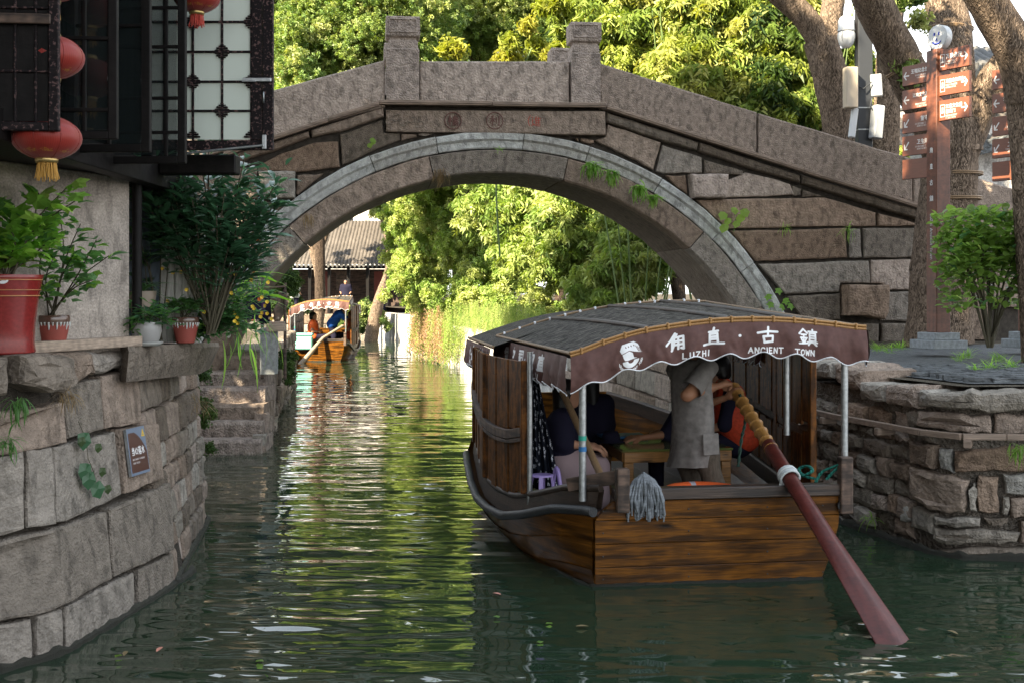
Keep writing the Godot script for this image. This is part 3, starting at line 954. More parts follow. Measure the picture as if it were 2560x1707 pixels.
func ring_part(parent: Node3D, called: String, a0: float, a1: float, r0: float, r1: float, z0: float, z1: float, m: Material, gap := 0.008, mould := false) -> void:
	var steps := maxi(3, int(absf(a1 - a0) / 4.0))
	var g := gap / r1
	a0 = deg_to_rad(a0) + g * 0.5
	a1 = deg_to_rad(a1) - g * 0.5
	var prof := [[r0, z0], [r0, z1 - 0.02], [r0 + 0.02, z1], [r1 - 0.02, z1], [r1, z1 - 0.02], [r1, z0]]
	if mould: prof = [[r0, z0], [r0, z1 - 0.035], [r0 + 0.015, z1 - 0.025], [lerpf(r0, r1, 0.45), z1 - 0.018], [lerpf(r0, r1, 0.58), z1 + 0.022], [r1 - 0.02, z1 + 0.03], [r1, z1 + 0.01], [r1, z0]]
	var rows := []
	for i in steps + 1:
		var a := lerpf(a0, a1, float(i) / steps)
		var row := []
		for p in prof:
			var j := rng.randf_range(-1, 1) * 0.006
			row.append(on_wall(W.B, AC.x + cos(a) * (p[0] + j), AC.y + sin(a) * (p[0] + j), p[1] + (j if p[1] > z0 else 0.0)) - parent.position)
		rows.append(row)
	var b := MB.new()
	for i in steps:
		for k in prof.size():
			var l := (k + 1) % prof.size()
			b.quad(rows[i][k], rows[i][l], rows[i + 1][l], rows[i + 1][k])
	for e in [0, steps]:
		var row: Array = rows[e]
		var c := Vector3.ZERO
		for q in row: c += q / row.size()
		for k in row.size():
			if e == 0: b.tri(c, row[(k + 1) % row.size()], row[k])
			else: b.tri(c, row[k], row[(k + 1) % row.size()])
	part(called, b.mesh(), VAR[m][rng.randi() % 3] if VAR.has(m) else m, parent)

func bridge() -> void:
	var br := thing("arch_bridge", "old granite arch bridge with carved name beam spanning the canal", "bridge", on_wall(W.B, 0, 0))
	var w: Dictionary = W.B
	var depth := 2.15
	# core behind the face stones and its back face
	var top := [[-4.135,4.574], [-1.878,5.249], [1.384,5.318], [8.366,3.39]]
	var o := br.position
	var core := MB.new()
	var line := []
	for i in 49:
		var a := PI - PI * i / 48.0
		line.append(Vector2(AC.x + cos(a) * 4.75, maxf(AC.y + sin(a) * 4.75, -0.9)))
	var tops := []
	for q in line:
		var y := 0.0
		for i in 3:
			if q.x >= top[i][0] and q.x <= top[i + 1][0]: y = lerpf(top[i][1], top[i + 1][1], (q.x - top[i][0]) / (top[i + 1][0] - top[i][0]))
		if q.x < top[0][0]: y = top[0][1]
		tops.append(Vector2(q.x, y - 0.25))
	var cols := [[Vector2(-7.5, -1.0), Vector2(-7.5, 2.9)], [Vector2(line[0].x - 0.01, -1.0), Vector2(line[0].x - 0.01, tops[0].y)]]
	for i in 49: cols.append([line[i], tops[i]])
	cols.append([Vector2(line[48].x + 0.01, -1.0), Vector2(line[48].x + 0.01, tops[48].y)])
	cols.append([Vector2([8.366,3.39][0], -1.0), Vector2([8.366,3.39][0], [8.366,3.39][1] - 0.25)])
	for i in cols.size() - 1:
		var a: Array = cols[i]
		var b: Array = cols[i + 1]
		for z in [-0.09, -depth + 0.05]:
			var q := [on_wall(w, a[0].x, a[0].y, z) - o, on_wall(w, b[0].x, b[0].y, z) - o, on_wall(w, b[1].x, b[1].y, z) - o, on_wall(w, a[1].x, a[1].y, z) - o]
			if z > -0.5: core.quad(q[0], q[1], q[2], q[3])
			else: core.quad(q[3], q[2], q[1], q[0])
		core.quad(on_wall(w, a[1].x, a[1].y, -0.09) - o, on_wall(w, b[1].x, b[1].y, -0.09) - o, on_wall(w, b[1].x, b[1].y, -depth + 0.05) - o, on_wall(w, a[1].x, a[1].y, -depth + 0.05) - o)
	part("core", core.mesh(), M.mortar, br)
	# voussoirs in front, darker-tinted stones along the vault behind; the pale moulded ring over them
	var bj := [-8.0, 12.0, 30.0, 47.8, 77.0, 102.8, 131.2, 152.0, 172.0, 188.0]
	for i in bj.size() - 1: 
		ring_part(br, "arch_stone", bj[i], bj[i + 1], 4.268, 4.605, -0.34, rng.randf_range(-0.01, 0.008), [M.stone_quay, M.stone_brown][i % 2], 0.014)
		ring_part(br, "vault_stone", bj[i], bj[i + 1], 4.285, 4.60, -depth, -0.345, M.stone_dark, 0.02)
	var gj := [-8.0, 10.0, 26.0, 37.5, 45.6, 59.8, 73.8, 85.6, 101.0, 112.8, 132.3, 150.0, 170.0, 188.0]
	for i in gj.size() - 1: ring_part(br, "ring_stone", gj[i], gj[i + 1], 4.622, 4.86, -0.3, rng.randf_range(0.01, 0.03), M.stone_lime, 0.012, true)
	# spandrel stones, outlines along the face and up
	var br_m: Array = [M.stone_brown, M.stone_quay, M.stone_dark, M.stone_rust, M.stone_pink]
	var face := [
		[[-2.506,4.399,-1.883,4.622,-1.871,4.438,-1.636,4.421,-1.636,4.326,-1.99,4.184,-2.318,4.006,-2.481,3.946], 2],
		[[-1.623,4.418,-1.399,4.425,-1.379,4.373,-1.512,4.341,-1.623,4.304], 0], [[-1.389,4.425,-1.13,4.422,-1.268,4.4,-1.369,4.379], 2],
		[[-3.665,3.936,-3.333,4.112,-2.848,4.283,-2.522,4.298,-2.498,3.917,-3.111,3.832,-3.675,3.858], 3],
		[[-3.121,3.803,-2.726,3.826,-2.888,3.687,-3.101,3.508,-3.135,3.524], 0],
		[[-4.533,3.836,-3.679,3.919,-3.663,3.454,-4.533,3.409], 0],
		[[-4.533,3.393,-3.253,3.429,-3.333,3.317,-3.535,3.111,-4.255,2.496,-4.533,2.455], 2],
		[[-5.125,3.829,-4.543,3.836,-4.543,2.455,-5.125,2.292], 1],
		[[1.419,4.613,2.241,4.355,2.125,3.931,1.864,4.072,1.572,4.207,1.261,4.349,1.232,4.373,1.396,4.416], 0],
		[[2.262,4.319,2.872,4.142,2.877,3.895,2.283,3.88,2.153,3.911], 1],
		[[2.898,4.105,3.51,3.944,3.51,3.869,2.904,3.895], 2],
		[[2.293,3.862,2.619,3.863,2.651,3.568,2.472,3.677], 3],
		[[3.243,3.796,3.542,3.923,3.937,3.849,4.238,3.745,4.324,3.583,3.243,3.524], 4],
		[[4.25,3.737,4.416,3.681,4.412,3.578,4.287,3.566], 2], [[4.427,3.674,4.793,3.56,4.425,3.553], 2],
		[[0.951,4.402,1.001,4.382,1.013,4.345,0.951,4.361], 3], [[1.022,4.394,1.224,4.373,1.236,4.324,1.158,4.303,1.026,4.342], 3],
		[[2.744,3.495,4.782,3.555,5.599,3.337,5.612,3.118,3.249,3.067], 3], [[5.625,3.325,6.238,3.177,6.238,3.128,5.625,3.118], 3],
		[[3.286,3.038,5.123,3.091,5.142,2.636,3.694,2.571], 3], [[5.155,3.085,5.345,3.086,5.377,2.636,5.161,2.63], 1], [[5.383,3.092,6.476,3.111,6.476,2.646,5.389,2.63], 1],
		[[3.726,2.541,5.485,2.606,5.504,2.247,5.035,2.247,5.009,2.114,4.162,2.084], 1], [[5.51,2.612,6.476,2.628,6.476,2.156,5.707,2.138,5.701,2.235,5.51,2.247], 4],
		[[4.18,2.06,5.028,2.101,5.028,1.695,4.443,1.685], 2], [[5.701,2.12,6.476,2.138,6.476,1.672,5.682,1.669], 1],
		[[4.468,1.66,5.656,1.644,5.656,1.352,4.631,1.357], 1], [[5.682,1.644,6.476,1.648,6.476,1.348,5.682,1.352], 1],
		[[6.489,3.099,7.448,2.859,7.448,2.366,6.489,2.364], 1], [[7.468,2.846,8.366,2.615,8.366,1.871,7.468,1.873], 0], [[6.489,2.34,7.448,2.341,7.448,1.38,6.489,1.384], 0],
	]
	for q in face: stone(br, "face_stone", w, q[0], -0.16, rng.randf_range(-0.015, 0.012), br_m[q[1]], 0.012, 0.007, 0.022)
	stone(br, "corbel_stone", w, [-3.655,3.842,-3.131,3.848,-3.141,3.452,-3.595,3.454], -0.2, 0.14, M.stone_grey, 0.01, 0.008, 0.03)
	stone(br, "corbel_stone", w, [2.636,3.872,3.222,3.87,3.207,3.507,2.682,3.514], -0.2, 0.22, M.stone_cap, 0.01, 0.008, 0.04)
	stone(br, "corbel_stone", w, [5.043,2.231,5.685,2.224,5.68,1.813,5.62,1.697,5.34,1.752,5.043,1.77], -0.2, 0.30, M.stone_rust, 0.01, 0.012, 0.04)
	# moulded course under the parapet
	for q in [[-4.533,3.917,-3.535,4.24,-2.949,4.433,-2.921,4.339,-3.474,4.124,-4.533,3.779], [-2.917,4.446,-1.875,4.802,-1.867,4.657,-2.51,4.424,-2.905,4.344], [1.398,4.784,2.809,4.36,2.792,4.228,2.22,4.371,1.398,4.629], [2.813,4.358,4.38,3.879,4.38,3.759,3.552,3.986,2.805,4.224],
			[4.406,3.896,6.341,3.355,6.341,3.196,4.406,3.751], [6.36,3.343,8.366,2.788,8.366,2.615,6.36,3.184]]:
		stone(br, "course_stone", w, q, -0.18, 0.06, [M.stone_dark, M.stone_brown][rng.randi() % 2], 0.01, 0.006, 0.05)
	# timber strip laid along the course
	var ends := [[[-4.135,4.072], [-2.669,4.587]], [[-2.658,4.598], [-1.942,4.836]], [[-1.936,4.854], [-0.307,4.866]], [[-0.301,4.861], [1.384,4.868]], [[1.396,4.845], [2.892,4.399]], [[2.898,4.399], [4.406,3.95]], [[4.412,3.944], [6.341,3.392]]]
	for e in ends:
		var b := MB.new()
		for k in 3:
			var dy := -0.022 + k * 0.022
			b.bar(on_wall(w, e[0][0], e[0][1] + dy, 0.075 + 0.012 * (k % 2)) - o, on_wall(w, e[1][0], e[1][1] + dy, 0.075 + 0.012 * (k % 2)) - o, 0.10, 0.021, Vector3.UP, 0.004)
		part("timber_strip", b.mesh(), M.trim_strip, br)
	# parapet slabs and posts, on both sides of the deck
	var slabs := [[-5.725,4.354,-1.854,5.473,-1.854,4.799,-5.725,3.661], [-1.351,5.485,0.854,5.522,0.854,4.848,-1.351,4.833], [1.311,5.506,3.713,4.82,3.713,4.153,1.311,4.831], [3.732,4.815,6.174,4.155,6.181,3.489,3.732,4.165], [6.193,4.149,8.366,3.563,8.366,2.305,6.193,3.495]]
	for q in slabs:
		stone(br, "parapet_slab", w, q, -0.27, 0.0, M.stone_pink, 0.006, 0.005, 0.02, 0.3)
		var far: Array = q.duplicate()
		stone(br, "parapet_slab", w, far, -depth, -depth + 0.25, M.stone_pink, 0.006, 0.005, 0.02, 0.3)
	for px in [[-1.842,6.098,-1.357,4.877], [0.86,6.088,1.311,4.889]]:
		var uc: float = (px[0] + px[2]) * 0.5
		var hw: float = (px[2] - px[0]) * 0.5
		var y0: float = px[3] - 0.05
		var y1: float = px[1]
		var hh := y1 - y0
		for z in [-0.12, -depth + 0.13]:
			var rows := []
			for s in [[0.0, 0.97], [0.625, 0.97], [0.64, 0.90], [0.72, 0.88], [0.735, 0.80], [0.76, 0.80], [0.775, 0.98], [0.79, 1.02], [0.985, 1.02], [1.0, 0.98]]:
				var row := PackedVector3Array()
				for k in [[-1, 1], [1, 1], [1, -1], [-1, -1]]:
					row.append(on_wall(w, uc + k[0] * hw * s[1] + rng.randf_range(-1, 1) * 0.004, y0 + hh * s[0], z + k[1] * hw * 0.9 * s[1] + 0.02) - o)
				rows.append(row)
			var b := MB.new()
			for i in rows.size() - 1:
				for k in 4: b.quad(rows[i][k], rows[i][(k + 1) % 4], rows[i + 1][(k + 1) % 4], rows[i + 1][k])
			var tp: PackedVector3Array = rows[rows.size() - 1]
			b.quad(tp[0], tp[1], tp[2], tp[3])
			var post := part("parapet_post", b.mesh(), M.stone_cap, br)
			# raised frame on the cap
			var f := MB.new()
			var zf: float = z + hw * 0.9 * 1.02 + 0.022
			var yb := y0 + hh * 0.82
			var yt := y0 + hh * 0.965
			for e in [[-0.8, yb, 0.8, yb], [-0.8, yt, 0.8, yt], [-0.8, yb, -0.8, yt], [0.8, yb, 0.8, yt]]:
				f.bar(on_wall(w, uc + e[0] * hw, e[1], zf) - o, on_wall(w, uc + e[2] * hw, e[3], zf) - o, 0.02, 0.022, Vector3(0, 0, 1), 0.005)
			part("carved_border", f.mesh(), M.stone_cap, post)
	# name beam with carved roundels
	var beam := stone(br, "name_beam", w, [-1.85,4.759,1.38,4.79,1.387,4.431,-1.843,4.437], -0.2, 0.055, M.stone_brown, 0.01, 0.004, 0.015, 0.3)
	var zc := 0.056
	for q in [[[-0.871,4.61], "qiao", "carve_dull"], [[-0.261,4.62], "li", "carve_dull"], [[0.353,4.62], "jin", "carve_red"]]:
		var c := Vector2(q[0][0], q[0][1])
		var b := MB.new()
		var rows := []
		for i in 29:
			var a := TAU * i / 28.0
			var row := PackedVector3Array()
			for r in [[0.128, -0.004], [0.126, 0.009], [0.114, 0.009], [0.112, -0.004]]:
				row.append(on_wall(w, c.x + cos(a) * r[0], c.y + sin(a) * r[0], zc + r[1]) - o)
			rows.append(row)
		b.sheet(rows, false, true)
		for s in GLYPH[q[1]]:
			for i in s.size() / 2 - 1:
				var p0 := Vector2(s[i * 2] - 50, 50 - s[i * 2 + 1]) * 0.00165
				var p1 := Vector2(s[i * 2 + 2] - 50, 50 - s[i * 2 + 3]) * 0.00165
				b.bar(on_wall(w, c.x + p0.x, c.y + p0.y, zc + 0.003) - o, on_wall(w, c.x + p1.x, c.y + p1.y, zc + 0.003) - o, 0.016, 0.018, Vector3(0, 0, 1), 0.003)
		part("carved_roundel", b.mesh(), M[q[2]], beam)
	for q in [[[-1.577,4.594], 1.0], [[0.983,4.621], -1.0]]:   # scroll carving at both ends
		var b := MB.new()
		for k in 5:
			var path := PackedVector3Array()
			var c := Vector2(q[0][0] + (k - 2) * 0.11 * q[1], q[0][1] + (0.03 if k % 2 else -0.03))
			for i in 15:
				var a := i * 0.42 + k
				var r := 0.065 - i * 0.0038
				path.append(on_wall(w, c.x + cos(a) * r * 1.3 * q[1], c.y + sin(a) * r, zc + 0.001) - o)
			b.tube(path, [0.006], 5)
		part("carved_scroll", b.mesh(), M.stone_dark, beam)

# ---------------------------------------------------------------- left quay: big squared blocks, leaning back a little
func left_quay() -> void:
	var q := thing("stone_quay_wall", "tall quay wall of large squared granite blocks below the potted plants", "wall", on_wall(W.L, 1.0, 0))
	var w: Dictionary = W.L
	backing(q, w, 0.0, 3.65, -1.2, 1.62, -0.10, 0.5, M.mortar)
	var g := [M.stone_quay, M.stone_quay, M.stone_brown, M.stone_dark]
	for s in [
		[[0.927,0.267,1.364,0.242,1.344,0.039,1.298,-0.201,0.872,-0.241], 0], [[1.389,0.254,1.598,0.251,1.549,0,1.521,-0.161,1.322,-0.195], 0],
		[[1.626,0.257,2.556,0.251,2.48,-0.008,2.416,-0.187,1.525,-0.15], 1], [[2.631,0.245,3.284,0.216,3.201,-0.002,3.112,-0.201,2.456,-0.184], 0],
		[[0.976,0.713,1.44,0.731,1.731,0.719,2.301,0.708,2.223,0.274,1.602,0.266,1.367,0.259,0.929,0.284], 1], [[2.331,0.711,2.859,0.708,3.451,0.711,3.277,0.237,2.586,0.267,2.232,0.281], 0],
		[[1.028,1.17,1.462,1.205,1.396,0.754,0.978,0.731], 1], [[1.478,1.216,1.735,1.194,1.642,0.741,1.403,0.755], 1],
		[[1.747,1.195,1.935,1.195,2.66,1.183,2.594,0.759,1.9,0.732,1.654,0.744], 0], [[2.7,1.194,3.347,1.168,3.414,1.152,3.335,0.756,2.61,0.761], 2],
		[[1.059,1.448,1.952,1.451,1.927,1.196,1.738,1.202,1.03,1.188], 2],
		[[1.985,1.558,2.517,1.561,2.453,1.218,1.941,1.214], 1], [[2.545,1.573,3.21,1.574,3.256,1.523,3.156,1.184,2.472,1.216], 2],
	]: stone(q, "block", w, s[0], -0.25, rng.randf_range(-0.012, 0.018), g[s[1]], 0.007, 0.006, 0.014, 0.14)
	algae(q, w, 0.6, 3.6, 0.012, 0.05)
	# rough cap stones along the top
	for s in [[[1.092,1.734,1.384,1.773,1.353,1.544,1.065,1.503], 0.10, 3], [[1.397,1.775,1.821,1.759,1.911,1.724,1.917,1.579,1.784,1.525,1.532,1.559,1.382,1.605], 0.16, 3],
		[[1.832,1.758,2.231,1.766,2.353,1.737,2.328,1.591,2.105,1.565,1.926,1.571], 0.07, 2], [[2.371,1.744,3.207,1.727,3.182,1.592,2.852,1.591,2.338,1.585], 0.03, 1]]:
		stone(q, "cap_stone", w, s[0], -0.45, s[1], g[s[2]], 0.008, 0.018, 0.045, 0.10)
	# second stretch, past the corner
	var q2 := thing("stone_quay_wall", "narrow dark quay wall of small blocks beyond the warning plate corner", "wall", on_wall(W.M, 0, 0))
	w = W.M
	var total: float = w.l[w.l.size() - 1]
	backing(q2, w, 0.0, total, -1.2, 1.55, -0.10, 0.5, M.mortar)
	var y := -0.25
	while y < 1.5:
		var h := rng.randf_range(0.17, 0.27)
		var u := 0.0 - rng.randf() * 0.1
		while u < total - 0.05:
			var l := rng.randf_range(0.22, 0.52)
			var u1 := minf(u + l, total)
			stone(q2, "block", w, [maxf(u, 0), y, u1, y + rng.randf_range(-0.015, 0.015), u1, y + h, maxf(u, 0), y + h], -0.2, rng.randf_range(-0.02, 0.02), [M.stone_grey, M.stone_brown, M.stone_dark, M.stone_pink][rng.randi() % 4], 0.012, 0.012, 0.025, 0.14)
			u = u1
		y += h
	algae(q2, w, 0.02, total, 0.02, 0.06)
	# flat slab that juts out over the water and carries pots
	var q3 := thing("stone_slab", "thick flat stone slab jutting over the water under red pot", "slab", Vector3(-2.607,1.675,-9.2))
	var b := MB.new()
	var pl := [Vector3(-2.661,1.76,-8.298), Vector3(-2.495,1.72,-9.847), Vector3(-2.525,1.7,-10.305), Vector3(-2.95, 1.70, -10.3), Vector3(-3.25, 1.76, -9.2)]
	var o := q3.position
	var lo := []
	for i in pl.size(): lo.append(pl[i] + Vector3(rng.randf_range(-0.02, 0.02), -0.24 + rng.randf_range(-0.03, 0.03), 0) - (Vector3(0.07, 0, 0) if i in [1, 2] else Vector3.ZERO))
	var mid := []
	for i in pl.size(): mid.append(pl[i] + Vector3(0.012, -0.035, 0.012))
	for rr in [[lo, mid], [mid, pl]]:
		for i in pl.size():
			var j := (i + 1) % pl.size()
			b.quad(rr[0][i] - o, rr[0][j] - o, rr[1][j] - o, rr[1][i] - o)
	for i in range(1, pl.size() - 1):
		b.tri(pl[0] - o, pl[i] - o, pl[i + 1] - o)
		b.tri(lo[0] - o, lo[i + 1] - o, lo[i] - o)
	part("slab", b.mesh(), M.stone_dark, q3)
	# landing stairs in front of the bridge foot
	var st := thing("stone_stairs", "worn stone landing steps going down to the water beside the bridge", "stairs", Vector3(-3.78,0.665,-16.2))
	o = st.position
	for k in 6:
		var yb := -0.02 + k * 0.205
		var d0 := 15.75 + k * 0.30
		var m := MB.new()
		var xl := -4.55
		var xr := -3.30 - k * 0.045
		var pts := []
		for c in [[xl, d0], [lerpf(xl, xr, 0.5), d0 + rng.randf_range(-0.02, 0.02)], [xr, d0 + 0.02], [xr, d0 + 0.75], [xl, d0 + 0.75]]: pts.append(Vector3(c[0], 0, -c[1]))
		for e in [[-0.22 if k else -0.5, 0.16, 0.0], [0.16, 0.205, 0.025]]:
			for i in pts.size():
				var j := (i + 1) % pts.size()
				var s0 := Vector3(0, yb + e[0], 0)
				var s1 := Vector3(0, yb + e[1], -e[2])
				m.quad(pts[i] + s0 - o, pts[j] + s0 - o, pts[j] + s1 - o, pts[i] + s1 - o)
		for i in range(1, 4): m.tri(pts[0] + Vector3(0, yb + 0.205, -0.025) - o, pts[i] + Vector3(0, yb + 0.205, -0.025) - o, pts[i + 1] + Vector3(0, yb + 0.205, -0.025) - o)
		part("step", m.mesh(), [M.stone_cap, M.stone_pink, M.stone_brown][k % 3], st)
	# side wall of the landing, running on under the bridge
	var sw := wall([Vector2(-3.28, 15.85), Vector2(-3.55, 17.6), Vector2(-4.0, 20.5), Vector2(-4.9, 27.2), Vector2(-7.6, 36.0)], [Vector2.ZERO, Vector2.ZERO, Vector2.ZERO, Vector2.ZERO, Vector2.ZERO], 0.0)
	var sq := thing("stone_quay_wall", "rough low quay wall running from the landing steps under the arch", "wall", on_wall(sw, 0, 0))
	backing(sq, sw, 1.9, 21.0, -1.0, 1.2, -0.06, 0.6, M.rubble_mortar)
	y = -0.15
	while y < 1.15:
		var h := rng.randf_range(0.16, 0.30)
		var u := 0.0
		while u < 12.0:
			var u1 := u + rng.randf_range(0.2, 0.65) * (1.0 + u * 0.05)
			if y < 0.12 + u * 0.55 or u > 1.6: stone(sq, "block", sw, [u, y, u1, y, u1, y + h * 0.97, u, y + h], -0.15, rng.randf_range(-0.03, 0.05), [M.stone_grey, M.stone_brown, M.stone_dark, M.stone_pink][rng.randi() % 4], 0.015, 0.02, 0.035, 0.2)
			u = u1
		y += h

# ---------------------------------------------------------------- right quay: rubble wall with heavy corner stones and thick cap slabs
func right_quay() -> void:
	var w: Dictionary = W.R
	var q := thing("rubble_quay_wall", "rough rubble stone quay wall with thick cap slabs under the signpost", "wall", on_wall(W.R, [51.546,0.008][0], 0))
	var u_end: float = w.l[w.l.size() - 1]
	var uc: float = [51.104,0.308][0]
	var u_near0: float = uc - 5.5
	backing(q, w, u_near0, u_end, -1.2, 1.25, -0.07, 0.5, M.rubble_mortar, 60)
	var g := [M.stone_grey, M.stone_brown, M.stone_dark, M.stone_rust, M.stone_pale, M.stone_pink]
	for s in [
		[[51.22,1.152,51.587,1.165,51.899,1.146,51.904,0.999,51.587,1.004,51.22,1.005], 5], [[51.918,1.159,52.401,1.171,52.401,1.003,51.923,0.997], 5],
		[[51.121,0.888,51.432,0.875,51.426,0.681,51.129,0.694], 1], [[51.449,0.864,51.57,0.87,51.587,0.66,51.462,0.683], 4], [[51.595,0.854,51.923,0.891,52.401,0.907,52.401,0.712,51.923,0.695,51.6,0.667], 3],
		[[51.119,0.675,51.559,0.65,51.739,0.618,51.693,0.365,51.559,0.335,51.119,0.384], 1], [[51.788,0.667,51.971,0.671,51.971,0.365,51.795,0.363], 3], [[51.986,0.681,52.212,0.687,52.212,0.504,52.01,0.514], 4], [[52.217,0.685,52.401,0.69,52.401,0.333,52.212,0.33], 0],
		[[51.983,0.495,52.049,0.493,52.049,0.343,51.983,0.355], 0], [[52.056,0.488,52.205,0.489,52.205,0.32,52.063,0.319], 1],
		[[51.119,0.336,51.412,0.323,51.407,0.137,51.119,0.148], 0], [[51.435,0.312,51.824,0.327,51.814,0.256,51.435,0.231], 0], [[51.841,0.337,52.044,0.336,52.02,0.282,51.877,0.256], 2],
		[[51.423,0.217,51.802,0.243,52.14,0.231,52.116,0.121,51.802,0.128,51.546,0.075,51.421,0.114], 0], [[52.145,0.305,52.401,0.313,52.401,0.125,52.128,0.121], 1], [[51.749,0.608,51.783,0.606,51.785,0.376,51.725,0.387], 0],
		[[51.407,0.021,51.802,0.098,52.157,0.101,52.401,0.106,52.401,-0.058,51.407,-0.117], 2], [[50.931,0.299,51.029,0.334,51.095,0.332,51.093,0.197,50.944,0.17], 4],
		[[51.039,1.123,51.209,1.155,51.22,1.01,51.048,1.033], 0], [[51.114,1.006,51.209,0.997,51.209,0.914,51.125,0.898], 2], [[51.22,0.986,51.435,0.984,51.435,0.89,51.22,0.89], 2],
	]: stone(q, "block", w, s[0], -0.2, rng.randf_range(0.0, 0.05), g[s[1]], 0.012, 0.014, 0.03, 0.10)
	# rubble past the right edge of the picture
	var ur: float = [52.411,0.651][0]
	var yr := -0.2
	while yr < 1.12:
		var h := rng.randf_range(0.14, 0.26)
		var u := ur
		while u < u_end:
			var u1 := minf(u + rng.randf_range(0.22, 0.6), u_end)
			stone(q, "block", w, [u, yr, u1, yr + rng.randf_range(-0.02, 0.02), u1, yr + h, u, yr + h], -0.2, rng.randf_range(0.0, 0.05), g[[0, 1, 3, 5][rng.randi() % 4]], 0.014, 0.014, 0.03, 0.12)
			u = u1
		yr += h
	# rubble further back
	var y := -0.2
	while y < 1.02:
		var h := rng.randf_range(0.10, 0.19)
		var u := u_near0
		while u < uc - 0.03:
			var l := rng.randf_range(0.14, 0.42)
			var u1 := minf(u + l, uc)
			var j := func() -> float: return rng.randf_range(-0.025, 0.025)
			stone(q, "block", w, [u + j.call(), y + j.call(), u1 + j.call(), y + j.call(), u1 + j.call(), y + h + j.call(), u + j.call(), y + h + j.call()], -0.2, rng.randf_range(-0.05, 0.035), g[[0, 1, 1, 2, 3, 0, 5][rng.randi() % 7]], 0.03, 0.016, 0.035, 0.09)
			u = u1
		y += h
	algae(q, w, u_near0, u_end, 0.045, 0.06)
	# cap slabs
	for s in [[[48.351,1.518,49.248,1.474,49.304,1.277,48.351,1.306], 0.02, 5], [[49.311,1.471,49.898,1.479,49.948,1.318,49.377,1.289], 0.04, 0], [[49.957,1.473,50.418,1.419,50.43,1.248,50.231,1.249,49.957,1.307], 0.03, 1], [[50.435,1.334,50.788,1.343,50.812,1.183,50.444,1.178], 0.07, 0],
		[[50.803,1.331,51.22,1.35,51.234,1.157,50.825,1.174], 0.06, 5], [[51.247,1.329,51.395,1.315,51.407,1.188,51.247,1.166], 0.04, 0], [[51.401,1.313,51.655,1.343,52.157,1.346,52.212,1.344,52.212,1.185,51.863,1.168,51.655,1.195,51.407,1.201], 0.10, 0], [[52.217,1.344,52.519,1.348,52.519,1.187,52.217,1.182], 0.08, 5]]:
		stone(q, "cap_stone", w, s[0], -0.55, s[1], g[s[2]], 0.012, 0.016, 0.04, 0.10)
	# timber strip nailed along the wall
	var rail := MB.new()
	var o := q.position
	var u2 := u_near0
	while u2 < u_end:
		var u3 := minf(u2 + 0.32, u_end)
		rail.bar(on_wall(w, u2, 0.985, 0.085) - o, on_wall(w, u3 - 0.004, 0.985, 0.085) - o, 0.05, 0.05, Vector3.UP, 0.004)
		u2 = u3
	part("timber_strip", rail.mesh(), M.trim_strip, q)
	for k in 6:
		var pg := MB.new()
		var uu := uc + 0.62 - k * 0.9
		pg.bar(on_wall(w, uu, 0.93, -0.05) - o, on_wall(w, uu, 0.93, 0.14) - o, 0.06, 0.06)
		part("bracket", pg.mesh(), M.trim_strip, q)
	# the same bank further on, under and beyond the bridge: squared courses, then a limewashed wall
	var q2 := thing("stone_quay_wall", "squared stone quay wall seen through the boat behind the boatman", "wall", on_wall(w, u_near0 - 4.0, 0))
	backing(q2, w, w.l[4], u_near0, -1.2, 1.3, -0.10, 0.6, M.mortar, 40)
	y = -0.12
	for h in [0.40, 0.34, 0.36, 0.34]:
		var u: float = u_near0
		while u > w.l[5] - 2.2:
			var u1 := u - rng.randf_range(0.6, 1.5)
			stone(q2, "block", w, [u1, y, u, y, u, y + h, u1, y + h], -0.2, rng.randf_range(-0.01, 0.03), g[[0, 1, 5][rng.randi() % 3]], 0.02, 0.012, 0.03, 0.25)
			u = u1
		y += h
	var q3 := thing("garden_wall", "low pale limewashed canal wall under hanging vines", "wall", on_wall(w, w.l[3], 0))
	backing(q3, w, 0.0, w.l[5] - 2.2, -1.0, 1.12, 0.0, 0.4, M.limewash, 40)
	# slate paving on edge on top of the quay
	var pv := MB.new()
	var line := []
	for i in 41: line.append(on_wall(w, lerpf(u_near0 + 1.0, u_end, i / 40.0), 1.0, -0.42))
	for i in 40:
		var a: Vector3 = line[i]
		var b: Vector3 = line[i + 1]
		pv.quad(Vector3(a.x, 1.372, a.z), Vector3(b.x, 1.372, b.z), Vector3(b.x + 4.5, 1.40, b.z - 2.6), Vector3(a.x + 4.5, 1.40, a.z - 2.6))
	struct("pavement", pv.mesh(), M.slate)
	# upright slates laid in rows, the ones near the edge
	for i in 260:
		var k := i % 26
		var row := i / 26
		var x := 3.55 + k * 0.145 + rng.randf_range(-0.03, 0.03)
		var z := -10.15 - row * 0.20 - absf(x - 4.2) * 0.10 + rng.randf_range(-0.02, 0.02)
		if x < 3.6 + row * -0.06 + 0.3: continue
		var sl := MB.new()
		sl.box(Transform3D(Basis(Vector3.UP, rng.randf_range(-0.25, 0.25)) * Basis(Vector3.RIGHT, rng.randf_range(-0.12, 0.12)), Vector3(x, 1.385 + rng.randf_range(-0.004, 0.012), z)), Vector3(rng.randf_range(0.15, 0.3), 0.05, rng.randf_range(0.03, 0.07)), 0.006)
		part("slate", sl.mesh(), M.slate, get_node("pavement"))

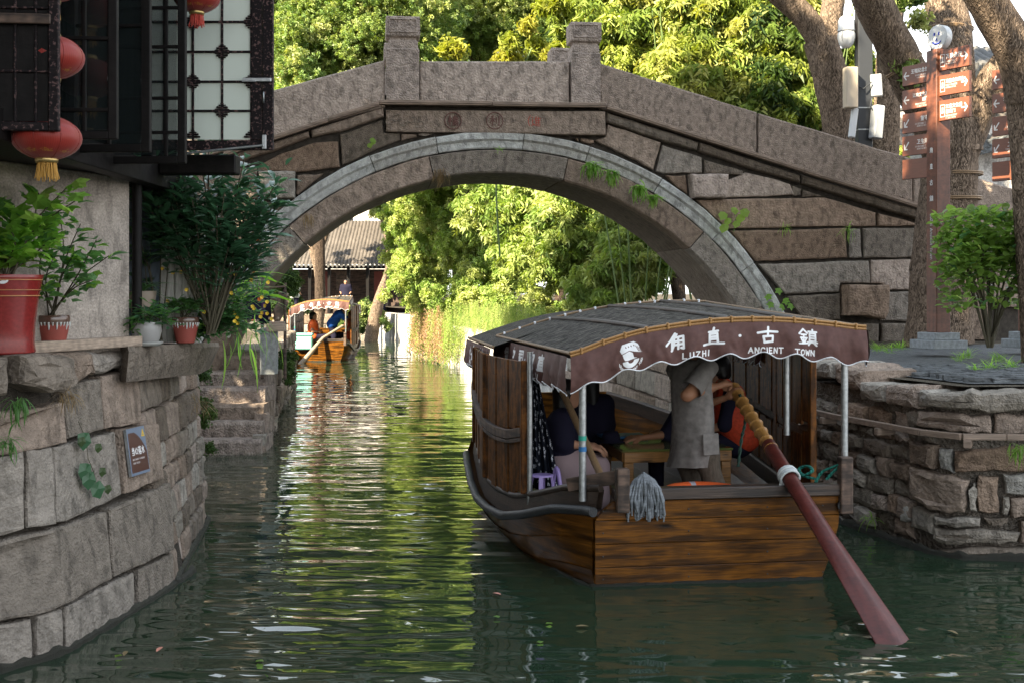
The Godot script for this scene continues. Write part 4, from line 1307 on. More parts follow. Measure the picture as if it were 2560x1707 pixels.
# ---------------------------------------------------------------- the house over the left quay, its window leaves swung open
func leaf_frame(h: Node3D, hinge: Vector3, wide: float, high: float, turn: float, stile: float, cols: Array, rows: Array, pane_m: Material, frame_m: Material, bar := 0.018, label := "") -> Node3D:
	var o := Node3D.new()
	o.name = "window_leaf"
	h.add_child(o, true)
	o.position = hinge - h.position
	o.rotation.y = turn
	if label != "": o.set_meta("label", label)
	var f := MB.new()
	f.cube(Vector3(stile * 0.5, high * 0.5, 0), Vector3(stile, high, 0.04), 0.004)
	f.cube(Vector3(wide - stile * 0.5, high * 0.5, 0), Vector3(stile, high, 0.04), 0.004)
	f.cube(Vector3(wide * 0.5, stile * 0.45, 0), Vector3(wide - stile * 2 - 0.002, stile * 0.9, 0.038), 0.004)
	f.cube(Vector3(wide * 0.5, high - stile * 0.45, 0), Vector3(wide - stile * 2 - 0.002, stile * 0.9, 0.038), 0.004)
	part("frame", f.mesh(), frame_m, o)
	var xs := [stile] + cols + [wide - stile]
	var ys := [stile * 0.9] + rows + [high - stile * 0.9]
	for i in cols.size():
		var b := MB.new()
		b.cube(Vector3(cols[i], high * 0.5, 0), Vector3(bar, high - stile * 1.8, 0.022), 0.003)
		part("lattice_bar", b.mesh(), frame_m, o)
	for i in rows.size():
		var b := MB.new()
		b.cube(Vector3(wide * 0.5, rows[i], 0.001), Vector3(wide - stile * 2, bar, 0.024), 0.003)
		part("lattice_bar", b.mesh(), frame_m, o)
	for i in xs.size() - 1:
		for j in ys.size() - 1:
			var p := MB.new()
			var w: float = xs[i + 1] - xs[i]
			var e: float = ys[j + 1] - ys[j]
			p.cube(Vector3(xs[i] + w * 0.5, ys[j] + e * 0.5, -0.004), Vector3(w - bar * 0.9, e - bar * 0.9, 0.006), 0.001)
			part("pane", p.mesh(), pane_m, o)
	return o

func fret(o: Node3D, x: float, y: float, quads: Array) -> void:
	var b := MB.new()
	for q in quads:
		for s in [[0.0, 0.052, 0.016], [0.016, 0.040, 0.034], [0.034, 0.026, 0.046], [0.046, 0.012, 0.056]]:
			b.cube(Vector3(x + q[0] * s[1] * 0.5, y + q[1] * (s[0] + s[2]) * 0.5, 0.006), Vector3(s[1], s[2] - s[0] - 0.004, 0.014), 0.003)
	part("fret_ornament", b.mesh(), M.paint_worn, o)

func house() -> void:
	mat("glass_dark", lin(0.015, 0.02, 0.02), 0.03, 0.55)
	M.glass_dark.transparency = BaseMaterial3D.TRANSPARENCY_ALPHA
	M.glass_dark.albedo_color.a = 0.45
	mat("frosted", lin(0.44, 0.48, 0.43), 0.5, 0.4)
	M.frosted.albedo_color = lin(0.56, 0.61, 0.54)
	mat("door_grey", lin(0.16, 0.20, 0.25), 0.6, 0.4)
	tri_tex(M.door_grey, M.soft, Vector3(3, 0.6, 3))
	mat("white_paint", lin(0.62, 0.60, 0.55), 0.6, 0.4)
	tri_tex(M.white_paint, M.soft, Vector3(2, 0.5, 2))
	var base := Vector3(-3.2, 1.74, -7.6)
	var h := thing("riverside_house", "old plastered house with open dark window leaves over the left quay", "house", base)
	# plaster wall of the lower storey
	var a := Vector3(-3.75, 0, -5.8)
	var c := Vector3(-2.70, 0, -8.55)
	var b := MB.new()
	b.bar(a + Vector3(-0.14, 2.32, -0.05) - base, c + Vector3(-0.14, 2.32, -0.05) - base, 0.24, 1.26, Vector3.UP, 0.01)
	part("plaster_wall", b.mesh(), M.plaster, h)
	b = MB.new()
	b.bar(Vector3(-3.2, 1.79, -7.06) - base, Vector3(-2.66, 1.79, -8.5) - base, 0.10, 0.07)
	part("skirting_board", b.mesh(), M.wood_pale, h)
	# pipe and post at the corner
	b = MB.new()
	b.tube(pv3([Vector3(-2.70, 1.76, -8.63) - base, Vector3(-2.70, 3.0, -8.63) - base]), [0.035], 10)
	part("corner_pipe", b.mesh(), M.wood_dark, h)
	# recess: grey door, pale boards, dark end wall
	b = MB.new()
	b.cube(Vector3(-2.93, 2.36, -9.45) - base, Vector3(0.34, 1.24, 0.05), 0.006)
	part("door", b.mesh(), M.door_grey, h)
	for k in 5:
		b = MB.new()
		b.cube(Vector3(-2.735 + k * 0.058, 2.36, -9.42 + (k % 2) * 0.012) - base, Vector3(0.05, 1.24, 0.04), 0.006)
		part("pale_board", b.mesh(), M.white_paint, h)
	b = MB.new()
	b.cube(Vector3(-3.38, 2.36, -9.75) - base, Vector3(1.5, 1.26, 0.2), 0.01)
	b.cube(Vector3(-3.3, 2.36, -9.1) - base, Vector3(0.4, 1.26, 0.5), 0.01)
	part("recess_wall", b.mesh(), M.plaster, h)
	# upper storey: floor, posts, sills, dark room behind, roof
	b = MB.new()
	b.cube(Vector3(-4.1, 3.0, -7.0) - base, Vector3(2.9, 0.10, 5.6), 0.01)
	part("upper_floor", b.mesh(), M.wood_dark, h)
	b = MB.new()
	b.bar(Vector3(-2.62, 2.985, -4.2) - base, Vector3(-2.62, 2.985, -9.75) - base, 0.12, 0.16)
	part("sill_beam", b.mesh(), M.wood_dark, h)
	for z in [4.3, 5.45, 6.05, 6.75, 7.35, 8.0, 8.9, 9.75]:
		b = MB.new()
		b.cube(Vector3(-2.70, 4.05, -z) - base, Vector3(0.09, 1.98, 0.09), 0.006)
		part("post", b.mesh(), M.wood_dark, h)
	b = MB.new()
	b.cube(Vector3(-5.5, 4.1, -7.0) - base, Vector3(0.2, 2.1, 5.6), 0.01)
	b.cube(Vector3(-4.1, 4.1, -9.75) - base, Vector3(2.8, 2.1, 0.15), 0.01)
	b.cube(Vector3(-4.1, 4.1, -4.3) - base, Vector3(2.8, 2.1, 0.15), 0.01)
	part("upper_wall", b.mesh(), M.wood_dark, h)
	b = MB.new()
	b.box(Transform3D(Basis(Vector3.FORWARD, -0.42), Vector3(-3.7, 5.75, -7.0) - base), Vector3(4.6, 0.18, 6.6), 0.02)
	part("roof", b.mesh(), M.roof_tile, h)
	b = MB.new()
	b.cube(Vector3(-2.28, 3.06, -8.75) - base, Vector3(0.56, 0.14, 0.16), 0.01)
	part("window_sill", b.mesh(), M.wood_dark, h)
	# the leaves
	var sh := leaf_frame(h, Vector3(-2.66, 2.95, -6.02), 0.375, 1.5, 0.10, 0.05, [0.16, 0.26], [0.30, 0.62], M.wood_dark, M.paint_worn, 0.012, "weathered solid shutter leaf with grey edge")
	b = MB.new()
	b.cube(Vector3(0.19, 0.56, 0.03), Vector3(0.30, 0.05, 0.02), 0.004)
	part("batten", b.mesh(), M.wood_brown, sh)
	leaf_frame(h, Vector3(-2.64, 2.97, -6.52), 0.49, 1.5, 0.04, 0.048, [0.16, 0.31], [0.16, 0.55, 0.95], M.glass_dark, M.wood_dark, 0.02)
	leaf_frame(h, Vector3(-2.64, 2.965, -7.12), 0.50, 1.5, -0.03, 0.052, [0.25], [0.75, 1.1], M.glass_dark, M.wood_dark, 0.02)
	leaf_frame(h, Vector3(-2.64, 2.96, -7.72), 0.55, 1.5, -0.05, 0.052, [0.42], [0.2, 0.42, 0.75, 1.0], M.glass_dark, M.wood_dark, 0.02)
	var lf := leaf_frame(h, Vector3(-2.64, 3.13, -8.42), 0.965, 1.75, 0.0, 0.075, [0.20, 0.40, 0.605, 0.81], [0.275, 0.48, 0.69, 0.90, 1.11, 1.32, 1.53], M.frosted, M.paint_worn, 0.016, "leaf with pale frosted panes and fret ornaments")
	b = MB.new()
	b.cube(Vector3(0.85, 0.87, -0.001), Vector3(0.07, 1.6, 0.035), 0.004)
	part("inner_stile", b.mesh(), M.paint_worn, lf)
	var full := [[1, 1], [-1, 1], [1, -1], [-1, -1]]
	for q in [[0.605, 0.69], [0.605, 0.275], [0.40, 0.48], [0.605, 1.11], [0.40, 0.90]]: fret(lf, q[0], q[1], full)
	for q in [[0.81, 0.48], [0.81, 0.90]]: fret(lf, q[0], q[1], [[-1, 1], [-1, -1]])
	fret(lf, 0.81, 0.085, [[-1, 1]])
	fret(lf, 0.40, 0.085, [[1, 1], [-1, 1]])
	fret(lf, 0.41, 0.875, [[1, 1]])
	b = MB.new()
	b.cube(Vector3(0.855, 0.49, 0.03), Vector3(0.20, 0.028, 0.014), 0.004)
	b.cube(Vector3(0.80, 0.48, 0.035), Vector3(0.10, 0.012, 0.012), 0.003)
	part("bolt", b.mesh(), M.galvanised, lf)
	b = MB.new()
	b.tube(pv3([Vector3(0.90, 0.33, 0.02), Vector3(0.905, 0.345, 0.05), Vector3(0.905, 0.39, 0.05), Vector3(0.90, 0.405, 0.02)]), [0.006], 6)
	part("handle", b.mesh(), M.galvanised, lf)
	b = MB.new()
	b.tube(pv3([Vector3(0.30, -0.035, 0.05), Vector3(0.90, 0.03, 0.04)]), [0.009], 8)
	b.cube(Vector3(0.905, 0.055, 0.03), Vector3(0.03, 0.10, 0.012), 0.003)
	part("stay_rod", b.mesh(), M.galvanised, lf)
	# an added house, unseen, nearer the viewer: its roof keeps the sun off the boat
	var shade_house := thing("riverside_house", "added unseen whitewashed house beside the plastered one, shading the boat", "house", Vector3(-5.6, 1.5, 2.4))
	b = MB.new()
	b.cube(Vector3(0, 3.2, 0), Vector3(4.2, 6.4, 11.6), 0.03)
	part("wall", b.mesh(), M.limewash, shade_house)
	part("roof", tile_slope(Vector3(2.6, 6.2, 5.9), Vector3(2.6, 6.2, -5.9), Vector3(0, 8.0, -5.9), Vector3(0, 8.0, 5.9), 0.22).mesh(), M.roof_tile, shade_house)
	part("roof", tile_slope(Vector3(-2.6, 6.2, -5.9), Vector3(-2.6, 6.2, 5.9), Vector3(0, 8.0, 5.9), Vector3(0, 8.0, -5.9), 0.22).mesh(), M.roof_tile, shade_house)
	for k in 3:
		b = MB.new()
		b.cube(Vector3(2.12, 3.9, -3.8 + k * 3.6), Vector3(0.06, 1.3, 1.4), 0.01)
		var wn := part("window", b.mesh(), M.wood_dark, shade_house)
		b = MB.new()
		b.cube(Vector3(2.15, 3.9, -3.8 + k * 3.6), Vector3(0.03, 1.1, 1.2), 0.005)
		part("pane", b.mesh(), M.glass_dark, wn)
	# lanterns
	lantern_tex()
	lantern(Vector3(-2.401,3.357,-6.22), 0.172, "red silk lantern half hidden behind the shutter, under another tassel", "tassel_gold")
	lantern(Vector3(-2.415,2.938,-6.22), 0.172, "lowest red silk lantern on the string, above the leafy red pot", "tassel_gold")
	lantern(Vector3(-2.401,3.761,-6.22), 0.172, "topmost red lantern on the string with only its gold tassel showing", "tassel_gold")
	lantern(Vector3(-2.091,4.087,-7.95), 0.150, "red lantern with red tassel hanging before the frosted window leaf", "tassel_red")

func lantern_tex() -> void:
	var im := Image.create_empty(512, 256, false, Image.FORMAT_RGB8)
	im.fill(Color(0.70, 0.13, 0.12))
	var r := RandomNumberGenerator.new()
	r.seed = 9
	for y in 256:
		for x in 512:
			var w := sin(x * 1.1 + sin(y * 0.05) * 2.0) * 0.02
			im.set_pixel(x, y, Color(0.53 + w, 0.15 + w, 0.11 + w))
	for k in 8:
		var cx := 32 + k * 64 + r.randf_range(-8, 8)
		var cy := 52.0
		for p in 26:
			var a := r.randf() * TAU
			var d := r.randf() * 22.0
			line(im, Vector2(cx + cos(a) * d, cy + sin(a) * d * 0.55), Vector2(cx + cos(a) * d + r.randf_range(-5, 5), cy + sin(a) * d * 0.55 + r.randf_range(-3, 3)), 1.4, Color(0.62, 0.42, 0.10))
	var m := mat("lantern_silk", Color.WHITE, 0.45, 0.4)
	m.albedo_texture = ImageTexture.create_from_image(im)
	m.rim_enabled = true
	m.rim = 0.3
	m.backlight_enabled = true
	m.backlight = Color(0.45, 0.2, 0.15)
	mat("lantern_gold", lin(0.55, 0.40, 0.16), 0.35).metallic = 0.7
	mat("tassel_gold", lin(0.50, 0.27, 0.05), 0.7)
	mat("tassel_red", lin(0.50, 0.06, 0.04), 0.7)
	mat("cord_black", lin(0.02, 0.02, 0.02), 0.8)

func lantern(at: Vector3, r: float, label: String, tassel: String) -> void:
	var t := thing("paper_lantern", label, "lantern", at - Vector3(0, r, 0), 0.0, "red lanterns hanging at the house")
	var k := Vector3(0, r, 0)
	var b := MB.new()
	var rows := []
	for i in 13:
		var a := -1.25 + 2.5 * i / 12.0
		var row := PackedVector3Array()
		for j in 40:
			var ph := TAU * j / 40.0
			var rr := r * cos(a) * (1.0 + 0.025 * absf(sin(ph * 4.0)))
			row.append(k + Vector3(cos(-ph) * rr, sin(a) * r * 0.66, sin(-ph) * rr))
		row.append(row[0])
		rows.append(row)
	b.sheet(rows)
	part("silk_body", b.mesh(), M.lantern_silk, t)
	for j in 8:
		var rb := MB.new()
		var path := PackedVector3Array()
		for i in 11:
			var a := -1.25 + 2.5 * i / 10.0
			var ph := TAU * (j * 5) / 40.0
			path.append(k + Vector3(cos(-ph) * cos(a), 0, sin(-ph) * cos(a)) * r * 1.004 + Vector3(0, sin(a) * r * 0.66, 0))
		rb.tube(path, [0.0022], 5)
		part("rib", rb.mesh(), M.lantern_silk, t)
	for s in [-1.0, 1.0]:
		var c := MB.new()
		c.lathe(k + Vector3(0, s * r * 0.66, 0), [Vector2(0.0, -0.016), Vector2(r * 0.32, -0.016), Vector2(r * 0.34, 0.0), Vector2(r * 0.30, 0.018), Vector2(0.0, 0.018)], 18)
		part("cap_ring", c.mesh(), M.lantern_gold, t)
	var f := MB.new()
	for j in 34:
		var ph := TAU * j / 34.0
		var e := r * 0.27 * sqrt(rng.randf_range(0.4, 1.0))
		var p0 := k + Vector3(cos(ph) * e, -r * 0.70, sin(ph) * e)
		f.tube(pv3([p0, p0 + Vector3(cos(ph) * 0.006, -0.05, 0), p0 + Vector3(cos(ph) * 0.012 + rng.randf_range(-0.006, 0.006), -r * rng.randf_range(0.5, 0.62), sin(ph) * 0.01)]), [0.003, 0.0028, 0.0022], 4, false)
	part("tassel", f.mesh(), M[tassel], t)
	var w := MB.new()
	w.tube(pv3([k + Vector3(0, r * 0.68, 0), k + Vector3(0.008, r * 1.12, 0), k + Vector3(0, r * 1.5, 0)]), [0.003], 5)
	part("hanging_cord", w.mesh(), M.cord_black, t)

# ---------------------------------------------------------------- trees and plants
const SUNNY := [Color(0.239, 0.319, 0.091), Color(0.331, 0.393, 0.125), Color(0.154, 0.239, 0.063), Color(0.433, 0.467, 0.194), Color(0.194, 0.296, 0.097)]
const BAMBOO := [Color(0.376, 0.433, 0.085), Color(0.274, 0.353, 0.068), Color(0.500, 0.500, 0.148), Color(0.171, 0.251, 0.051)]
const DEEP := [Color(0.045, 0.085, 0.02), Color(0.06, 0.11, 0.025), Color(0.035, 0.07, 0.02), Color(0.08, 0.13, 0.03)]
const FRESH := [Color(0.285, 0.399, 0.097), Color(0.376, 0.456, 0.137), Color(0.182, 0.285, 0.068), Color(0.456, 0.500, 0.194)]
var SP := {}

func tree(called: String, label: String, group: String, base: Vector3, limbs: Array, blobs: Array, sp: Mesh, lm: Material, tones: Array, s: int, size := 1.0, bark: Material = null, upright := 0.0, per := 36, clump := 0.22) -> Node3D:
	var t := thing(called, label, "tree" if not called.begins_with("bamboo") else "bamboo", base, 0.0, group)
	var b := MB.new()
	for l in limbs:
		var pts := []
		for p in l[0]: pts.append(p - base)
		limb(b, pts, l[1], l[2], l[3] if l.size() > 3 else 9)
	part("trunk" if not called.begins_with("bamboo") else "culms", b.mesh(), bark if bark else M.bark_dark, t)
	var bl := []
	for q in blobs: bl.append([q[0] - base, q[1], q[2]])
	foliage("crown", t, bl, sp, lm, tones, s, size, upright, clump, per)
	return t

func trees() -> void:
	SP.broad = sprig(9, 0.10, 0.046, 1.0, 0.12, 0.3, 1)
	SP.small = sprig(9, 0.07, 0.034, 1.0, 0.09, 0.3, 2)
	SP.bamboo = sprig(8, 0.165, 0.021, 1.0, 0.14, 0.7, 3)
	SP.long = sprig(7, 0.17, 0.045, 1.0, 0.16, 0.6, 4)
	SP.far = sprig(9, 0.2, 0.10, 1.0, 0.2, 0.3, 5)
	var g := "trees beyond the bridge"
	tree("camphor_tree", "large bright green tree behind the left parapet post of the bridge", g, Vector3(-7.6, 1.2, -32),
		[[[Vector3(-7.6, 1.2, -32), Vector3(-7.2, 4, -32), Vector3(-4.6, 7.5, -31.8)], 0.35, 0.2], [[Vector3(-6.2, 5.5, -32), Vector3(-3.4, 8, -31.5), Vector3(-2.6, 10, -31)], 0.2, 0.05], [[Vector3(-6.6, 5, -32), Vector3(-6.8, 8, -31.5)], 0.16, 0.05]],
		[[Vector3(-4.067,8.809,-30.5), Vector3(2.0, 1.5, 1.8), 5616], [Vector3(-5.2,8.1,-30), Vector3(0.9, 1.5, 1.2), 2808], [Vector3(-4.88,10.131,-30.5), Vector3(2.0, 1.5, 2.0), 3240], [Vector3(-2.79,9.228,-31), Vector3(1.6, 1.9, 1.6), 4752], [Vector3(-3.99,8.082,-31.5), Vector3(2.0, 0.8, 1.4), 2592], [Vector3(-3.1,11.295,-31), Vector3(3.0, 1.6, 2.4), 1944], [Vector3(-4.133,6.542,-31), Vector3(2.0, 1.3, 1.6), 2430], [Vector3(-2.48,6.542,-31), Vector3(1.6, 1.4, 1.4), 2430]],
		SP.broad, M.leaf_sun, SUNNY, 101, 0.85)
	tree("camphor_tree", "broad leafy tree with dark forked trunk seen above the bridge's middle slab", g, Vector3(-1.0, 1.3, -35),
		[[[Vector3(-1.167,2.442,-35), Vector3(-1.05,7.108,-35), Vector3(-0.98,9.208,-35), Vector3(-1.167,11.308,-35)], 0.38, 0.2], [[Vector3(-1.003,8.858,-35), Vector3(-1.615,9.82,-34.6), Vector3(-2.153,10.82,-34)], 0.2, 0.06], [[Vector3(-1.027,8.625,-35), Vector3(-0.23,9.682,-34.5), Vector3(0.567,10.707,-34)], 0.16, 0.05]],
		[[Vector3(-2.122,9.576,-33.5), Vector3(1.4, 1.3, 1.2), 3672], [Vector3(0.223,9.911,-33.5), Vector3(1.7, 1.6, 1.4), 4752], [Vector3(1.32,9.135,-33), Vector3(1.2, 1.2, 1.2), 3240], [Vector3(-0.567,11.613,-34), Vector3(3.0, 1.3, 2), 3240], [Vector3(-0.987,9.488,-37), Vector3(2.8, 1.6, 1.0), 3240], [Vector3(-0.88,6.495,-33), Vector3(1.8, 1.4, 1.4), 2700], [Vector3(0.853,6.363,-32), Vector3(1.6, 1.4, 1.4), 2430]],
		SP.broad, M.leaf_sun, SUNNY, 102, 0.85)
	tree("young_tree", "young tree with pale yellow shoots just above the bridge parapet", g, Vector3(-0.245,2.844,-24.5),
		[[[Vector3(-0.245,2.844,-24.5), Vector3(-0.327,4.804,-24.5), Vector3(-0.163,6.601,-24.5)], 0.02, 0.015], [[Vector3(-0.286,5.621,-24.5), Vector3(0.405,7.05,-24.3)], 0.035, 0.015], [[Vector3(-0.286,5.457,-24.5), Vector3(-1.057,6.827,-24.4)], 0.035, 0.015]],
		[[Vector3(-0.898,6.846,-24.5), Vector3(0.75, 0.28, 0.4), 110], [Vector3(0.163,6.846,-24.5), Vector3(0.7, 0.35, 0.4), 120], [Vector3(0.081,7.213,-24.3), Vector3(0.35, 0.5, 0.3), 80], [Vector3(0.732,7.477,-24.4), Vector3(0.5, 0.7, 0.4), 160]],
		SP.long, M.leaf_sun, [Color(0.34, 0.36, 0.06), Color(0.28, 0.33, 0.06), Color(0.40, 0.38, 0.08)], 103, 1.0, M.stem_green)
	for q in [
		["bamboo clump filling the air right of the tall parapet post", 1600, 24.6, [[Vector3(2.542,7.767,-24.6), Vector3(1.2, 1.3, 1.0), 5616], [Vector3(1.848,7.652,-25.2), Vector3(0.8, 1.0, 0.8), 2808], [Vector3(2.645,6.573,-24.8), Vector3(1.2, 0.7, 0.8), 3240], [Vector3(2.333,8.942,-25), Vector3(1.8, 0.8, 1.2), 1944]]],
		["bamboo clump nodding over the sloping parapet beside the grey trunk", 1800, 23.8, [[Vector3(3.967,7.426,-23.8), Vector3(1.2, 1.2, 1.0), 5616], [Vector3(3.855,6.123,-23.6), Vector3(1.3, 0.9, 0.8), 4752], [Vector3(3.84,8.59,-24), Vector3(1.5, 0.8, 1.2), 1512]]],
		["darker bamboo clump close behind the forked grey trunk", 1960, 23.2, [[Vector3(5.104,6.906,-23.2), Vector3(0.8, 1.3, 0.8), 3672], [Vector3(5.137,5.562,-23), Vector3(0.9, 0.8, 0.7), 3240], [Vector3(5.743,7.617,-23.6), Vector3(0.5, 1.0, 0.6), 1080], [Vector3(6.937,6.385,-24.2), Vector3(0.35, 1.1, 0.5), 907], [Vector3(7.28,4.59,-24), Vector3(0.6, 0.5, 0.4), 561], [Vector3(6.162,5.231,-23.4), Vector3(0.5, 0.5, 0.5), 907]]],
	]:
		var base := Vector3((q[1] - 1280.0) * q[2] / 3000.0, 1.4, -q[2])
		var limbs := []
		for k in 9:
			var x := rng.randf_range(-0.8, 0.8)
			limbs.append([[base + Vector3(x * 0.6, 0, rng.randf_range(-0.4, 0.4)), base + Vector3(x * 1.3, 3, 0.1), base + Vector3(x * 1.9 + rng.randf_range(-0.3, 0.3), 6.2, 0.4)], 0.020, 0.010, 6])
		tree("bamboo", q[0], "bamboo clumps on the right bank", base, limbs, q[3], SP.bamboo, M.leaf_sun, BAMBOO if q[1] < 1900 else BAMBOO + DEEP, 110 + int(q[1]), 0.9, M.stem_green, 0.35, 30)
	# foliage seen through the arch
	g = "trees and shrubs seen through the arch"
	tree("willow_leaved_tree", "bright weeping tree filling the right half of the arch", g, Vector3(2.567,1.188,-27.5),
		[[[Vector3(3.78,1.205,-27), Vector3(3.357,3.077,-26.5), Vector3(2.473,3.74,-26.5), Vector3(1.44,4.445,-27)], 0.10, 0.03], [[Vector3(3.268,3.166,-26.5), Vector3(2.253,3.233,-26), Vector3(1.237,2.901,-26.5)], 0.05, 0.015], [[Vector3(2.827,3.607,-26.5), Vector3(1.08,3.635,-27), Vector3(0.45,3.995,-27)], 0.04, 0.012]],
		[[Vector3(0.285,4.002,-28.5), Vector3(1.5, 0.9, 1.0), 4968], [Vector3(1.787,3.713,-26.8), Vector3(1.3, 0.9, 0.9), 4968], [Vector3(2.709,2.87,-25.4), Vector3(0.8, 0.8, 0.6), 3024], [Vector3(1.12,2.943,-28), Vector3(1.5, 0.7, 0.8), 3888], [Vector3(2.219,2.193,-25.6), Vector3(1.0, 0.5, 0.6), 2376], [Vector3(3.33,3.635,-27), Vector3(0.8, 0.8, 0.6), 1944], [Vector3(1.16,4.905,-29), Vector3(2.6, 0.6, 1.2), 3240]],
		SP.bamboo, M.leaf_sun, FRESH, 121, 0.8, M.bark_dark, 0.3)
	tree("leafy_tree", "yellow-green tree at the centre of the arch opening", g, Vector3(-1.56,0.77,-36),
		[[[Vector3(-1.56,0.77,-36), Vector3(-1.68,3.05,-36), Vector3(-1.92,4.85,-36)], 0.2, 0.08]],
		[[Vector3(-2.4,4.37,-36), Vector3(1.2, 1.3, 1.1), 4752], [Vector3(-1.167,3.608,-35), Vector3(1.2, 1.2, 1.0), 4752], [Vector3(-2.713,2.952,-37), Vector3(0.9, 0.8, 0.8), 2808], [Vector3(-0.447,2.541,-33.5), Vector3(1.1, 0.6, 0.8), 2592], [Vector3(-1.56,5.45,-36), Vector3(2.0, 0.9, 1.2), 2808], [Vector3(-3.51,3.775,-39), Vector3(0.7, 1.5, 0.8), 2160]],
		SP.small, M.leaf_sun, FRESH, 122, 1.2)
	tree("leafy_tree", "bright unseen tree on the left bank, placed for its reflection in the water", g, Vector3(-9.0, 1.2, -37),  # hidden behind the bridge, set here for its bright green reflection
		[[[Vector3(-9.0, 1.2, -37), Vector3(-8.0, 5.0, -37), Vector3(-5.5, 7.0, -36.5)], 0.28, 0.12], [[Vector3(-8.0, 5.0, -37), Vector3(-7.0, 9.0, -37)], 0.16, 0.06]],
		[[Vector3(-5.84,6.348,-36.5), Vector3(1.5, 1.2, 1.4), 1700], [Vector3(-4.44,6.89,-36), Vector3(1.6, 1.5, 1.4), 2000], [Vector3(-6.57,7.807,-36.5), Vector3(1.4, 1.6, 1.4), 1500], [Vector3(-3.84,8.45,-36), Vector3(1.5, 1.5, 1.3), 1500], [Vector3(-5.673,5.48,-37), Vector3(1.2, 0.8, 1.0), 900], [Vector3(-4.193,5.788,-37), Vector3(1.0, 0.7, 1.0), 700]], SP.broad, M.leaf_sun, FRESH, 124, 1.15)
	tree("dark_tree", "dark green tree far behind the camphor crown at the window edge", g, Vector3(-9.6, 1.2, -46),
		[[[Vector3(-9.6, 1.2, -46), Vector3(-9.4, 9, -46)], 0.3, 0.1]], [[Vector3(-8.893,11.887,-46), Vector3(1.0, 2.4, 1.2), 1500], [Vector3(-9.507,12.96,-46), Vector3(1.4, 2.2, 1.2), 1500], [Vector3(-9.047,10.353,-46), Vector3(1.2, 1.0, 1.2), 800]], SP.far, M.leaf_soft, DEEP, 123, 1.0)
	# a further row of crowns closes the view
	var k := 0
	for q in [[800, 40, 52, 4.2], [1090, 0, 54, 4.2], [1400, 0, 52, 4.4], [1700, 20, 50, 4.2], [1250, 420, 56, 4.0], [1480, 430, 50, 3.6], [1700, 480, 44, 3.4], [1000, 380, 60, 3.4], [800, 330, 82, 6.0], [980, 300, 84, 5.5]]:
		var c := Vector3((q[0] - 1280.0) * q[2] / 3000.0, 2.15 - (q[1] - 725.0) * q[2] / 3000.0, -q[2])
		tree("background_tree", ["dim green crown far behind the left of the bridge", "dim green crown far behind the middle parapet slab", "dim green crown behind the right parapet post", "dim green crown far behind the bamboo", "far green tree high in the arch opening", "far green tree behind the weeping tree in the arch", "far green tree behind the arch's right flank", "far green tree over the old tiled roof", "tall far crown left behind the pale house", "tall far crown right behind the pale house"][k], "far trees", Vector3(c.x, 1.2, c.z),
			[[[Vector3(c.x, 1.2, c.z), c], 0.25, 0.12]], [[c, Vector3(q[3], q[3] * 0.75, 2.0), 1700]], SP.far, M.leaf_soft, SUNNY + DEEP, 130 + k, 1.25)
		k += 1
	vines()
	right_trees()
	shade_trees()

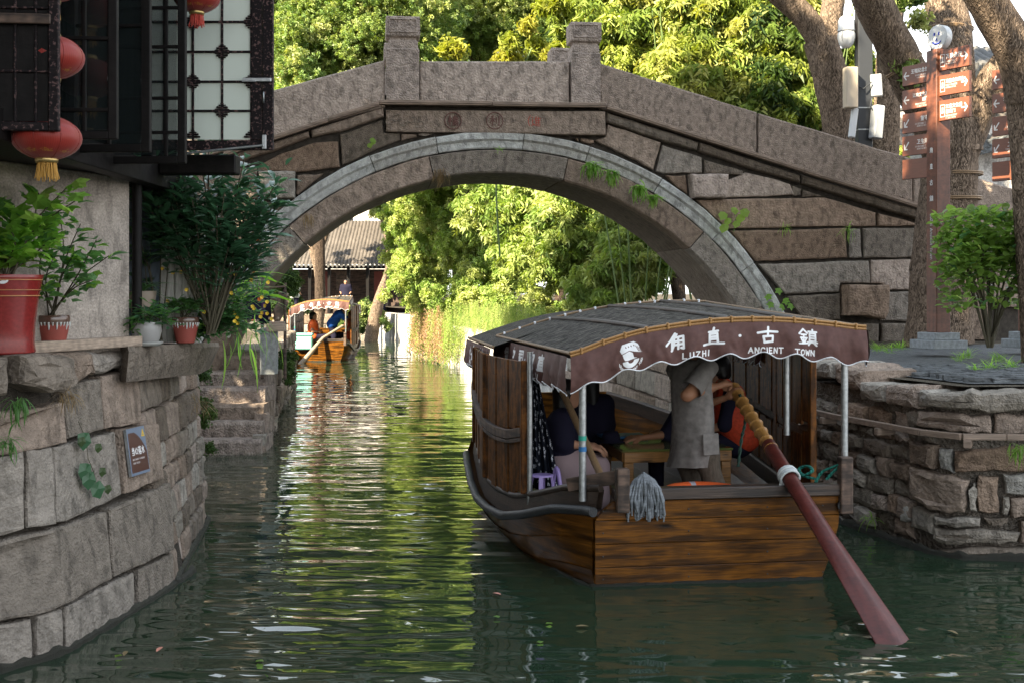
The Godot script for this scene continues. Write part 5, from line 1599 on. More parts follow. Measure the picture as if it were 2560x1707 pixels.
# jasmine falling over the pale wall beyond the bridge
func vines() -> void:
	var w: Dictionary = W.R
	var t := thing("hanging_vines", "arching vines and dry pinkish runners falling over the pale canal wall", "vines", on_wall(w, w.l[3], 1.1))
	var st := MB.new()
	var r := RandomNumberGenerator.new()
	r.seed = 5
	for i in 34:
		var k := i / 33.0
		var p := Vector3(0.05 * sin(i * 1.3), -k * 1.0, 0.12 * sin(k * 2.5))
		var a := i * 2.4
		leaf(st, p, Vector3(cos(a), -0.5, sin(a)).normalized(), Vector3.UP, r.randf_range(0.05, 0.09), 0.03, 0.2, 0.3)
	var strand := st.mesh()
	var u0: float = w.l[2] + 2.2
	var u1: float = w.l[4] + 7.5
	for pass_ in 2:
		var at := PackedFloat32Array()
		var n := 0
		for i in 1700 if pass_ == 0 else 700:
			var u := lerpf(u0, u1, r.randf())
			var q := on_wall(w, u, 0, 0.0)
			var near := clampf((u - u0) / (w.l[4] - u0), 0, 1)
			var y := r.randf_range(0.75, 1.75)
			if u > w.l[4] - 1.2: y = r.randf_range(1.35, 1.9)
			if pass_ == 1 and u > w.l[3] + 2.5: continue
			var z := (r.randf_range(-0.3, 0.55) if pass_ == 0 else r.randf_range(0.25, 0.65)) * (1.0 if u < w.l[4] - 1.0 else 0.5)
			var p := on_wall(w, u, y, z) - t.position
			var bs := Basis(Vector3.UP, r.randf() * TAU) * Basis(Vector3.RIGHT, r.randfn() * 0.22)
			var sc := r.randf_range(0.6, 1.15) * lerpf(1.0, 0.75, near)
			if u > w.l[4] - 1.2: sc *= 0.6
			bs = bs.scaled(Vector3.ONE * sc)
			var c: Color = FRESH[r.randi() % 4] if pass_ == 0 else [Color(0.42, 0.25, 0.16), Color(0.36, 0.24, 0.12), Color(0.45, 0.30, 0.22)][r.randi() % 3]
			at.append_array(PackedFloat32Array([bs.x.x, bs.y.x, bs.z.x, p.x, bs.x.y, bs.y.y, bs.z.y, p.y, bs.x.z, bs.y.z, bs.z.z, p.z, c.r, c.g, c.b, 1.0]))
			n += 1
		scatter("runners" if pass_ == 0 else "dry_runners", t, strand, M.leaf_sun, at, n)
	var bl := []
	for q in [[Vector3(-3.042,2.028,-36.5), Vector3(0.9, 0.55, 0.8), 700], [Vector3(-1.84,1.92,-34.5), Vector3(0.9, 0.5, 0.7), 700], [Vector3(-0.758,1.771,-32.5), Vector3(0.8, 0.5, 0.7), 600], [Vector3(0.2,1.9,-30), Vector3(0.8, 0.5, 0.6), 600], [Vector3(1.12,1.823,-28), Vector3(0.8, 0.45, 0.6), 500], [Vector3(1.943,1.752,-26.5), Vector3(0.8, 0.4, 0.6), 400]]: bl.append([q[0] - t.position, q[1], q[2]])
	foliage("crown", t, bl, SP.small, M.leaf_sun, FRESH, 150, 1.3)

# trunks on the right, behind and beside the signpost
func right_trees() -> void:
	var g := "camphor trees on the right bank"
	tree("camphor_tree", "forked grey-brown trunk rising behind the sloping parapet", g, Vector3(5.734,3.283,-20.6),
		[[[Vector3(5.837,3.283,-20.6), Vector3(5.686,4.862,-20.6), Vector3(5.459,5.824,-20.6), Vector3(5.301,6.442,-20.6)], 0.35, 0.29, 14], [[Vector3(5.329,6.304,-20.6), Vector3(4.988,6.831,-20.5), Vector3(4.42,7.284,-20.4), Vector3(3.8,7.85,-20)], 0.22, 0.15, 12], [[Vector3(5.37,6.236,-20.6), Vector3(5.554,7.152,-20.7), Vector3(5.67,8.205,-21)], 0.22, 0.18, 12], [[Vector3(6.131,4.414,-20.9), Vector3(5.928,5.097,-20.8), Vector3(5.761,5.566,-20.7)], 0.12, 0.12]],
		[[Vector3(5.4,11.488,-22.5), Vector3(3.0, 1.3, 2.0), 900]], SP.broad, M.leaf_soft, SUNNY, 141, 1.3, M.bark)
	tree("camphor_tree", "straight mossy trunk behind the black camera pole", g, Vector3(7.05,2.938,-22.5),
		[[[Vector3(6.975,2.938,-22.5), Vector3(7.02,5.112,-22.5), Vector3(7.088,6.838,-22.5), Vector3(7.2,8.713,-22.5)], 0.27, 0.22, 12]],
		[[Vector3(7.35,10.062,-22.5), Vector3(3.0, 1.5, 3), 700]], SP.broad, M.leaf_soft, SUNNY, 142, 1.3, M.bark)
	tree("camphor_tree", "big three-limbed camphor tree right behind the wooden signpost", g, Vector3(6.004,1.486,-16.6),
		[[[Vector3(5.932,1.403,-16.6), Vector3(5.932,1.735,-16.6), Vector3(5.987,2.62,-16.6), Vector3(6.042,3.506,-16.6), Vector3(6.098,4.336,-16.6)], 0.47, 0.34, 18],
		[[Vector3(6.042,3.838,-16.6), Vector3(5.658,4.637,-16.4), Vector3(5.179,5.343,-16.1), Vector3(4.687,6.074,-15.8), Vector3(4.185,6.929,-15.5)], 0.29, 0.21, 14],
		[[Vector3(6.17,4.059,-16.6), Vector3(6.114,5.055,-16.6), Vector3(6.096,5.852,-16.7), Vector3(6.007,6.938,-17)], 0.32, 0.27, 14],
		[[Vector3(6.197,4.059,-16.6), Vector3(6.435,4.652,-16.5), Vector3(6.683,5.165,-16.3), Vector3(7.04,5.697,-16)], 0.26, 0.18, 14]],
		[[Vector3(5.211,5.903,-16.2), Vector3(0.35, 0.4, 0.4), 130], [Vector3(5.2,5.217,-16), Vector3(0.28, 0.3, 0.3), 70], [Vector3(6.045,5.999,-15.5), Vector3(0.2, 0.3, 0.2), 26], [Vector3(6.84,9.02,-18), Vector3(2.6, 1.0, 2.0), 900]], SP.broad, M.leaf_soft, DEEP + SUNNY, 143, 1.0, M.bark)
	tree("camphor_tree", "thick limb and mossy trunk entering at the right edge", g, Vector3(5.544,1.415,-12.6),
		[[[Vector3(5.544,1.331,-12.6), Vector3(5.46,2.843,-12.6), Vector3(5.397,3.809,-12.6), Vector3(5.355,4.271,-12.6)], 0.17, 0.17, 14], [[Vector3(5.401,4.145,-12.6), Vector3(5.271,4.588,-12.5), Vector3(5.001,4.981,-12.4), Vector3(4.636,5.464,-12.2)], 0.22, 0.18, 14], [[Vector3(5.418,4.187,-12.6), Vector3(5.628,4.943,-12.6), Vector3(5.88,5.615,-12.6)], 0.2, 0.14, 12]],
		[[Vector3(4.68,7.45,-12), Vector3(3.0, 1.0, 2.5), 800]], SP.broad, M.leaf_soft, SUNNY, 144, 1.1, M.bark)
	# straw ropes tied round the big tree
	var rp := MB.new()
	for q in [[Vector3(6.12,3.738,-16.6), 0.375, 0.0], [Vector3(6.098,3.395,-16.6), 0.385, 0.02], [Vector3(5.303,5.174,-16.2), 0.27, 0.62], [Vector3(6.107,5.768,-16.7), 0.30, -0.05]]:
		for l in 2:
			var path := PackedVector3Array()
			for i in 25:
				var a := TAU * i / 24.0
				path.append(q[0] + Basis(Vector3.BACK, q[2]) * Vector3(cos(a) * q[1], l * 0.025, sin(a) * q[1]))
			rp.tube(path, [0.012], 6, false)
	var ro := thing("straw_rope", "straw ropes tied round the trunk and limbs behind the signpost", "rope", Vector3(6.12,3.738,-16.6))
	part("rope", rp.mesh(ro.position), M.bamboo_dull, ro)

# unseen trees on the left bank and behind the viewer, added to shade the near water
func shade_trees() -> void:
	var k := 0
	for q in [[Vector3(-10.5, 1.5, -11.0), Vector3(-9.3, 13.6, -9.6), 4.6], [Vector3(-7.0, 1.5, -10.8), Vector3(-6.4, 14.4, -9.8), 3.0], [Vector3(-10.0, 1.7, -2.0), Vector3(-8.4, 11.6, -2.2), 4.8], [Vector3(-5.0, 1.5, 5.0), Vector3(-4.2, 12.0, 0.9), 4.6], [Vector3(1.5, 1.5, 6.0), Vector3(0.8, 12.0, 3.4), 4.4], [Vector3(-9.0, 1.5, 5.0), Vector3(-6.8, 11.0, 4.6), 4.6], [Vector3(-5.8, 1.5, -11.2), Vector3(-3.6, 10.8, -9.7), 2.7], [Vector3(-9.6, 1.5, -11.4), Vector3(-9.0, 6.6, -10.6), 2.8, 900]]:
		var c: Vector3 = q[1]
		tree("camphor_tree", ["tall shade tree on the left bank above the landing", "tall shade tree close behind the plastered house", "tall shade tree further left of the house", "shade tree behind the viewer on the left", "shade tree right behind the viewer", "unseen shade tree behind the added house", "slim shade tree leaning over the canal above the landing", "low round unseen tree added to shade the landing"][k], "unseen shade trees added over the near canal", q[0],
			[[[q[0], q[0] + Vector3(0.2, 6.0, 0), c], 0.35, 0.15]], [[c, Vector3(q[2], 2.2, q[2]), q[3] if q.size() > 3 else 3600]], SP.far, M.leaf_soft, DEEP + SUNNY, 160 + k, 1.7)
		k += 1

# ---------------------------------------------------------------- people: capsules joined by a soft minimum, meshed as surface nets
func nets(mb: MB, bones: Array, cell: float, k := 45.0) -> void:
	var lo := Vector3.ONE * 1e9
	var hi := -lo
	for q in bones:
		var r := maxf(q[2], q[3]) + 0.05
		for e in 2:
			lo = lo.min(q[e] - Vector3.ONE * r)
			hi = hi.max(q[e] + Vector3.ONE * r)
	var nx := int((hi.x - lo.x) / cell) + 3
	var ny := int((hi.y - lo.y) / cell) + 3
	var nz := int((hi.z - lo.z) / cell) + 3
	var f := PackedFloat32Array()
	f.resize(nx * ny * nz)
	var reach := 3.0 / k
	for q in bones:
		var a: Vector3 = q[0]
		var ab: Vector3 = q[1] - a
		var l2 := maxf(ab.length_squared(), 1e-9)
		var ra: float = q[2]
		var rb: float = q[3]
		var m := maxf(ra, rb) + reach
		var b0: Vector3 = (a.min(q[1]) - Vector3.ONE * m - lo) / cell
		var b1: Vector3 = (a.max(q[1]) + Vector3.ONE * m - lo) / cell
		for z in range(maxi(0, int(b0.z)), mini(nz, int(b1.z) + 2)):
			for y in range(maxi(0, int(b0.y)), mini(ny, int(b1.y) + 2)):
				var at := (z * ny + y) * nx
				for x in range(maxi(0, int(b0.x)), mini(nx, int(b1.x) + 2)):
					var p := lo + Vector3(x, y, z) * cell - a
					var t := clampf(p.dot(ab) / l2, 0.0, 1.0)
					var d := (p - ab * t).length() - lerpf(ra, rb, t)
					if d < reach: f[at + x] += exp(-k * d)
	var id := {}
	var pos := PackedVector3Array()
	var sx := 1
	var sy := nx
	var sz := nx * ny
	var corner := [0, sx, sy, sx + sy, sz, sz + sx, sz + sy, sz + sx + sy]
	var edges := [[0, 1], [2, 3], [4, 5], [6, 7], [0, 2], [1, 3], [4, 6], [5, 7], [0, 4], [1, 5], [2, 6], [3, 7]]
	for z in nz - 1:
		for y in ny - 1:
			var at := (z * ny + y) * nx
			for x in nx - 1:
				var i := at + x
				var mask := 0
				for c in 8:
					if f[i + corner[c]] > 1.0: mask |= 1 << c
				if mask == 0 or mask == 255: continue
				var s := Vector3.ZERO
				var n := 0
				for e in edges:
					var u: int = e[0]
					var w: int = e[1]
					if ((mask >> u) & 1) != ((mask >> w) & 1):
						var fu := -log(maxf(f[i + corner[u]], 1e-4)) / k
						var fw := -log(maxf(f[i + corner[w]], 1e-4)) / k
						var t := clampf(fu / (fu - fw), 0.0, 1.0)
						var pu := Vector3(u & 1, (u >> 1) & 1, u >> 2)
						var pw := Vector3(w & 1, (w >> 1) & 1, w >> 2)
						s += pu.lerp(pw, t)
						n += 1
				id[i] = pos.size()
				pos.append(lo + (Vector3(x, y, z) + s / n) * cell)
	var tri := PackedInt32Array()
	for i in id:
		var inside := f[i] > 1.0
		for ax in 3:
			var st: int = [sx, sy, sz][ax]
			if (f[i + st] > 1.0) == inside: continue
			var p: int = [sy, sz, sx][ax]
			var r: int = [sz, sx, sy][ax]
			var a = id.get(i - p - r)
			var b = id.get(i - p)
			var d = id.get(i - r)
			if a == null or b == null or d == null: continue
			var c: int = id[i]
			var o := [a, d, c, b] if inside else [a, b, c, d]
			tri.append_array(PackedInt32Array([o[0], o[1], o[2], o[0], o[2], o[3]]))
	var nn := PackedVector3Array()
	nn.resize(pos.size())
	for t in range(0, tri.size(), 3):
		var q := (pos[tri[t + 1]] - pos[tri[t]]).cross(pos[tri[t + 2]] - pos[tri[t]])
		for e in 3: nn[tri[t + e]] += q
	var k0 := mb.v.size()
	for i in pos.size(): mb.vert(pos[i], nn[i].normalized() if nn[i].length_squared() > 0 else Vector3.UP)
	for t in range(0, tri.size(), 3): mb.face(k0 + tri[t], k0 + tri[t + 1], k0 + tri[t + 2])

# a hand whose fingers close; along: from wrist to knuckles, back: out of the back of the hand, thumb on the given side
func hand(mb: MB, wrist: Vector3, along: Vector3, back: Vector3, side: float, curl: float, cell := 0.0045) -> void:
	along = along.normalized()
	var across := along.cross(back).normalized()
	back = across.cross(along).normalized()
	across *= side
	var bones := [[wrist, wrist + along * 0.035, 0.026, 0.027]]
	for i in 4:
		bones.append([wrist + along * 0.03 + across * (i - 1.5) * 0.014, wrist + along * 0.088 + across * (i - 1.5) * 0.020, 0.0155, 0.0125])
		var p := wrist + along * 0.088 + across * (i - 1.5) * 0.021
		var d := along
		var bk := back
		var ln: float = [0.036, 0.042, 0.039, 0.030][i]
		for s in 3:
			var d1 := (d * cos(curl) - bk * sin(curl)).normalized()
			bk = (bk * cos(curl) + d * sin(curl)).normalized()
			d = d1
			var k: float = [1.0, 0.75, 0.6][s]
			var e := p + d * ln * k
			bones.append([p, e, 0.0098 - s * 0.001, 0.0092 - s * 0.001])
			p = e
	var tb := wrist + along * 0.03 - across * 0.026
	var t1 := tb + (along * 0.6 - across * 0.7 - back * 0.3).normalized() * 0.042
	var t2 := t1 + (along * 0.75 - across * 0.1 - back * 0.75 * curl).normalized() * 0.034
	bones.append([tb, t1, 0.0145, 0.0115])
	bones.append([t1, t2, 0.0112, 0.009])
	nets(mb, bones, cell, 160.0)

func head(mb: MB, c: Vector3, face_dir: Vector3, cell := 0.0075) -> void:
	var f := face_dir.normalized()
	var r := f.cross(Vector3.UP).normalized()
	var u := r.cross(f)
	var bones := [[c + u * 0.03 - f * 0.012, c + u * 0.03 + f * 0.02, 0.082, 0.078], [c - u * 0.02 + f * 0.03, c - u * 0.075 + f * 0.052, 0.062, 0.040],
		[c + u * 0.005 + f * 0.088, c - u * 0.022 + f * 0.106, 0.010, 0.0125], [c - u * 0.052 + f * 0.085 - r * 0.014, c - u * 0.052 + f * 0.085 + r * 0.014, 0.010, 0.010],
		[c - u * 0.06, c - u * 0.15 - f * 0.025, 0.052, 0.056]]
	for s in [-1.0, 1.0]:
		bones.append([c + r * s * 0.080 - u * 0.005 - f * 0.005, c + r * s * 0.082 - u * 0.035, 0.014, 0.010])
		bones.append([c + u * 0.028 + f * 0.082 + r * s * 0.018, c + u * 0.026 + f * 0.074 + r * s * 0.045, 0.010, 0.009])
	nets(mb, bones, cell, 110.0)

func limbs_of(j: Dictionary, keys: Array) -> Array:
	var out := []
	for q in keys: out.append([j[q[0]], j[q[1]], q[2], q[3]])
	return out

# body of skin under clothes; j holds the joints
func body_mesh(j: Dictionary, face_dir: Vector3, cell := 0.014) -> MB:
	var mb := MB.new()
	var side: Vector3 = (j.shr - j.shl).normalized()
	var bones := [[j.chest - side * 0.07, j.pelvis - side * 0.06, 0.105, 0.10], [j.chest + side * 0.07, j.pelvis + side * 0.06, 0.105, 0.10], [j.shl, j.shr, 0.055, 0.055], [j.chest, j.neck, 0.09, 0.05], [j.neck, j.head - Vector3(0, 0.06, 0), 0.05, 0.05]]
	bones += limbs_of(j, [["shl", "ell", 0.046, 0.037], ["ell", "wrl", 0.038, 0.027], ["shr", "elr", 0.046, 0.037], ["elr", "wrr", 0.038, 0.027], ["hipl", "knl", 0.075, 0.052], ["knl", "anl", 0.05, 0.034], ["hipr", "knr", 0.075, 0.052], ["knr", "anr", 0.05, 0.034]])
	for s in ["anl", "anr"]: bones.append([j[s] - Vector3(0, 0.04, 0), j[s] - Vector3(0, 0.05, 0) + face_dir.normalized() * 0.15, 0.036, 0.028])
	nets(mb, bones, cell)
	head(mb, j.head, face_dir, 0.0075 if cell < 0.02 else 0.014)
	return mb

func shirt_mesh(j: Dictionary, sleeve: float, hem: Vector3, grow := 0.018, cell := 0.014) -> MB:
	var mb := MB.new()
	var side: Vector3 = (j.shr - j.shl).normalized()
	var bones := []
	for s in [-1.0, 0.0, 1.0]:
		bones.append([j.chest + side * 0.075 * s, j.pelvis + side * 0.07 * s, 0.11 + grow, 0.112 + grow])
		bones.append([j.pelvis + side * 0.08 * s, hem + side * 0.10 * s, 0.115 + grow, 0.118 + grow])
	bones.append([j.shl, j.shr, 0.06 + grow, 0.06 + grow])
	bones.append([j.shl, j.shl.lerp(j.ell, sleeve), 0.056 + grow, 0.062 + grow])
	bones.append([j.shr, j.shr.lerp(j.elr, sleeve), 0.056 + grow, 0.062 + grow])
	bones.append([j.chest + (j.neck - j.chest) * 0.3, j.chest + (j.neck - j.chest) * 0.75, 0.09, 0.06])
	nets(mb, bones, cell, 40.0)
	return mb

# a loose shirt: one open loft from shoulders to hem, folds growing downwards, and two short sleeves
func loose_shirt(j: Dictionary, sleeve: float, hem: Vector3, s: int) -> MB:
	var mb := MB.new()
	var side: Vector3 = (j.shr - j.shl).normalized()
	var f := noise(1.0, 2, s)
	var mid: Vector3 = (j.shl + j.shr) * 0.5
	var spine := [mid + Vector3(0, 0.075, 0), mid + Vector3(0, 0.055, 0), mid + Vector3(0, 0.01, 0), j.chest, j.chest.lerp(j.pelvis, 0.5), j.pelvis, hem]
	var wide := [0.07, 0.15, 0.225, 0.225, 0.215, 0.225, 0.25]
	var deep := [0.06, 0.085, 0.115, 0.135, 0.135, 0.145, 0.165]
	var rows := []
	for i in 25:
		var k := i / 24.0 * 6.0
		var a := mini(int(k), 5)
		var t := k - a
		var c: Vector3 = spine[a].lerp(spine[a + 1], t)
		var front := side.cross(Vector3.UP)
		var row := PackedVector3Array()
		for q in 40:
			var an := TAU * q / 40.0
			var w := 1.0 + (0.035 + 0.012 * k) * f.get_noise_2d(an * 2.2 if an < PI else (TAU - an) * 2.2 + 9.0, k * 0.55)
			row.append(c + (side * cos(an) * lerpf(wide[a], wide[a + 1], t) + front * sin(an) * lerpf(deep[a], deep[a + 1], t)) * w)
		rows.append(row)
	mb.sheet(rows, true, true)
	for e in [["shl", "ell"], ["shr", "elr"]]:
		var p0: Vector3 = j[e[0]]
		var p1: Vector3 = p0.lerp(j[e[1]], sleeve)
		mb.tube(pv3([p0.lerp(mid, 0.35) + Vector3(0, 0.01, 0), p0, p0.lerp(p1, 0.5), p1]), [0.085, 0.085, 0.085, 0.09], 18, false, 0.12, f)
	return mb

func trousers_mesh(j: Dictionary, to: float, cell := 0.015) -> MB:
	var mb := MB.new()
	var bones := [[j.hipl, j.hipr, 0.115, 0.115], [j.pelvis, (j.hipl + j.hipr) * 0.5, 0.12, 0.11]]
	bones += [[j.hipl, j.knl, 0.10, 0.078], [j.knl, j.knl.lerp(j.anl, to), 0.078, 0.066], [j.hipr, j.knr, 0.10, 0.078], [j.knr, j.knr.lerp(j.anr, to), 0.078, 0.066]]
	nets(mb, bones, cell)
	return mb

func hair_mesh(c: Vector3, face_dir: Vector3, long: float, cell := 0.009) -> MB:
	var mb := MB.new()
	var f := face_dir.normalized()
	var r := f.cross(Vector3.UP).normalized()
	var bones := [[c + Vector3(0, 0.05, 0) - f * 0.03, c + Vector3(0, 0.055, 0) + f * 0.02, 0.086, 0.074], [c - f * 0.045 + Vector3(0, 0.03, 0), c - f * 0.055 - Vector3(0, 0.06, 0), 0.076, 0.055]]
	if long > 0.0:
		for s in [-1.0, 0.0, 1.0]: bones.append([c - f * 0.06 + r * s * 0.045, c - f * 0.085 + r * s * 0.06 - Vector3(0, long, 0), 0.055, 0.035])
		for s in [-1.0, 1.0]: bones.append([c + r * s * 0.075 + Vector3(0, 0.03, 0) - f * 0.01, c + r * s * 0.085 - Vector3(0, long * 0.7, 0) - f * 0.03, 0.022, 0.016])
	nets(mb, bones, cell, 70.0)
	return mb

# ---------------------------------------------------------------- boat
const STATIONS := [[0.0, -0.80, 0.55, -0.82], [0.325, -1.024, 0.515, -0.93], [0.753, -1.193, 0.395, -1.07], [1.17, -1.298, 0.31, -1.13], [1.59, -1.372, 0.297, -1.185], [2.0, -1.416, 0.316, -1.2], [2.5, -1.415, 0.37, -1.21], [3.1, -1.389, 0.473, -1.2], [3.5, -1.36, 0.515, -1.16], [4.4, -1.2, 0.58, -1.0], [5.3, -0.95, 0.66, -0.72], [6.0, -0.65, 0.74, -0.45]]

# point of the hull side: s -1 left, 1 right; k 0 at the sheer, 1 at the bottom
func hull_at(s: float, a: float, k: float, off := 0.0) -> Vector3:
	var i := 0
	while i < STATIONS.size() - 2 and STATIONS[i + 1][0] < a: i += 1
	var p: Array = STATIONS[i]
	var q: Array = STATIONS[i + 1]
	var t := clampf((a - p[0]) / (q[0] - p[0]), 0, 1)
	var rt := lerpf(p[1], q[1], t)
	var yt := lerpf(p[2], q[2], t)
	var rw := lerpf(p[3], q[3], t)
	if s > 0:
		var sh := 0.25 * clampf(1.0 - a / 1.2, 0, 1)
		rt = -rt + sh
		rw = -rw + sh * 0.3
	var y := lerpf(yt, -0.3, k)
	var r: float
	if y > 0.0: r = lerpf(rt, rw, pow(clampf((yt - y) / yt, 0, 1), 1.5))
	else: r = rw * lerpf(1.0, 0.72, clampf(-y / 0.3, 0, 1))
	return Vector3(r + s * off, y, -a)

func smooth_line(l: Array, t: float) -> Vector2:
	# l: flat list x, y ...; t 0..1 by x, eased between the points
	var x := lerpf(l[0], l[l.size() - 2], t)
	var n := l.size() / 2
	var i := 0
	while i < n - 2 and l[(i + 1) * 2] < x: i += 1
	var k := clampf((x - l[i * 2]) / (l[i * 2 + 2] - l[i * 2]), 0, 1)
	var y0: float = l[maxi(i - 1, 0) * 2 + 1]
	var y3: float = l[mini(i + 2, n - 1) * 2 + 1]
	return Vector2(x, cubic_interpolate(l[i * 2 + 1], l[i * 2 + 3], y0, y3, k))

func roof_front() -> Array: return [-0.985,1.688,-0.737,1.772,-0.471,1.846,-0.203,1.89,0.068,1.922,0.34,1.934,0.615,1.929,0.893,1.906,1.26,1.867]
func roof_back() -> Array: return [-1.09,1.687,-0.7,1.807,-0.299,1.91,0.105,1.981,0.476,2.016,0.813,2.029,1.067,2.023]

func cloth_print(size: Vector2i, s: int) -> Image:
	var im := Image.create_empty(size.x, size.y, false, Image.FORMAT_RGB8)
	var f := noise(0.02, 4, s)
	for y in size.y:
		for x in size.x:
			var w := 1.0 + 0.10 * f.get_noise_2d(x, y)
			im.set_pixel(x, y, Color(0.36 * w, 0.252 * w, 0.232 * w))
	return im

func logo(im: Image, cx: float, cy: float, s: float, c: Color) -> void:
	# a woman's head in a headscarf over a crescent, with a ring of small letters below
	var cloth := im.get_pixel(2, 2)
	var scarf_p := PackedVector2Array([Vector2(-38, -20), Vector2(-30, -38), Vector2(8, -40), Vector2(22, -28), Vector2(36, 2), Vector2(10, -6), Vector2(-8, -14), Vector2(-32, -8)])
	var face_p := PackedVector2Array([Vector2(-30, -6), Vector2(-8, -12), Vector2(4, -4), Vector2(8, 12), Vector2(20, 16), Vector2(-12, 18), Vector2(-22, 16), Vector2(-26, 8)])
	for y in range(int(-40 * s), int(20 * s)):
		for x in range(int(-40 * s), int(42 * s)):
			var p := Vector2(x, y) / s
			if Geometry2D.is_point_in_polygon(p, scarf_p) or Geometry2D.is_point_in_polygon(p, face_p): im.set_pixel(int(cx) + x, clampi(int(cy) + y, 0, im.get_height() - 1), c)
	for k in 4: line(im, Vector2(cx + (14 + k * 6) * s, cy - 24 * s + k * 4 * s), Vector2(cx + (24 + k * 5) * s, cy - 4 * s + k * 3 * s), 0.8 * s, cloth)
	for k in 4: line(im, Vector2(cx - (20 - k * 9) * s, cy - 28 * s), Vector2(cx - (18 - k * 9) * s, cy - 25 * s), 1.2 * s, cloth)
	for i in 60:
		var a := lerpf(0.06, PI - 0.06, i / 59.0)
		var p := Vector2(cx - 2 * s + cos(a) * 26 * s, cy + 20 * s + sin(a) * 22 * s)
		line(im, p, p.lerp(Vector2(cx - 2 * s, cy + 22 * s), 0.55), 1.6 * s, c)
	var t := "LUZHI ANCIENT TOWN"
	for i in t.length():
		if t[i] == " ": continue
		var a := lerpf(PI * 0.97, PI * 0.03, float(i) / (t.length() - 1))
		ink(im, t[i], cx - 2 * s + cos(a) * 36 * s - 3 * s, cy + 20 * s + sin(a) * 33 * s - 3 * s, 5.5 * s, 7.5 * s, 0.8 * s, c)

func boat_cloths() -> void:
	var white := Color(0.90, 0.90, 0.90)
	var im := cloth_print(Vector2i(2048, 256), 301)
	var u := func(x: float) -> float: return (x - 615.0) / 1650.0 * 2048.0
	logo(im, u.call(942), 118, 2.1, white)
	var y0 := 38.0
	ink(im, "lu_brush", u.call(1132), y0, 140, 118, 8, white)
	ink(im, "zhi_brush", u.call(1340), y0 - 6, 134, 122, 8, white)
	line(im, Vector2(u.call(1541), 96), Vector2(u.call(1542), 96), 10, white)
	ink(im, "gu_brush", u.call(1640), y0, 140, 112, 8, white)
	ink(im, "zhen", u.call(1864), y0 - 4, 142, 120, 6.5, white)
	word(im, "LUZHI", u.call(1220), 180, 34, 42, 4.5, white, 0.32)
	word(im, "ANCIENT", u.call(1590), 178, 31, 42, 4.2, white, 0.25)
	word(im, "TOWN", u.call(1846), 180, 33, 42, 4.2, white, 0.2)
	var m := mat("valance_front", Color.WHITE, 0.6, 0.35)
	m.albedo_texture = ImageTexture.create_from_image(im)
	im = cloth_print(Vector2i(1024, 128), 302)
	ink(im, "zhong", 330, 14, 70, 64, 5, white)
	ink(im, "guo", 440, 14, 70, 64, 4.5, white)
	line(im, Vector2(545, 50), Vector2(546, 50), 5, white)
	ink(im, "lu", 600, 14, 70, 64, 4.5, white)
	ink(im, "zhi", 715, 14, 70, 64, 4.5, white)
	word(im, "CHINA", 430, 88, 16, 24, 2.4, white)
	word(im, "LUZHI", 650, 88, 16, 24, 2.4, white)
	logo(im, 260, 60, 1.0, white)
	m = mat("valance_side", Color.WHITE, 0.6, 0.35)
	m.albedo_texture = ImageTexture.create_from_image(im)
	mat("piping", lin(0.75, 0.76, 0.78), 0.6)
	# woven bamboo mat, weathered grey
	var f := noise(0.03, 4, 303)
	var g := noise(0.4, 2, 304)
	var mi := Image.create_empty(512, 512, false, Image.FORMAT_RGB8)
	var hb := PackedByteArray()
	hb.resize(512 * 512)
	for y in 512:
		for x in 512:
			var row := y / 16
			var wv := sin((x + (16 if row % 2 else 0)) * TAU / 32.0)
			var e := absf((y % 16) - 8.0) / 8.0
			var k := 0.5 + 0.35 * wv * (1.0 - e) - 0.45 * e * e + 0.15 * g.get_noise_2d(x, y * 3)
			hb[y * 512 + x] = clampi(int(255 * k), 0, 255)
			var c := 0.38 + 0.16 * f.get_noise_2d(x * 0.35, y * 2.0) + 0.16 * g.get_noise_2d(x * 0.02, row * 7.0) + 0.03 * wv - 0.10 * e * e
			mi.set_pixel(x, y, Color(c * 1.02, c * 0.97, c * 0.90))
	m = mat("woven_mat", Color.WHITE, 0.85, 0.3)
	m.albedo_texture = ImageTexture.create_from_image(mi)
	m.uv1_scale = Vector3(2.0, 2.4, 1)
	relief(m, ImageTexture.create_from_image(Image.create_from_data(512, 512, false, Image.FORMAT_L8, hb)), 2.5)
	# dark blue calico with white flowers
	im = Image.create_empty(256, 512, false, Image.FORMAT_RGB8)
	im.fill(Color(0.085, 0.095, 0.13))
	var r := RandomNumberGenerator.new()
	r.seed = 12
	for q in 75:
		var cx := r.randf() * 256.0
		var cy := r.randf() * 512.0
		var n := 5 + r.randi() % 3
		var rr := r.randf_range(6, 11)
		for p in n:
			var a := TAU * p / n + r.randf()
			line(im, Vector2(cx + cos(a) * rr * 0.5, cy + sin(a) * rr * 0.5), Vector2(cx + cos(a) * rr, cy + sin(a) * rr), 2.0, Color(0.78, 0.79, 0.82))
		if r.randf() < 0.5: line(im, Vector2(cx, cy + rr), Vector2(cx + r.randf_range(-8, 8), cy + rr + 10), 0.8, Color(0.62, 0.63, 0.66))
	m = mat("calico", Color.WHITE, 0.8, 0.2)
	m.albedo_texture = ImageTexture.create_from_image(im)

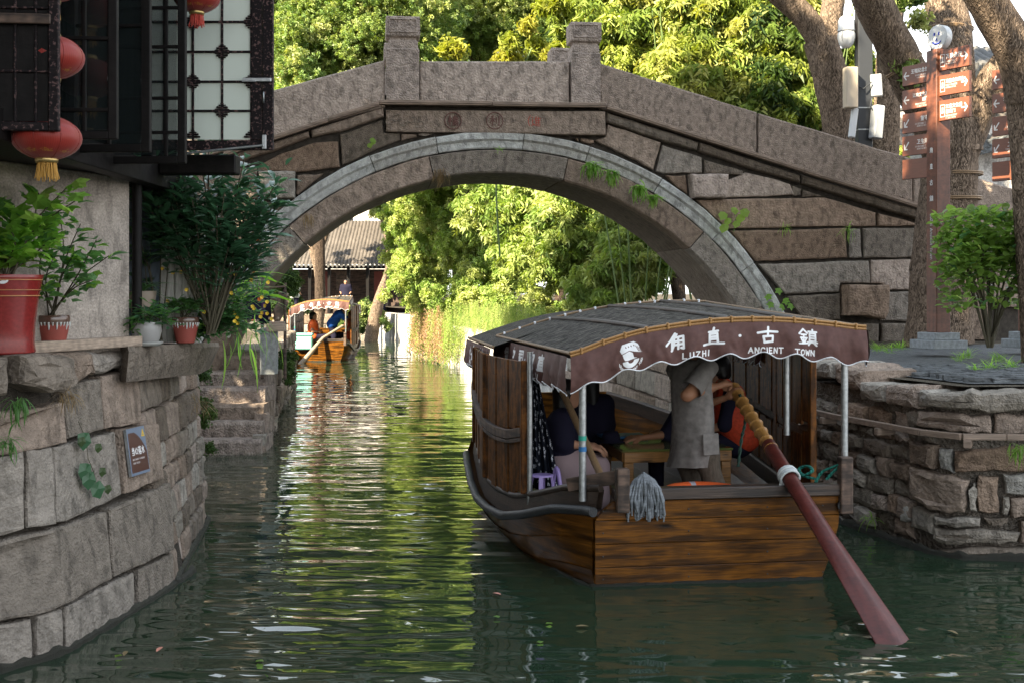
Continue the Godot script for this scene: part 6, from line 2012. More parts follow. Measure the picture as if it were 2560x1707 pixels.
func valance(parent: Node3D, called: String, top: Callable, out: Vector3, drop: float, cols: int, m: Material, waves: float, amp: float, s: int) -> void:
	# hangs from top(t), t 0..1; scalloped lower edge with pale piping
	var f := noise(1.0, 3, s)
	var rows := []
	var uvs := []
	var nr := 9
	var edge := PackedVector3Array()
	for i in nr:
		var row := PackedVector3Array()
		var uv := PackedVector2Array()
		for j in cols + 1:
			var t := float(j) / cols
			var k := float(i) / (nr - 1)
			var p: Vector3 = top.call(t)
			var d := drop + amp * (cos(t * TAU * waves) - 1.0) * 0.5 + 0.012 * f.get_noise_1d(t * 5.0)
			var bulge := 0.022 * sin(k * 2.4) + k * 0.020 * cos(t * TAU * waves + PI) + 0.016 * f.get_noise_2d(t * 22.0, k * 2.0) * (0.3 + k)
			row.append(p - Vector3(0, d * k, 0) + out * bulge)
			uv.append(Vector2(t, d * k / drop))
		rows.append(row)
		uvs.append(uv)
	edge = rows[nr - 1]
	var b := MB.new()
	b.sheet(rows, false, true, uvs)
	var o := part(called, b.mesh(), m, parent)
	var e := MB.new()
	e.tube(edge, [0.005], 5)
	part("piping", e.mesh(), M.piping, o)

func make_boat(label: String, at: Vector3, turn: float) -> Node3D:
	var t := thing("covered_boat", label, "boat", at, turn, "covered tour boats on the canal")
	# hull: overlapping strakes on both sides
	for s in [-1.0, 1.0]:
		for p in 4:
			var rows := []
			for i in 2:
				var row := PackedVector3Array()
				for j in 41: row.append(hull_at(s, j * 0.15, (p + i) * 0.25, 0.012 * (1 - i)))
				rows.append(row)
			var b := MB.new()
			b.sheet(rows, false, s > 0)
			var inner := []
			for row in rows:
				var q := PackedVector3Array()
				for v in row: q.append(v - Vector3(s * 0.03, 0, 0))
				inner.append(q)
			b.sheet(inner, false, s < 0)
			part("hull_plank", b.mesh(), M.wood_hull, t)
		# bulwark plank above, and its cap
		var rows := []
		for i in 2:
			var row := PackedVector3Array()
			for j in 40: row.append(hull_at(s, 0.04 + j * 0.15, 0, -0.05 - 0.02 * i) + Vector3(0, 0.005 + i * 0.145, 0))
			rows.append(row)
		var b := MB.new()
		b.sheet(rows, false, s < 0)
		var inner := []
		for row in rows:
			var q := PackedVector3Array()
			for v in row: q.append(v - Vector3(s * 0.04, 0, 0))
			inner.append(q)
		b.sheet(inner, false, s > 0)
		part("bulwark", b.mesh(), M.wood_deck, t)
		var cap := PackedVector3Array()
		for j in 40: cap.append(hull_at(s, 0.04 + j * 0.15, 0, -0.085) + Vector3(0, 0.158, 0))
		b = MB.new()
		b.tube(cap, [0.03], 6)
		part("bulwark_cap", b.mesh(), M.wood_deck, t)
		# rubber fender hose along the sheer
		var hose := PackedVector3Array()
		for j in 36: hose.append(hull_at(s, maxf(0.0, -0.05 + j * 0.1), 0, 0.02) + Vector3(0, 0.0, 0.06 if j == 0 else 0.0))
		b = MB.new()
		b.tube(hose, [0.036], 10)
		part("fender_hose", b.mesh(), M.rubber, t)
	# bow plate
	var bw := MB.new()
	var pl := PackedVector2Array()
	for k in 5: pl.append(Vector2(hull_at(-1, 6.0, k * 0.25).x, hull_at(-1, 6.0, k * 0.25).y + (0.16 if k == 0 else 0.0)))
	for k in 5: pl.append(Vector2(hull_at(1, 6.0, 1.0 - k * 0.25).x, hull_at(1, 6.0, 1.0 - k * 0.25).y + (0.16 if k == 4 else 0.0)))
	bw.slab(pl, -6.03, -5.98, 0.004)
	part("bow_plate", bw.mesh(), M.wood_hull, t)
	# transom planks
	var el := func(y: float) -> float: return -0.80 if y < 0.50 else lerpf(-0.80, -0.66, clampf((y - 0.50) / 0.12, 0, 1))
	var er := func(y: float) -> float: return 1.06 if y > 0.42 else lerpf(0.78, 1.06, pow(clampf((y + 0.16) / 0.58, 0, 1), 0.55))
	var ys := [-0.16, -0.02, 0.14, 0.31, 0.48, 0.62]
	for k in 5:
		var a: float = ys[k]
		var c: float = ys[k + 1] - 0.003
		var m := (a + c) * 0.5
		var b := MB.new()
		b.slab(PackedVector2Array([Vector2(el.call(a), a), Vector2(er.call(a), a), Vector2(er.call(m), m), Vector2(er.call(c), c), Vector2(el.call(c), c), Vector2(el.call(m), m)]), -0.02, 0.022 + 0.002 * (k % 2), 0.004)
		part("transom_plank", b.mesh(), M.wood_hull, t)
	# weed along the waterline
	var wl := noise(1.0, 3, 88)
	var b := MB.new()
	var wr := []
	for i in 2:
		var row := PackedVector3Array()
		for j in 50: row.append(hull_at(-1, 3.5 - j * 0.0714, 0, 0.0) * Vector3(0, 0, 1) + Vector3(hull_at(-1, 3.5 - j * 0.0714, 0.64, 0.012).x - 0.012, i * (0.035 + 0.012 * wl.get_noise_1d(j * 0.7)) - 0.012, 0))
		for j in 40: row.append(Vector3(lerpf(-0.82, 0.93, j / 39.0), i * (0.036 + 0.012 * wl.get_noise_1d(j * 0.9 + 50.0)) - 0.012, 0.030))
		wr.append(row)
	b.sheet(wr)
	part("waterline_weed", b.mesh(), M.algae, t)
	for k in 16:       # nail heads on the transom
		b = MB.new()
		b.lathe(Vector3.ZERO, [Vector2(0.006, -0.002), Vector2(0.006, 0.002), Vector2(0.0, 0.003)], 8)
		b.moved(Transform3D(Basis(Vector3.RIGHT, PI / 2), Vector3([-0.74, -0.1, 0.5, 0.93][k % 4], [0.055, 0.22, 0.39, 0.55][k / 4], 0.026)))
		part("nail", b.mesh(), M.black_metal, t)
	b = MB.new()
	b.cube(Vector3(0.21, 0.665, -0.01), Vector3(1.74, 0.085, 0.12), 0.008)
	part("transom_rail", b.mesh(), M.wood_deck, t)
	for q in [[-0.60, 0.70, 0.32], [1.10, 0.70, 0.42]]:
		b = MB.new()
		b.cube(Vector3(q[0], q[1], 0.035), Vector3(0.095, q[2], 0.085), 0.008)
		part("corner_post", b.mesh(), M.wood_brown, t)
	b = MB.new()
	b.bar(Vector3(-0.60, 0.79, -0.03), Vector3(-0.95, 0.70, -0.25), 0.03, 0.10)
	part("side_rail", b.mesh(), M.wood_brown, t)
	# deck boards
	for k in 8:
		b = MB.new()
		var r0 := -1.0 + k * 0.25
		var z0 := 0.95 if k == 0 or k == 7 else 0.06
		b.cube(Vector3(r0 + 0.125, 0.24, -(z0 + 4.5) * 0.5), Vector3(0.245, 0.03, 4.5 - z0), 0.003)
		part("deck_board", b.mesh(), M.wood_deck, t)
	# cabin walls: upright boards between rails
	for s in [-1.0, 1.0]:
		var a := 0.95
		var n := 0
		while a < 4.5:
			var e := a + 0.17
			var p0 := hull_at(s, a, 0, -0.07)
			var p1 := hull_at(s, e, 0, -0.07)
			var y1 := 1.58 if s < 0 else 1.72
			for seg in [[0.17, 0.62 if n % 6 != 5 else 0.60], [0.70, y1 - p0.y]]:
				b = MB.new()
				var up := Vector3(0, 1, 0)
				var mid := (p0 + p1) * 0.5
				mid.y = p0.y + (seg[0] + seg[1]) * 0.5
				var z := (p1 - p0)
				z.y = 0
				var len := z.length()
				z = z.normalized()
				b.box(Transform3D(Basis(up.cross(z), up, z), mid - Vector3(s * 0.008 * (n % 2), 0, 0)), Vector3(0.022, seg[1] - seg[0], len - 0.006), 0.004)
				part("cabin_board", b.mesh(), M.wood_cabin, t)
			a = e
			n += 1
		for yy in [[0.66, 0.045, 0.075], [0.60, 0.04, 0.03]]:
			var line3 := PackedVector3Array()
			for j in 13: line3.append(hull_at(s, 0.93 + j * 0.3, 0, -0.06) + Vector3(s * 0.012, yy[0], 0))
			for j in 12:
				b = MB.new()
				b.bar(line3[j], line3[j + 1], yy[1], yy[2])
				part("cabin_rail", b.mesh(), M.wood_brown, t)
		for a2 in [0.93, 2.05, 3.2, 4.5]:
			b = MB.new()
			var p := hull_at(s, a2, 0, -0.06)
			var yt := 1.59 if s < 0 else 1.73
			b.cube(Vector3(p.x, (p.y + 0.17 + yt) * 0.5, p.z), Vector3(0.055, yt - p.y - 0.17, 0.06), 0.006)
			part("cabin_post", b.mesh(), M.wood_cabin, t)
	# galvanised posts
	for q in [[Vector3(-0.86, 0.60, -0.13), 1.66, 0.027], [Vector3(1.12, 0.88, -0.02), 1.84, 0.026], [Vector3(-1.14, 0.45, -0.86), 1.66, 0.022], [Vector3(1.04, 0.95, -1.0), 1.86, 0.027]]:
		b = MB.new()
		b.tube(pv3([q[0], Vector3(q[0].x, q[1], q[0].z)]), [q[2]], 14)
		var post := part("metal_post", b.mesh(), M.galvanised, t)
		if q[0].x < -0.8 and q[0].x > -0.9:
			for e in [[1.045, "tape_green"], [0.965, "tape_blue"]]:
				b = MB.new()
				b.tube(pv3([Vector3(q[0].x, e[0], q[0].z), Vector3(q[0].x, e[0] + 0.035, q[0].z)]), [q[2] + 0.002], 14)
				part("tape_band", b.mesh(), M[e[1]], post)
	# main roof: woven mat panels with battens between, bamboo edging with ties
	var fr := roof_front()
	var bk := roof_back()
	var roof := func(u: float, v: float, lift: float) -> Vector3:
		var f := smooth_line(fr, u)
		var g := smooth_line(bk, u)
		var q := f.lerp(g, v)
		return Vector3(q.x, q.y + lift + 0.02 * sin(v * PI) * sin(u * PI), -3.35 * v + 0.03)
	var cuts := [0.0, 0.26, 0.53, 0.78, 1.0]
	for k in 4:
		for lay in 2:
			var rows := []
			var uvs := []
			for i in (109 if lay == 0 else 15):
				var row := PackedVector3Array()
				var uv := PackedVector2Array()
				for j in 13:
					var u := lerpf(cuts[k], cuts[k + 1], j / 12.0)
					var v := i / (108.0 if lay == 0 else 14.0)
					row.append(roof.call(u, v, (0.007 * sin(i * TAU / 4.0) + 0.004 * sin(i * 0.31 + j * 0.8 + k) if lay == 0 else -0.03)))
					uv.append(Vector2(u * 2.2 + k * 0.13, v * 3.3))
				rows.append(row)
				uvs.append(uv)
			var mb := MB.new()
			mb.sheet(rows, false, lay == 1, uvs)
			if lay == 0: part("roof_mat", mb.mesh(), M.woven_mat, t)
			else: part("roof_lining", mb.mesh(), M.wood_deck, t)
		if k > 0:
			var mb := MB.new()
			var path := PackedVector3Array()
			for i in 15: path.append(roof.call(cuts[k], i / 14.0, 0.012))
			mb.tube(path, [0.02], 7)
			part("roof_batten", mb.mesh(), M.wood_deck, t)
	for e in [[0.0, "bamboo"], [1.0, "bamboo_dull"]]:
		var mb := MB.new()
		for l in 2:
			var path := PackedVector3Array()
			for i in 31: path.append(roof.call(i / 30.0, e[0], 0.012 - l * 0.022) + Vector3(0, 0, 0.012 if e[0] < 0.5 else -0.012))
			mb.tube(path, [0.011], 7)
		part("roof_edging", mb.mesh(), M[e[1]], t)
		for i in 14:
			mb = MB.new()
			var p: Vector3 = roof.call((i + 0.5) / 14.0, e[0], 0.0)
			mb.cube(p + Vector3(0, 0.004, 0.01 if e[0] < 0.5 else -0.01), Vector3(0.02, 0.05, 0.045), 0.01)
			part("tie", mb.mesh(), M.piping if e[0] > 0.5 else M.bamboo, t)
	for u in [0.0, 1.0]:
		var mb := MB.new()
		var path := PackedVector3Array()
		for i in 15: path.append(roof.call(u, i / 14.0, 0.006))
		mb.tube(path, [0.013], 6)
		part("roof_edging", mb.mesh(), M.bamboo_dull, t)
	valance(t, "front_valance", func(k: float) -> Vector3: return roof.call(k, 0.0, -0.018) + Vector3(0, 0, 0.022), Vector3(0, 0, 1), 0.265, 120, M.valance_front, 8.6, 0.045, 401)
	valance(t, "side_valance", func(k: float) -> Vector3: return roof.call(0.0, 1.0 - k, -0.018) + Vector3(-0.022, 0, 0), Vector3(-1, 0, 0), 0.275, 90, M.valance_side, 12.0, 0.045, 402)
	valance(t, "side_valance", func(k: float) -> Vector3: return roof.call(1.0, k, -0.018) + Vector3(0.022, 0, 0), Vector3(1, 0, 0), 0.265, 90, M.valance_side, 12.0, 0.045, 403)
	# lower forward roof
	var low := func(u: float, v: float) -> Vector3:
		var r := lerpf(-1.25, 1.28, u)
		return Vector3(r, 1.63 + 0.25 * sin(u * PI) + 0.10 * u, -lerpf(2.35, 4.5, v))
	for lay in 2:
		var rows := []
		var uvs := []
		for i in 13:
			var row := PackedVector3Array()
			var uv := PackedVector2Array()
			for j in 25:
				row.append(low.call(j / 24.0, i / 12.0) - Vector3(0, 0.02 * lay, 0))
				uv.append(Vector2(j / 24.0 * 2.4, i / 12.0 * 2.1))
			rows.append(row)
			uvs.append(uv)
		var mb := MB.new()
		mb.sheet(rows, false, lay == 1, uvs)
		part("roof_mat" if lay == 0 else "roof_lining", mb.mesh(), M.woven_mat if lay == 0 else M.wood_deck, t)
	for u in [0.0, 1.0]:
		var mb := MB.new()
		mb.tube(pv3([low.call(u, 0.0), low.call(u, 0.5), low.call(u, 1.0)]), [0.014], 6)
		part("roof_edging", mb.mesh(), M.bamboo_dull, t)
	valance(t, "side_valance", func(k: float) -> Vector3: return low.call(0.0, 1.0 - k) + Vector3(-0.02, -0.015, 0), Vector3(-1, 0, 0), 0.29, 70, M.valance_side, 13.0, 0.05, 404)
	valance(t, "side_valance", func(k: float) -> Vector3: return low.call(1.0, k) + Vector3(0.02, -0.015, 0), Vector3(1, 0, 0), 0.29, 70, M.valance_side, 13.0, 0.05, 405)
	return t

# ---------------------------------------------------------------- what is in and on the boats
func shifted(j: Dictionary, by: Vector3) -> Dictionary:
	var o := {}
	for k in j: o[k] = j[k] - by
	return o

func person(label: String, base: Vector3, j0: Dictionary, face_dir: Vector3, cell := 0.014) -> Array:
	var t := thing("person", label, "person", base)
	var j := shifted(j0, base)
	var mb := body_mesh(j, face_dir, cell)
	return [t, j, mb]

func boats() -> void:
	mat("tape_green", lin(0.02, 0.30, 0.22), 0.5)
	mat("tape_blue", lin(0.02, 0.14, 0.34), 0.5)
	mat("skin", lin(0.36, 0.19, 0.12), 0.55, 0.4)
	mat("skin_tan", lin(0.28, 0.135, 0.075), 0.5, 0.4)
	mat("hair_black", lin(0.010, 0.009, 0.009), 0.45, 0.4)
	mat("shirt_grey", lin(0.27, 0.25, 0.235), 0.85, 0.2)
	relief(tri_tex(M.shirt_grey, M.soft, Vector3.ONE * 1.2, false), M.soft, 0.6)
	mat("trousers_taupe", lin(0.13, 0.105, 0.082), 0.85, 0.2)
	relief(tri_tex(M.trousers_taupe, M.soft, Vector3(3, 1.2, 3), false), M.soft, 1.5)
	mat("cloth_navy", lin(0.015, 0.014, 0.028), 0.85, 0.2)
	mat("cloth_plum", lin(0.05, 0.028, 0.07), 0.85, 0.2)
	mat("cloth_mauve", lin(0.27, 0.20, 0.21), 0.85, 0.2)
	mat("cloth_blue", lin(0.01, 0.05, 0.20), 0.8, 0.2)
	mat("cloth_white", lin(0.6, 0.6, 0.58), 0.8, 0.2)
	mat("vest_orange", lin(0.72, 0.085, 0.035), 0.65, 0.35)
	relief(tri_tex(M.vest_orange, M.soft, Vector3.ONE * 2.0, false), M.soft, 0.8)
	mat("buoy_orange", lin(0.80, 0.13, 0.03), 0.55, 0.4)
	mat("band_grey", lin(0.45, 0.42, 0.47), 0.4, 0.5)
	mat("oar_red", lin(0.13, 0.028, 0.021), 0.4, 0.4)
	relief(tri_tex(M.oar_red, wood_tex(3), Vector3(3.0, 3.0, 0.5), false), M.soft, 0.3)
	mat("stool_purple", lin(0.34, 0.25, 0.56), 0.35, 0.5)
	mat("table_top", lin(0.10, 0.12, 0.035), 0.12, 0.6)
	mat("rag_grey", lin(0.28, 0.30, 0.32), 0.9, 0.2)
	relief(tri_tex(M.rag_grey, wood_tex(4), Vector3(4, 1.5, 4), false), M.soft, 1.5)
	mat("rope_green", lin(0.01, 0.16, 0.12), 0.8)
	mat("rope_dark", lin(0.015, 0.05, 0.035), 0.8)
	mat("rope_white", lin(0.50, 0.52, 0.52), 0.85)
	mat("box_teal", lin(0.17, 0.40, 0.36), 0.5)
	boat_cloths()
	var near := make_boat("near covered wooden tour boat with brown lettered awning, poled by a boatman", Vector3(1.39, 0, -8.82), deg_to_rad(8))
	for q in [["smaller sunlit covered boat further up the canal, beyond the arch", Vector3(-5.9, 0, -36.2), 0.03], ["covered boat mostly hidden behind the grey pillar, far up the canal", Vector3(-9.4, 0, -40.5), 0.25]]:
		var d: Node3D = near.duplicate()
		d.name = numbered("covered_boat")
		add_child(d)
		d.position = q[1]
		d.rotation.y = q[2]
		d.scale = Vector3(0.78, 0.96, 0.72)
		d.set_meta("label", q[0])
	crew()
	cargo()
	far_crew()

func crew() -> void:
	# boatman: back to the viewer, working the oar to his right
	var base := Vector3(1.576,0.249,-9.75)
	base.y = 0.255
	var fd := Vector3(0.75, 0, -0.66)
	var p := person("boatman in grey short-sleeved shirt gripping the oar, head hidden by the awning", base, {
		"head": Vector3(1.562,1.784,-9.72), "neck": Vector3(1.511,1.633,-9.75), "chest": Vector3(1.459,1.401,-9.77), "pelvis": Vector3(1.476,0.915,-9.75), "shr": Vector3(1.571,1.534,-9.58), "shl": Vector3(1.364,1.495,-9.98),
		"elr": Vector3(1.378,1.322,-9.44), "wrr": Vector3(1.725,1.382,-9.8), "ell": Vector3(1.558,1.155,-10.12), "wrl": Vector3(1.79,1.262,-9.98), "hipr": Vector3(1.552,0.846,-9.66), "hipl": Vector3(1.42,0.819,-9.86),
		"knr": Vector3(1.629,0.553,-9.58), "anr": Vector3(1.604,0.305,-9.66), "knl": Vector3(1.512,0.507,-9.86), "anl": Vector3(1.446,0.243,-9.95)}, fd)
	var t: Node3D = p[0]
	var j: Dictionary = p[1]
	var mb: MB = p[2]
	hand(mb, j.wrr, (Vector3(1.851,1.407,-9.99) - base) - j.wrr, Vector3(0.1, 0.8, 0.5), 1.0, 0.75)
	hand(mb, j.wrl, (Vector3(1.873,1.313,-9.93) - base) - j.wrl, Vector3(0.2, 0.5, 0.8), 1.0, 0.75)
	part("body", mb.mesh(), M.skin_tan, t)
	part("shirt", loose_shirt(j, 0.80, Vector3(1.456,0.72,-9.75) - base, 77).mesh(), M.shirt_grey, t)
	part("trousers", trousers_mesh(j, 0.9).mesh(), M.trousers_taupe, t)
	part("hair", hair_mesh(j.head, fd, 0.0).mesh(), M.hair_black, t)
	var pk := MB.new()      # hip pocket and hem panel
	var c := Vector3(1.582,0.927,-9.53) - base
	pk.box(Transform3D(Basis(Vector3.UP, 0.45) * Basis(Vector3.RIGHT, -0.08), c), Vector3(0.15, 0.17, 0.012), 0.005)
	part("pocket", pk.mesh(), M.shirt_grey, t)
	# seated woman by the curtain
	base = Vector3(0.471,0.214,-10.1)
	base.y = 0.255
	fd = Vector3(1, 0, -0.1)
	p = person("woman in dark top and mauve skirt seated beside the flowered curtain", base, {
		"head": Vector3(0.471,1.275,-10.1), "neck": Vector3(0.438,1.13,-10.1), "chest": Vector3(0.417,0.988,-10.1), "pelvis": Vector3(0.431,0.719,-10.1), "shr": Vector3(0.417,1.09,-9.94), "shl": Vector3(0.431,1.056,-10.26),
		"elr": Vector3(0.436,0.886,-9.9), "wrr": Vector3(0.63,0.857,-9.95), "ell": Vector3(0.46,0.835,-10.3), "wrl": Vector3(0.663,0.834,-10.2), "hipr": Vector3(0.45,0.693,-10), "hipl": Vector3(0.459,0.664,-10.2),
		"knr": Vector3(0.704,0.666,-10.05), "anr": Vector3(0.72,0.274,-10.05), "knl": Vector3(0.722,0.626,-10.32), "anl": Vector3(0.738,0.238,-10.3)}, fd)
	t = p[0]; j = p[1]; mb = p[2]
	hand(mb, j.wrr, Vector3(1, -0.2, 0), Vector3(0, 1, 0.2), 1.0, 0.4, 0.006)
	hand(mb, j.wrl, Vector3(1, -0.2, 0), Vector3(0, 1, -0.2), -1.0, 0.4, 0.006)
	part("body", mb.mesh(), M.skin, t)
	part("top", shirt_mesh(j, 1.0, j.pelvis + Vector3(0, -0.02, 0), 0.014).mesh(), M.cloth_navy, t)
	var sk := MB.new()
	nets(sk, [[j.hipr, j.hipl, 0.15, 0.15], [j.hipr, j.knr, 0.14, 0.11], [j.hipl, j.knl, 0.14, 0.11], [j.hipr - Vector3(0.02, 0, 0), j.hipr - Vector3(0, 0.30, 0), 0.13, 0.14], [j.hipl - Vector3(0.02, 0, 0), j.hipl - Vector3(0, 0.30, 0), 0.13, 0.14], [j.knr, j.knr - Vector3(0, 0.25, 0), 0.10, 0.12]], 0.016)
	part("skirt", sk.mesh(), M.cloth_mauve, t)
	part("hair", hair_mesh(j.head, fd, 0.22).mesh(), M.hair_black, t)
	var bn := thing("bench", "dark low bench under the seated woman", "bench", Vector3(0.404,0.248,-10.1))
	var b := MB.new()
	b.cube(Vector3(0.0, 0.22, 0), Vector3(0.34, 0.05, 0.9), 0.01)
	part("seat", b.mesh(), M.wood_deck, bn)
	for z in [-0.38, 0.38]:
		b = MB.new()
		b.cube(Vector3(0.0, 0.10, z), Vector3(0.30, 0.19, 0.05), 0.006)
		part("leg", b.mesh(), M.wood_deck, bn)
	# second woman, only her long hair showing beside the post
	base = Vector3(0.745,0.003,-11.4)
	base.y = 0.255
	fd = Vector3(0.3, 0, -0.95)
	p = person("person with long black hair half hidden behind the near steel post", base, {
		"head": Vector3(0.737,1.303,-11.4), "neck": Vector3(0.737,1.162,-11.4), "chest": Vector3(0.737,1.01,-11.4), "pelvis": Vector3(0.737,0.687,-11.4), "shr": Vector3(0.882,1.075,-11.4), "shl": Vector3(0.6,1.075,-11.4),
		"elr": Vector3(0.916,0.864,-11.45), "wrr": Vector3(0.87,0.739,-11.6), "ell": Vector3(0.573,0.864,-11.45), "wrl": Vector3(0.619,0.739,-11.6), "hipr": Vector3(0.832,0.642,-11.45), "hipl": Vector3(0.649,0.642,-11.45),
		"knr": Vector3(0.908,0.598,-11.85), "anr": Vector3(0.908,0.234,-11.85), "knl": Vector3(0.671,0.598,-11.85), "anl": Vector3(0.671,0.234,-11.85)}, fd, 0.018)
	t = p[0]; j = p[1]; mb = p[2]
	part("body", mb.mesh(), M.skin, t)
	part("top", shirt_mesh(j, 1.0, j.pelvis, 0.014, 0.018).mesh(), M.cloth_navy, t)
	part("trousers", trousers_mesh(j, 0.95, 0.02).mesh(), M.cloth_navy, t)
	part("hair", hair_mesh(j.head, fd, 0.36).mesh(), M.hair_black, t)
	# passenger in an orange life vest, seated at the far side of the table
	base = Vector3(2.071,0.279,-10.9)
	base.y = 0.255
	fd = Vector3(-0.9, 0, -0.4)
	p = person("passenger in an orange life vest seated behind the boatman's arms", base, {
		"head": Vector3(1.86,1.434,-10.9), "neck": Vector3(1.911,1.289,-10.9), "chest": Vector3(1.969,1.107,-10.9), "pelvis": Vector3(2.056,0.787,-10.9), "shr": Vector3(1.968,1.188,-11.1), "shl": Vector3(1.965,1.221,-10.72),
		"elr": Vector3(1.941,0.899,-11.2), "wrr": Vector3(1.72,0.855,-11.1), "ell": Vector3(1.89,0.953,-10.66), "wrl": Vector3(1.702,0.878,-10.75), "hipr": Vector3(2.053,0.738,-11), "hipl": Vector3(2.034,0.764,-10.8),
		"knr": Vector3(1.705,0.731,-11), "anr": Vector3(1.705,0.317,-11), "knl": Vector3(1.689,0.759,-10.78), "anl": Vector3(1.699,0.339,-10.8)}, fd)
	t = p[0]; j = p[1]; mb = p[2]
	part("body", mb.mesh(), M.skin, t)
	part("shirt", shirt_mesh(j, 1.0, j.pelvis, 0.006).mesh(), M.cloth_navy, t)
	part("trousers", trousers_mesh(j, 0.95).mesh(), M.cloth_navy, t)
	var vs := MB.new()
	var sd: Vector3 = (j.shr - j.shl).normalized()
	for s in [-1.0, 1.0]:
		nets(vs, [[j.chest + sd * 0.09 * s + Vector3(0, 0.07, 0), j.chest + sd * 0.10 * s - Vector3(-0.02, 0.10, 0), 0.14, 0.165], [j.chest + sd * 0.10 * s - Vector3(-0.03, 0.12, 0), j.pelvis + sd * 0.10 * s + Vector3(0.03, 0.05, 0), 0.17, 0.16]], 0.013, 60.0)
	nets(vs, [[j.shl.lerp(j.neck, 0.3), j.shr.lerp(j.neck, 0.3), 0.075, 0.075], [j.neck - sd * 0.05, j.neck + sd * 0.05, 0.07, 0.07]], 0.013)
	part("life_vest", vs.mesh(), M.vest_orange, t)
	part("hair", hair_mesh(j.head, fd, 0.05).mesh(), M.hair_black, t)
	# passenger hidden behind the boatman, forearm resting on the table
	base = Vector3(1.531,0.246,-11.2)
	base.y = 0.255
	fd = Vector3(-0.95, 0, 0.3)
	p = person("passenger behind the boatman whose forearm and hand rest on the table", base, {
		"head": Vector3(1.613,1.329,-11.2), "neck": Vector3(1.628,1.179,-11.2), "chest": Vector3(1.635,1.011,-11.2), "pelvis": Vector3(1.661,0.713,-11.2), "shr": Vector3(1.654,1.088,-11.38), "shl": Vector3(1.587,1.121,-11.02),
		"elr": Vector3(1.558,0.839,-11.4), "wrr": Vector3(1.318,0.794,-11.3), "ell": Vector3(1.405,0.847,-10.86), "wrl": Vector3(1.158,0.831,-10.72), "hipr": Vector3(1.665,0.662,-11.3), "hipl": Vector3(1.628,0.688,-11.1),
		"knr": Vector3(1.356,0.655,-11.3), "anr": Vector3(1.356,0.267,-11.3), "knl": Vector3(1.33,0.684,-11.08), "anl": Vector3(1.339,0.289,-11.1)}, fd)
	t = p[0]; j = p[1]; mb = p[2]
	hand(mb, j.wrl, Vector3(-1, 0.0, 0.15), Vector3(0, 0.9, 0.3), 1.0, 0.3)
	part("body", mb.mesh(), M.skin_tan, t)
	part("shirt", shirt_mesh(j, 1.0, j.pelvis, 0.012).mesh(), M.cloth_navy, t)
	part("trousers", trousers_mesh(j, 0.95).mesh(), M.cloth_navy, t)
	part("hair", hair_mesh(j.head, fd, 0.03).mesh(), M.hair_black, t)

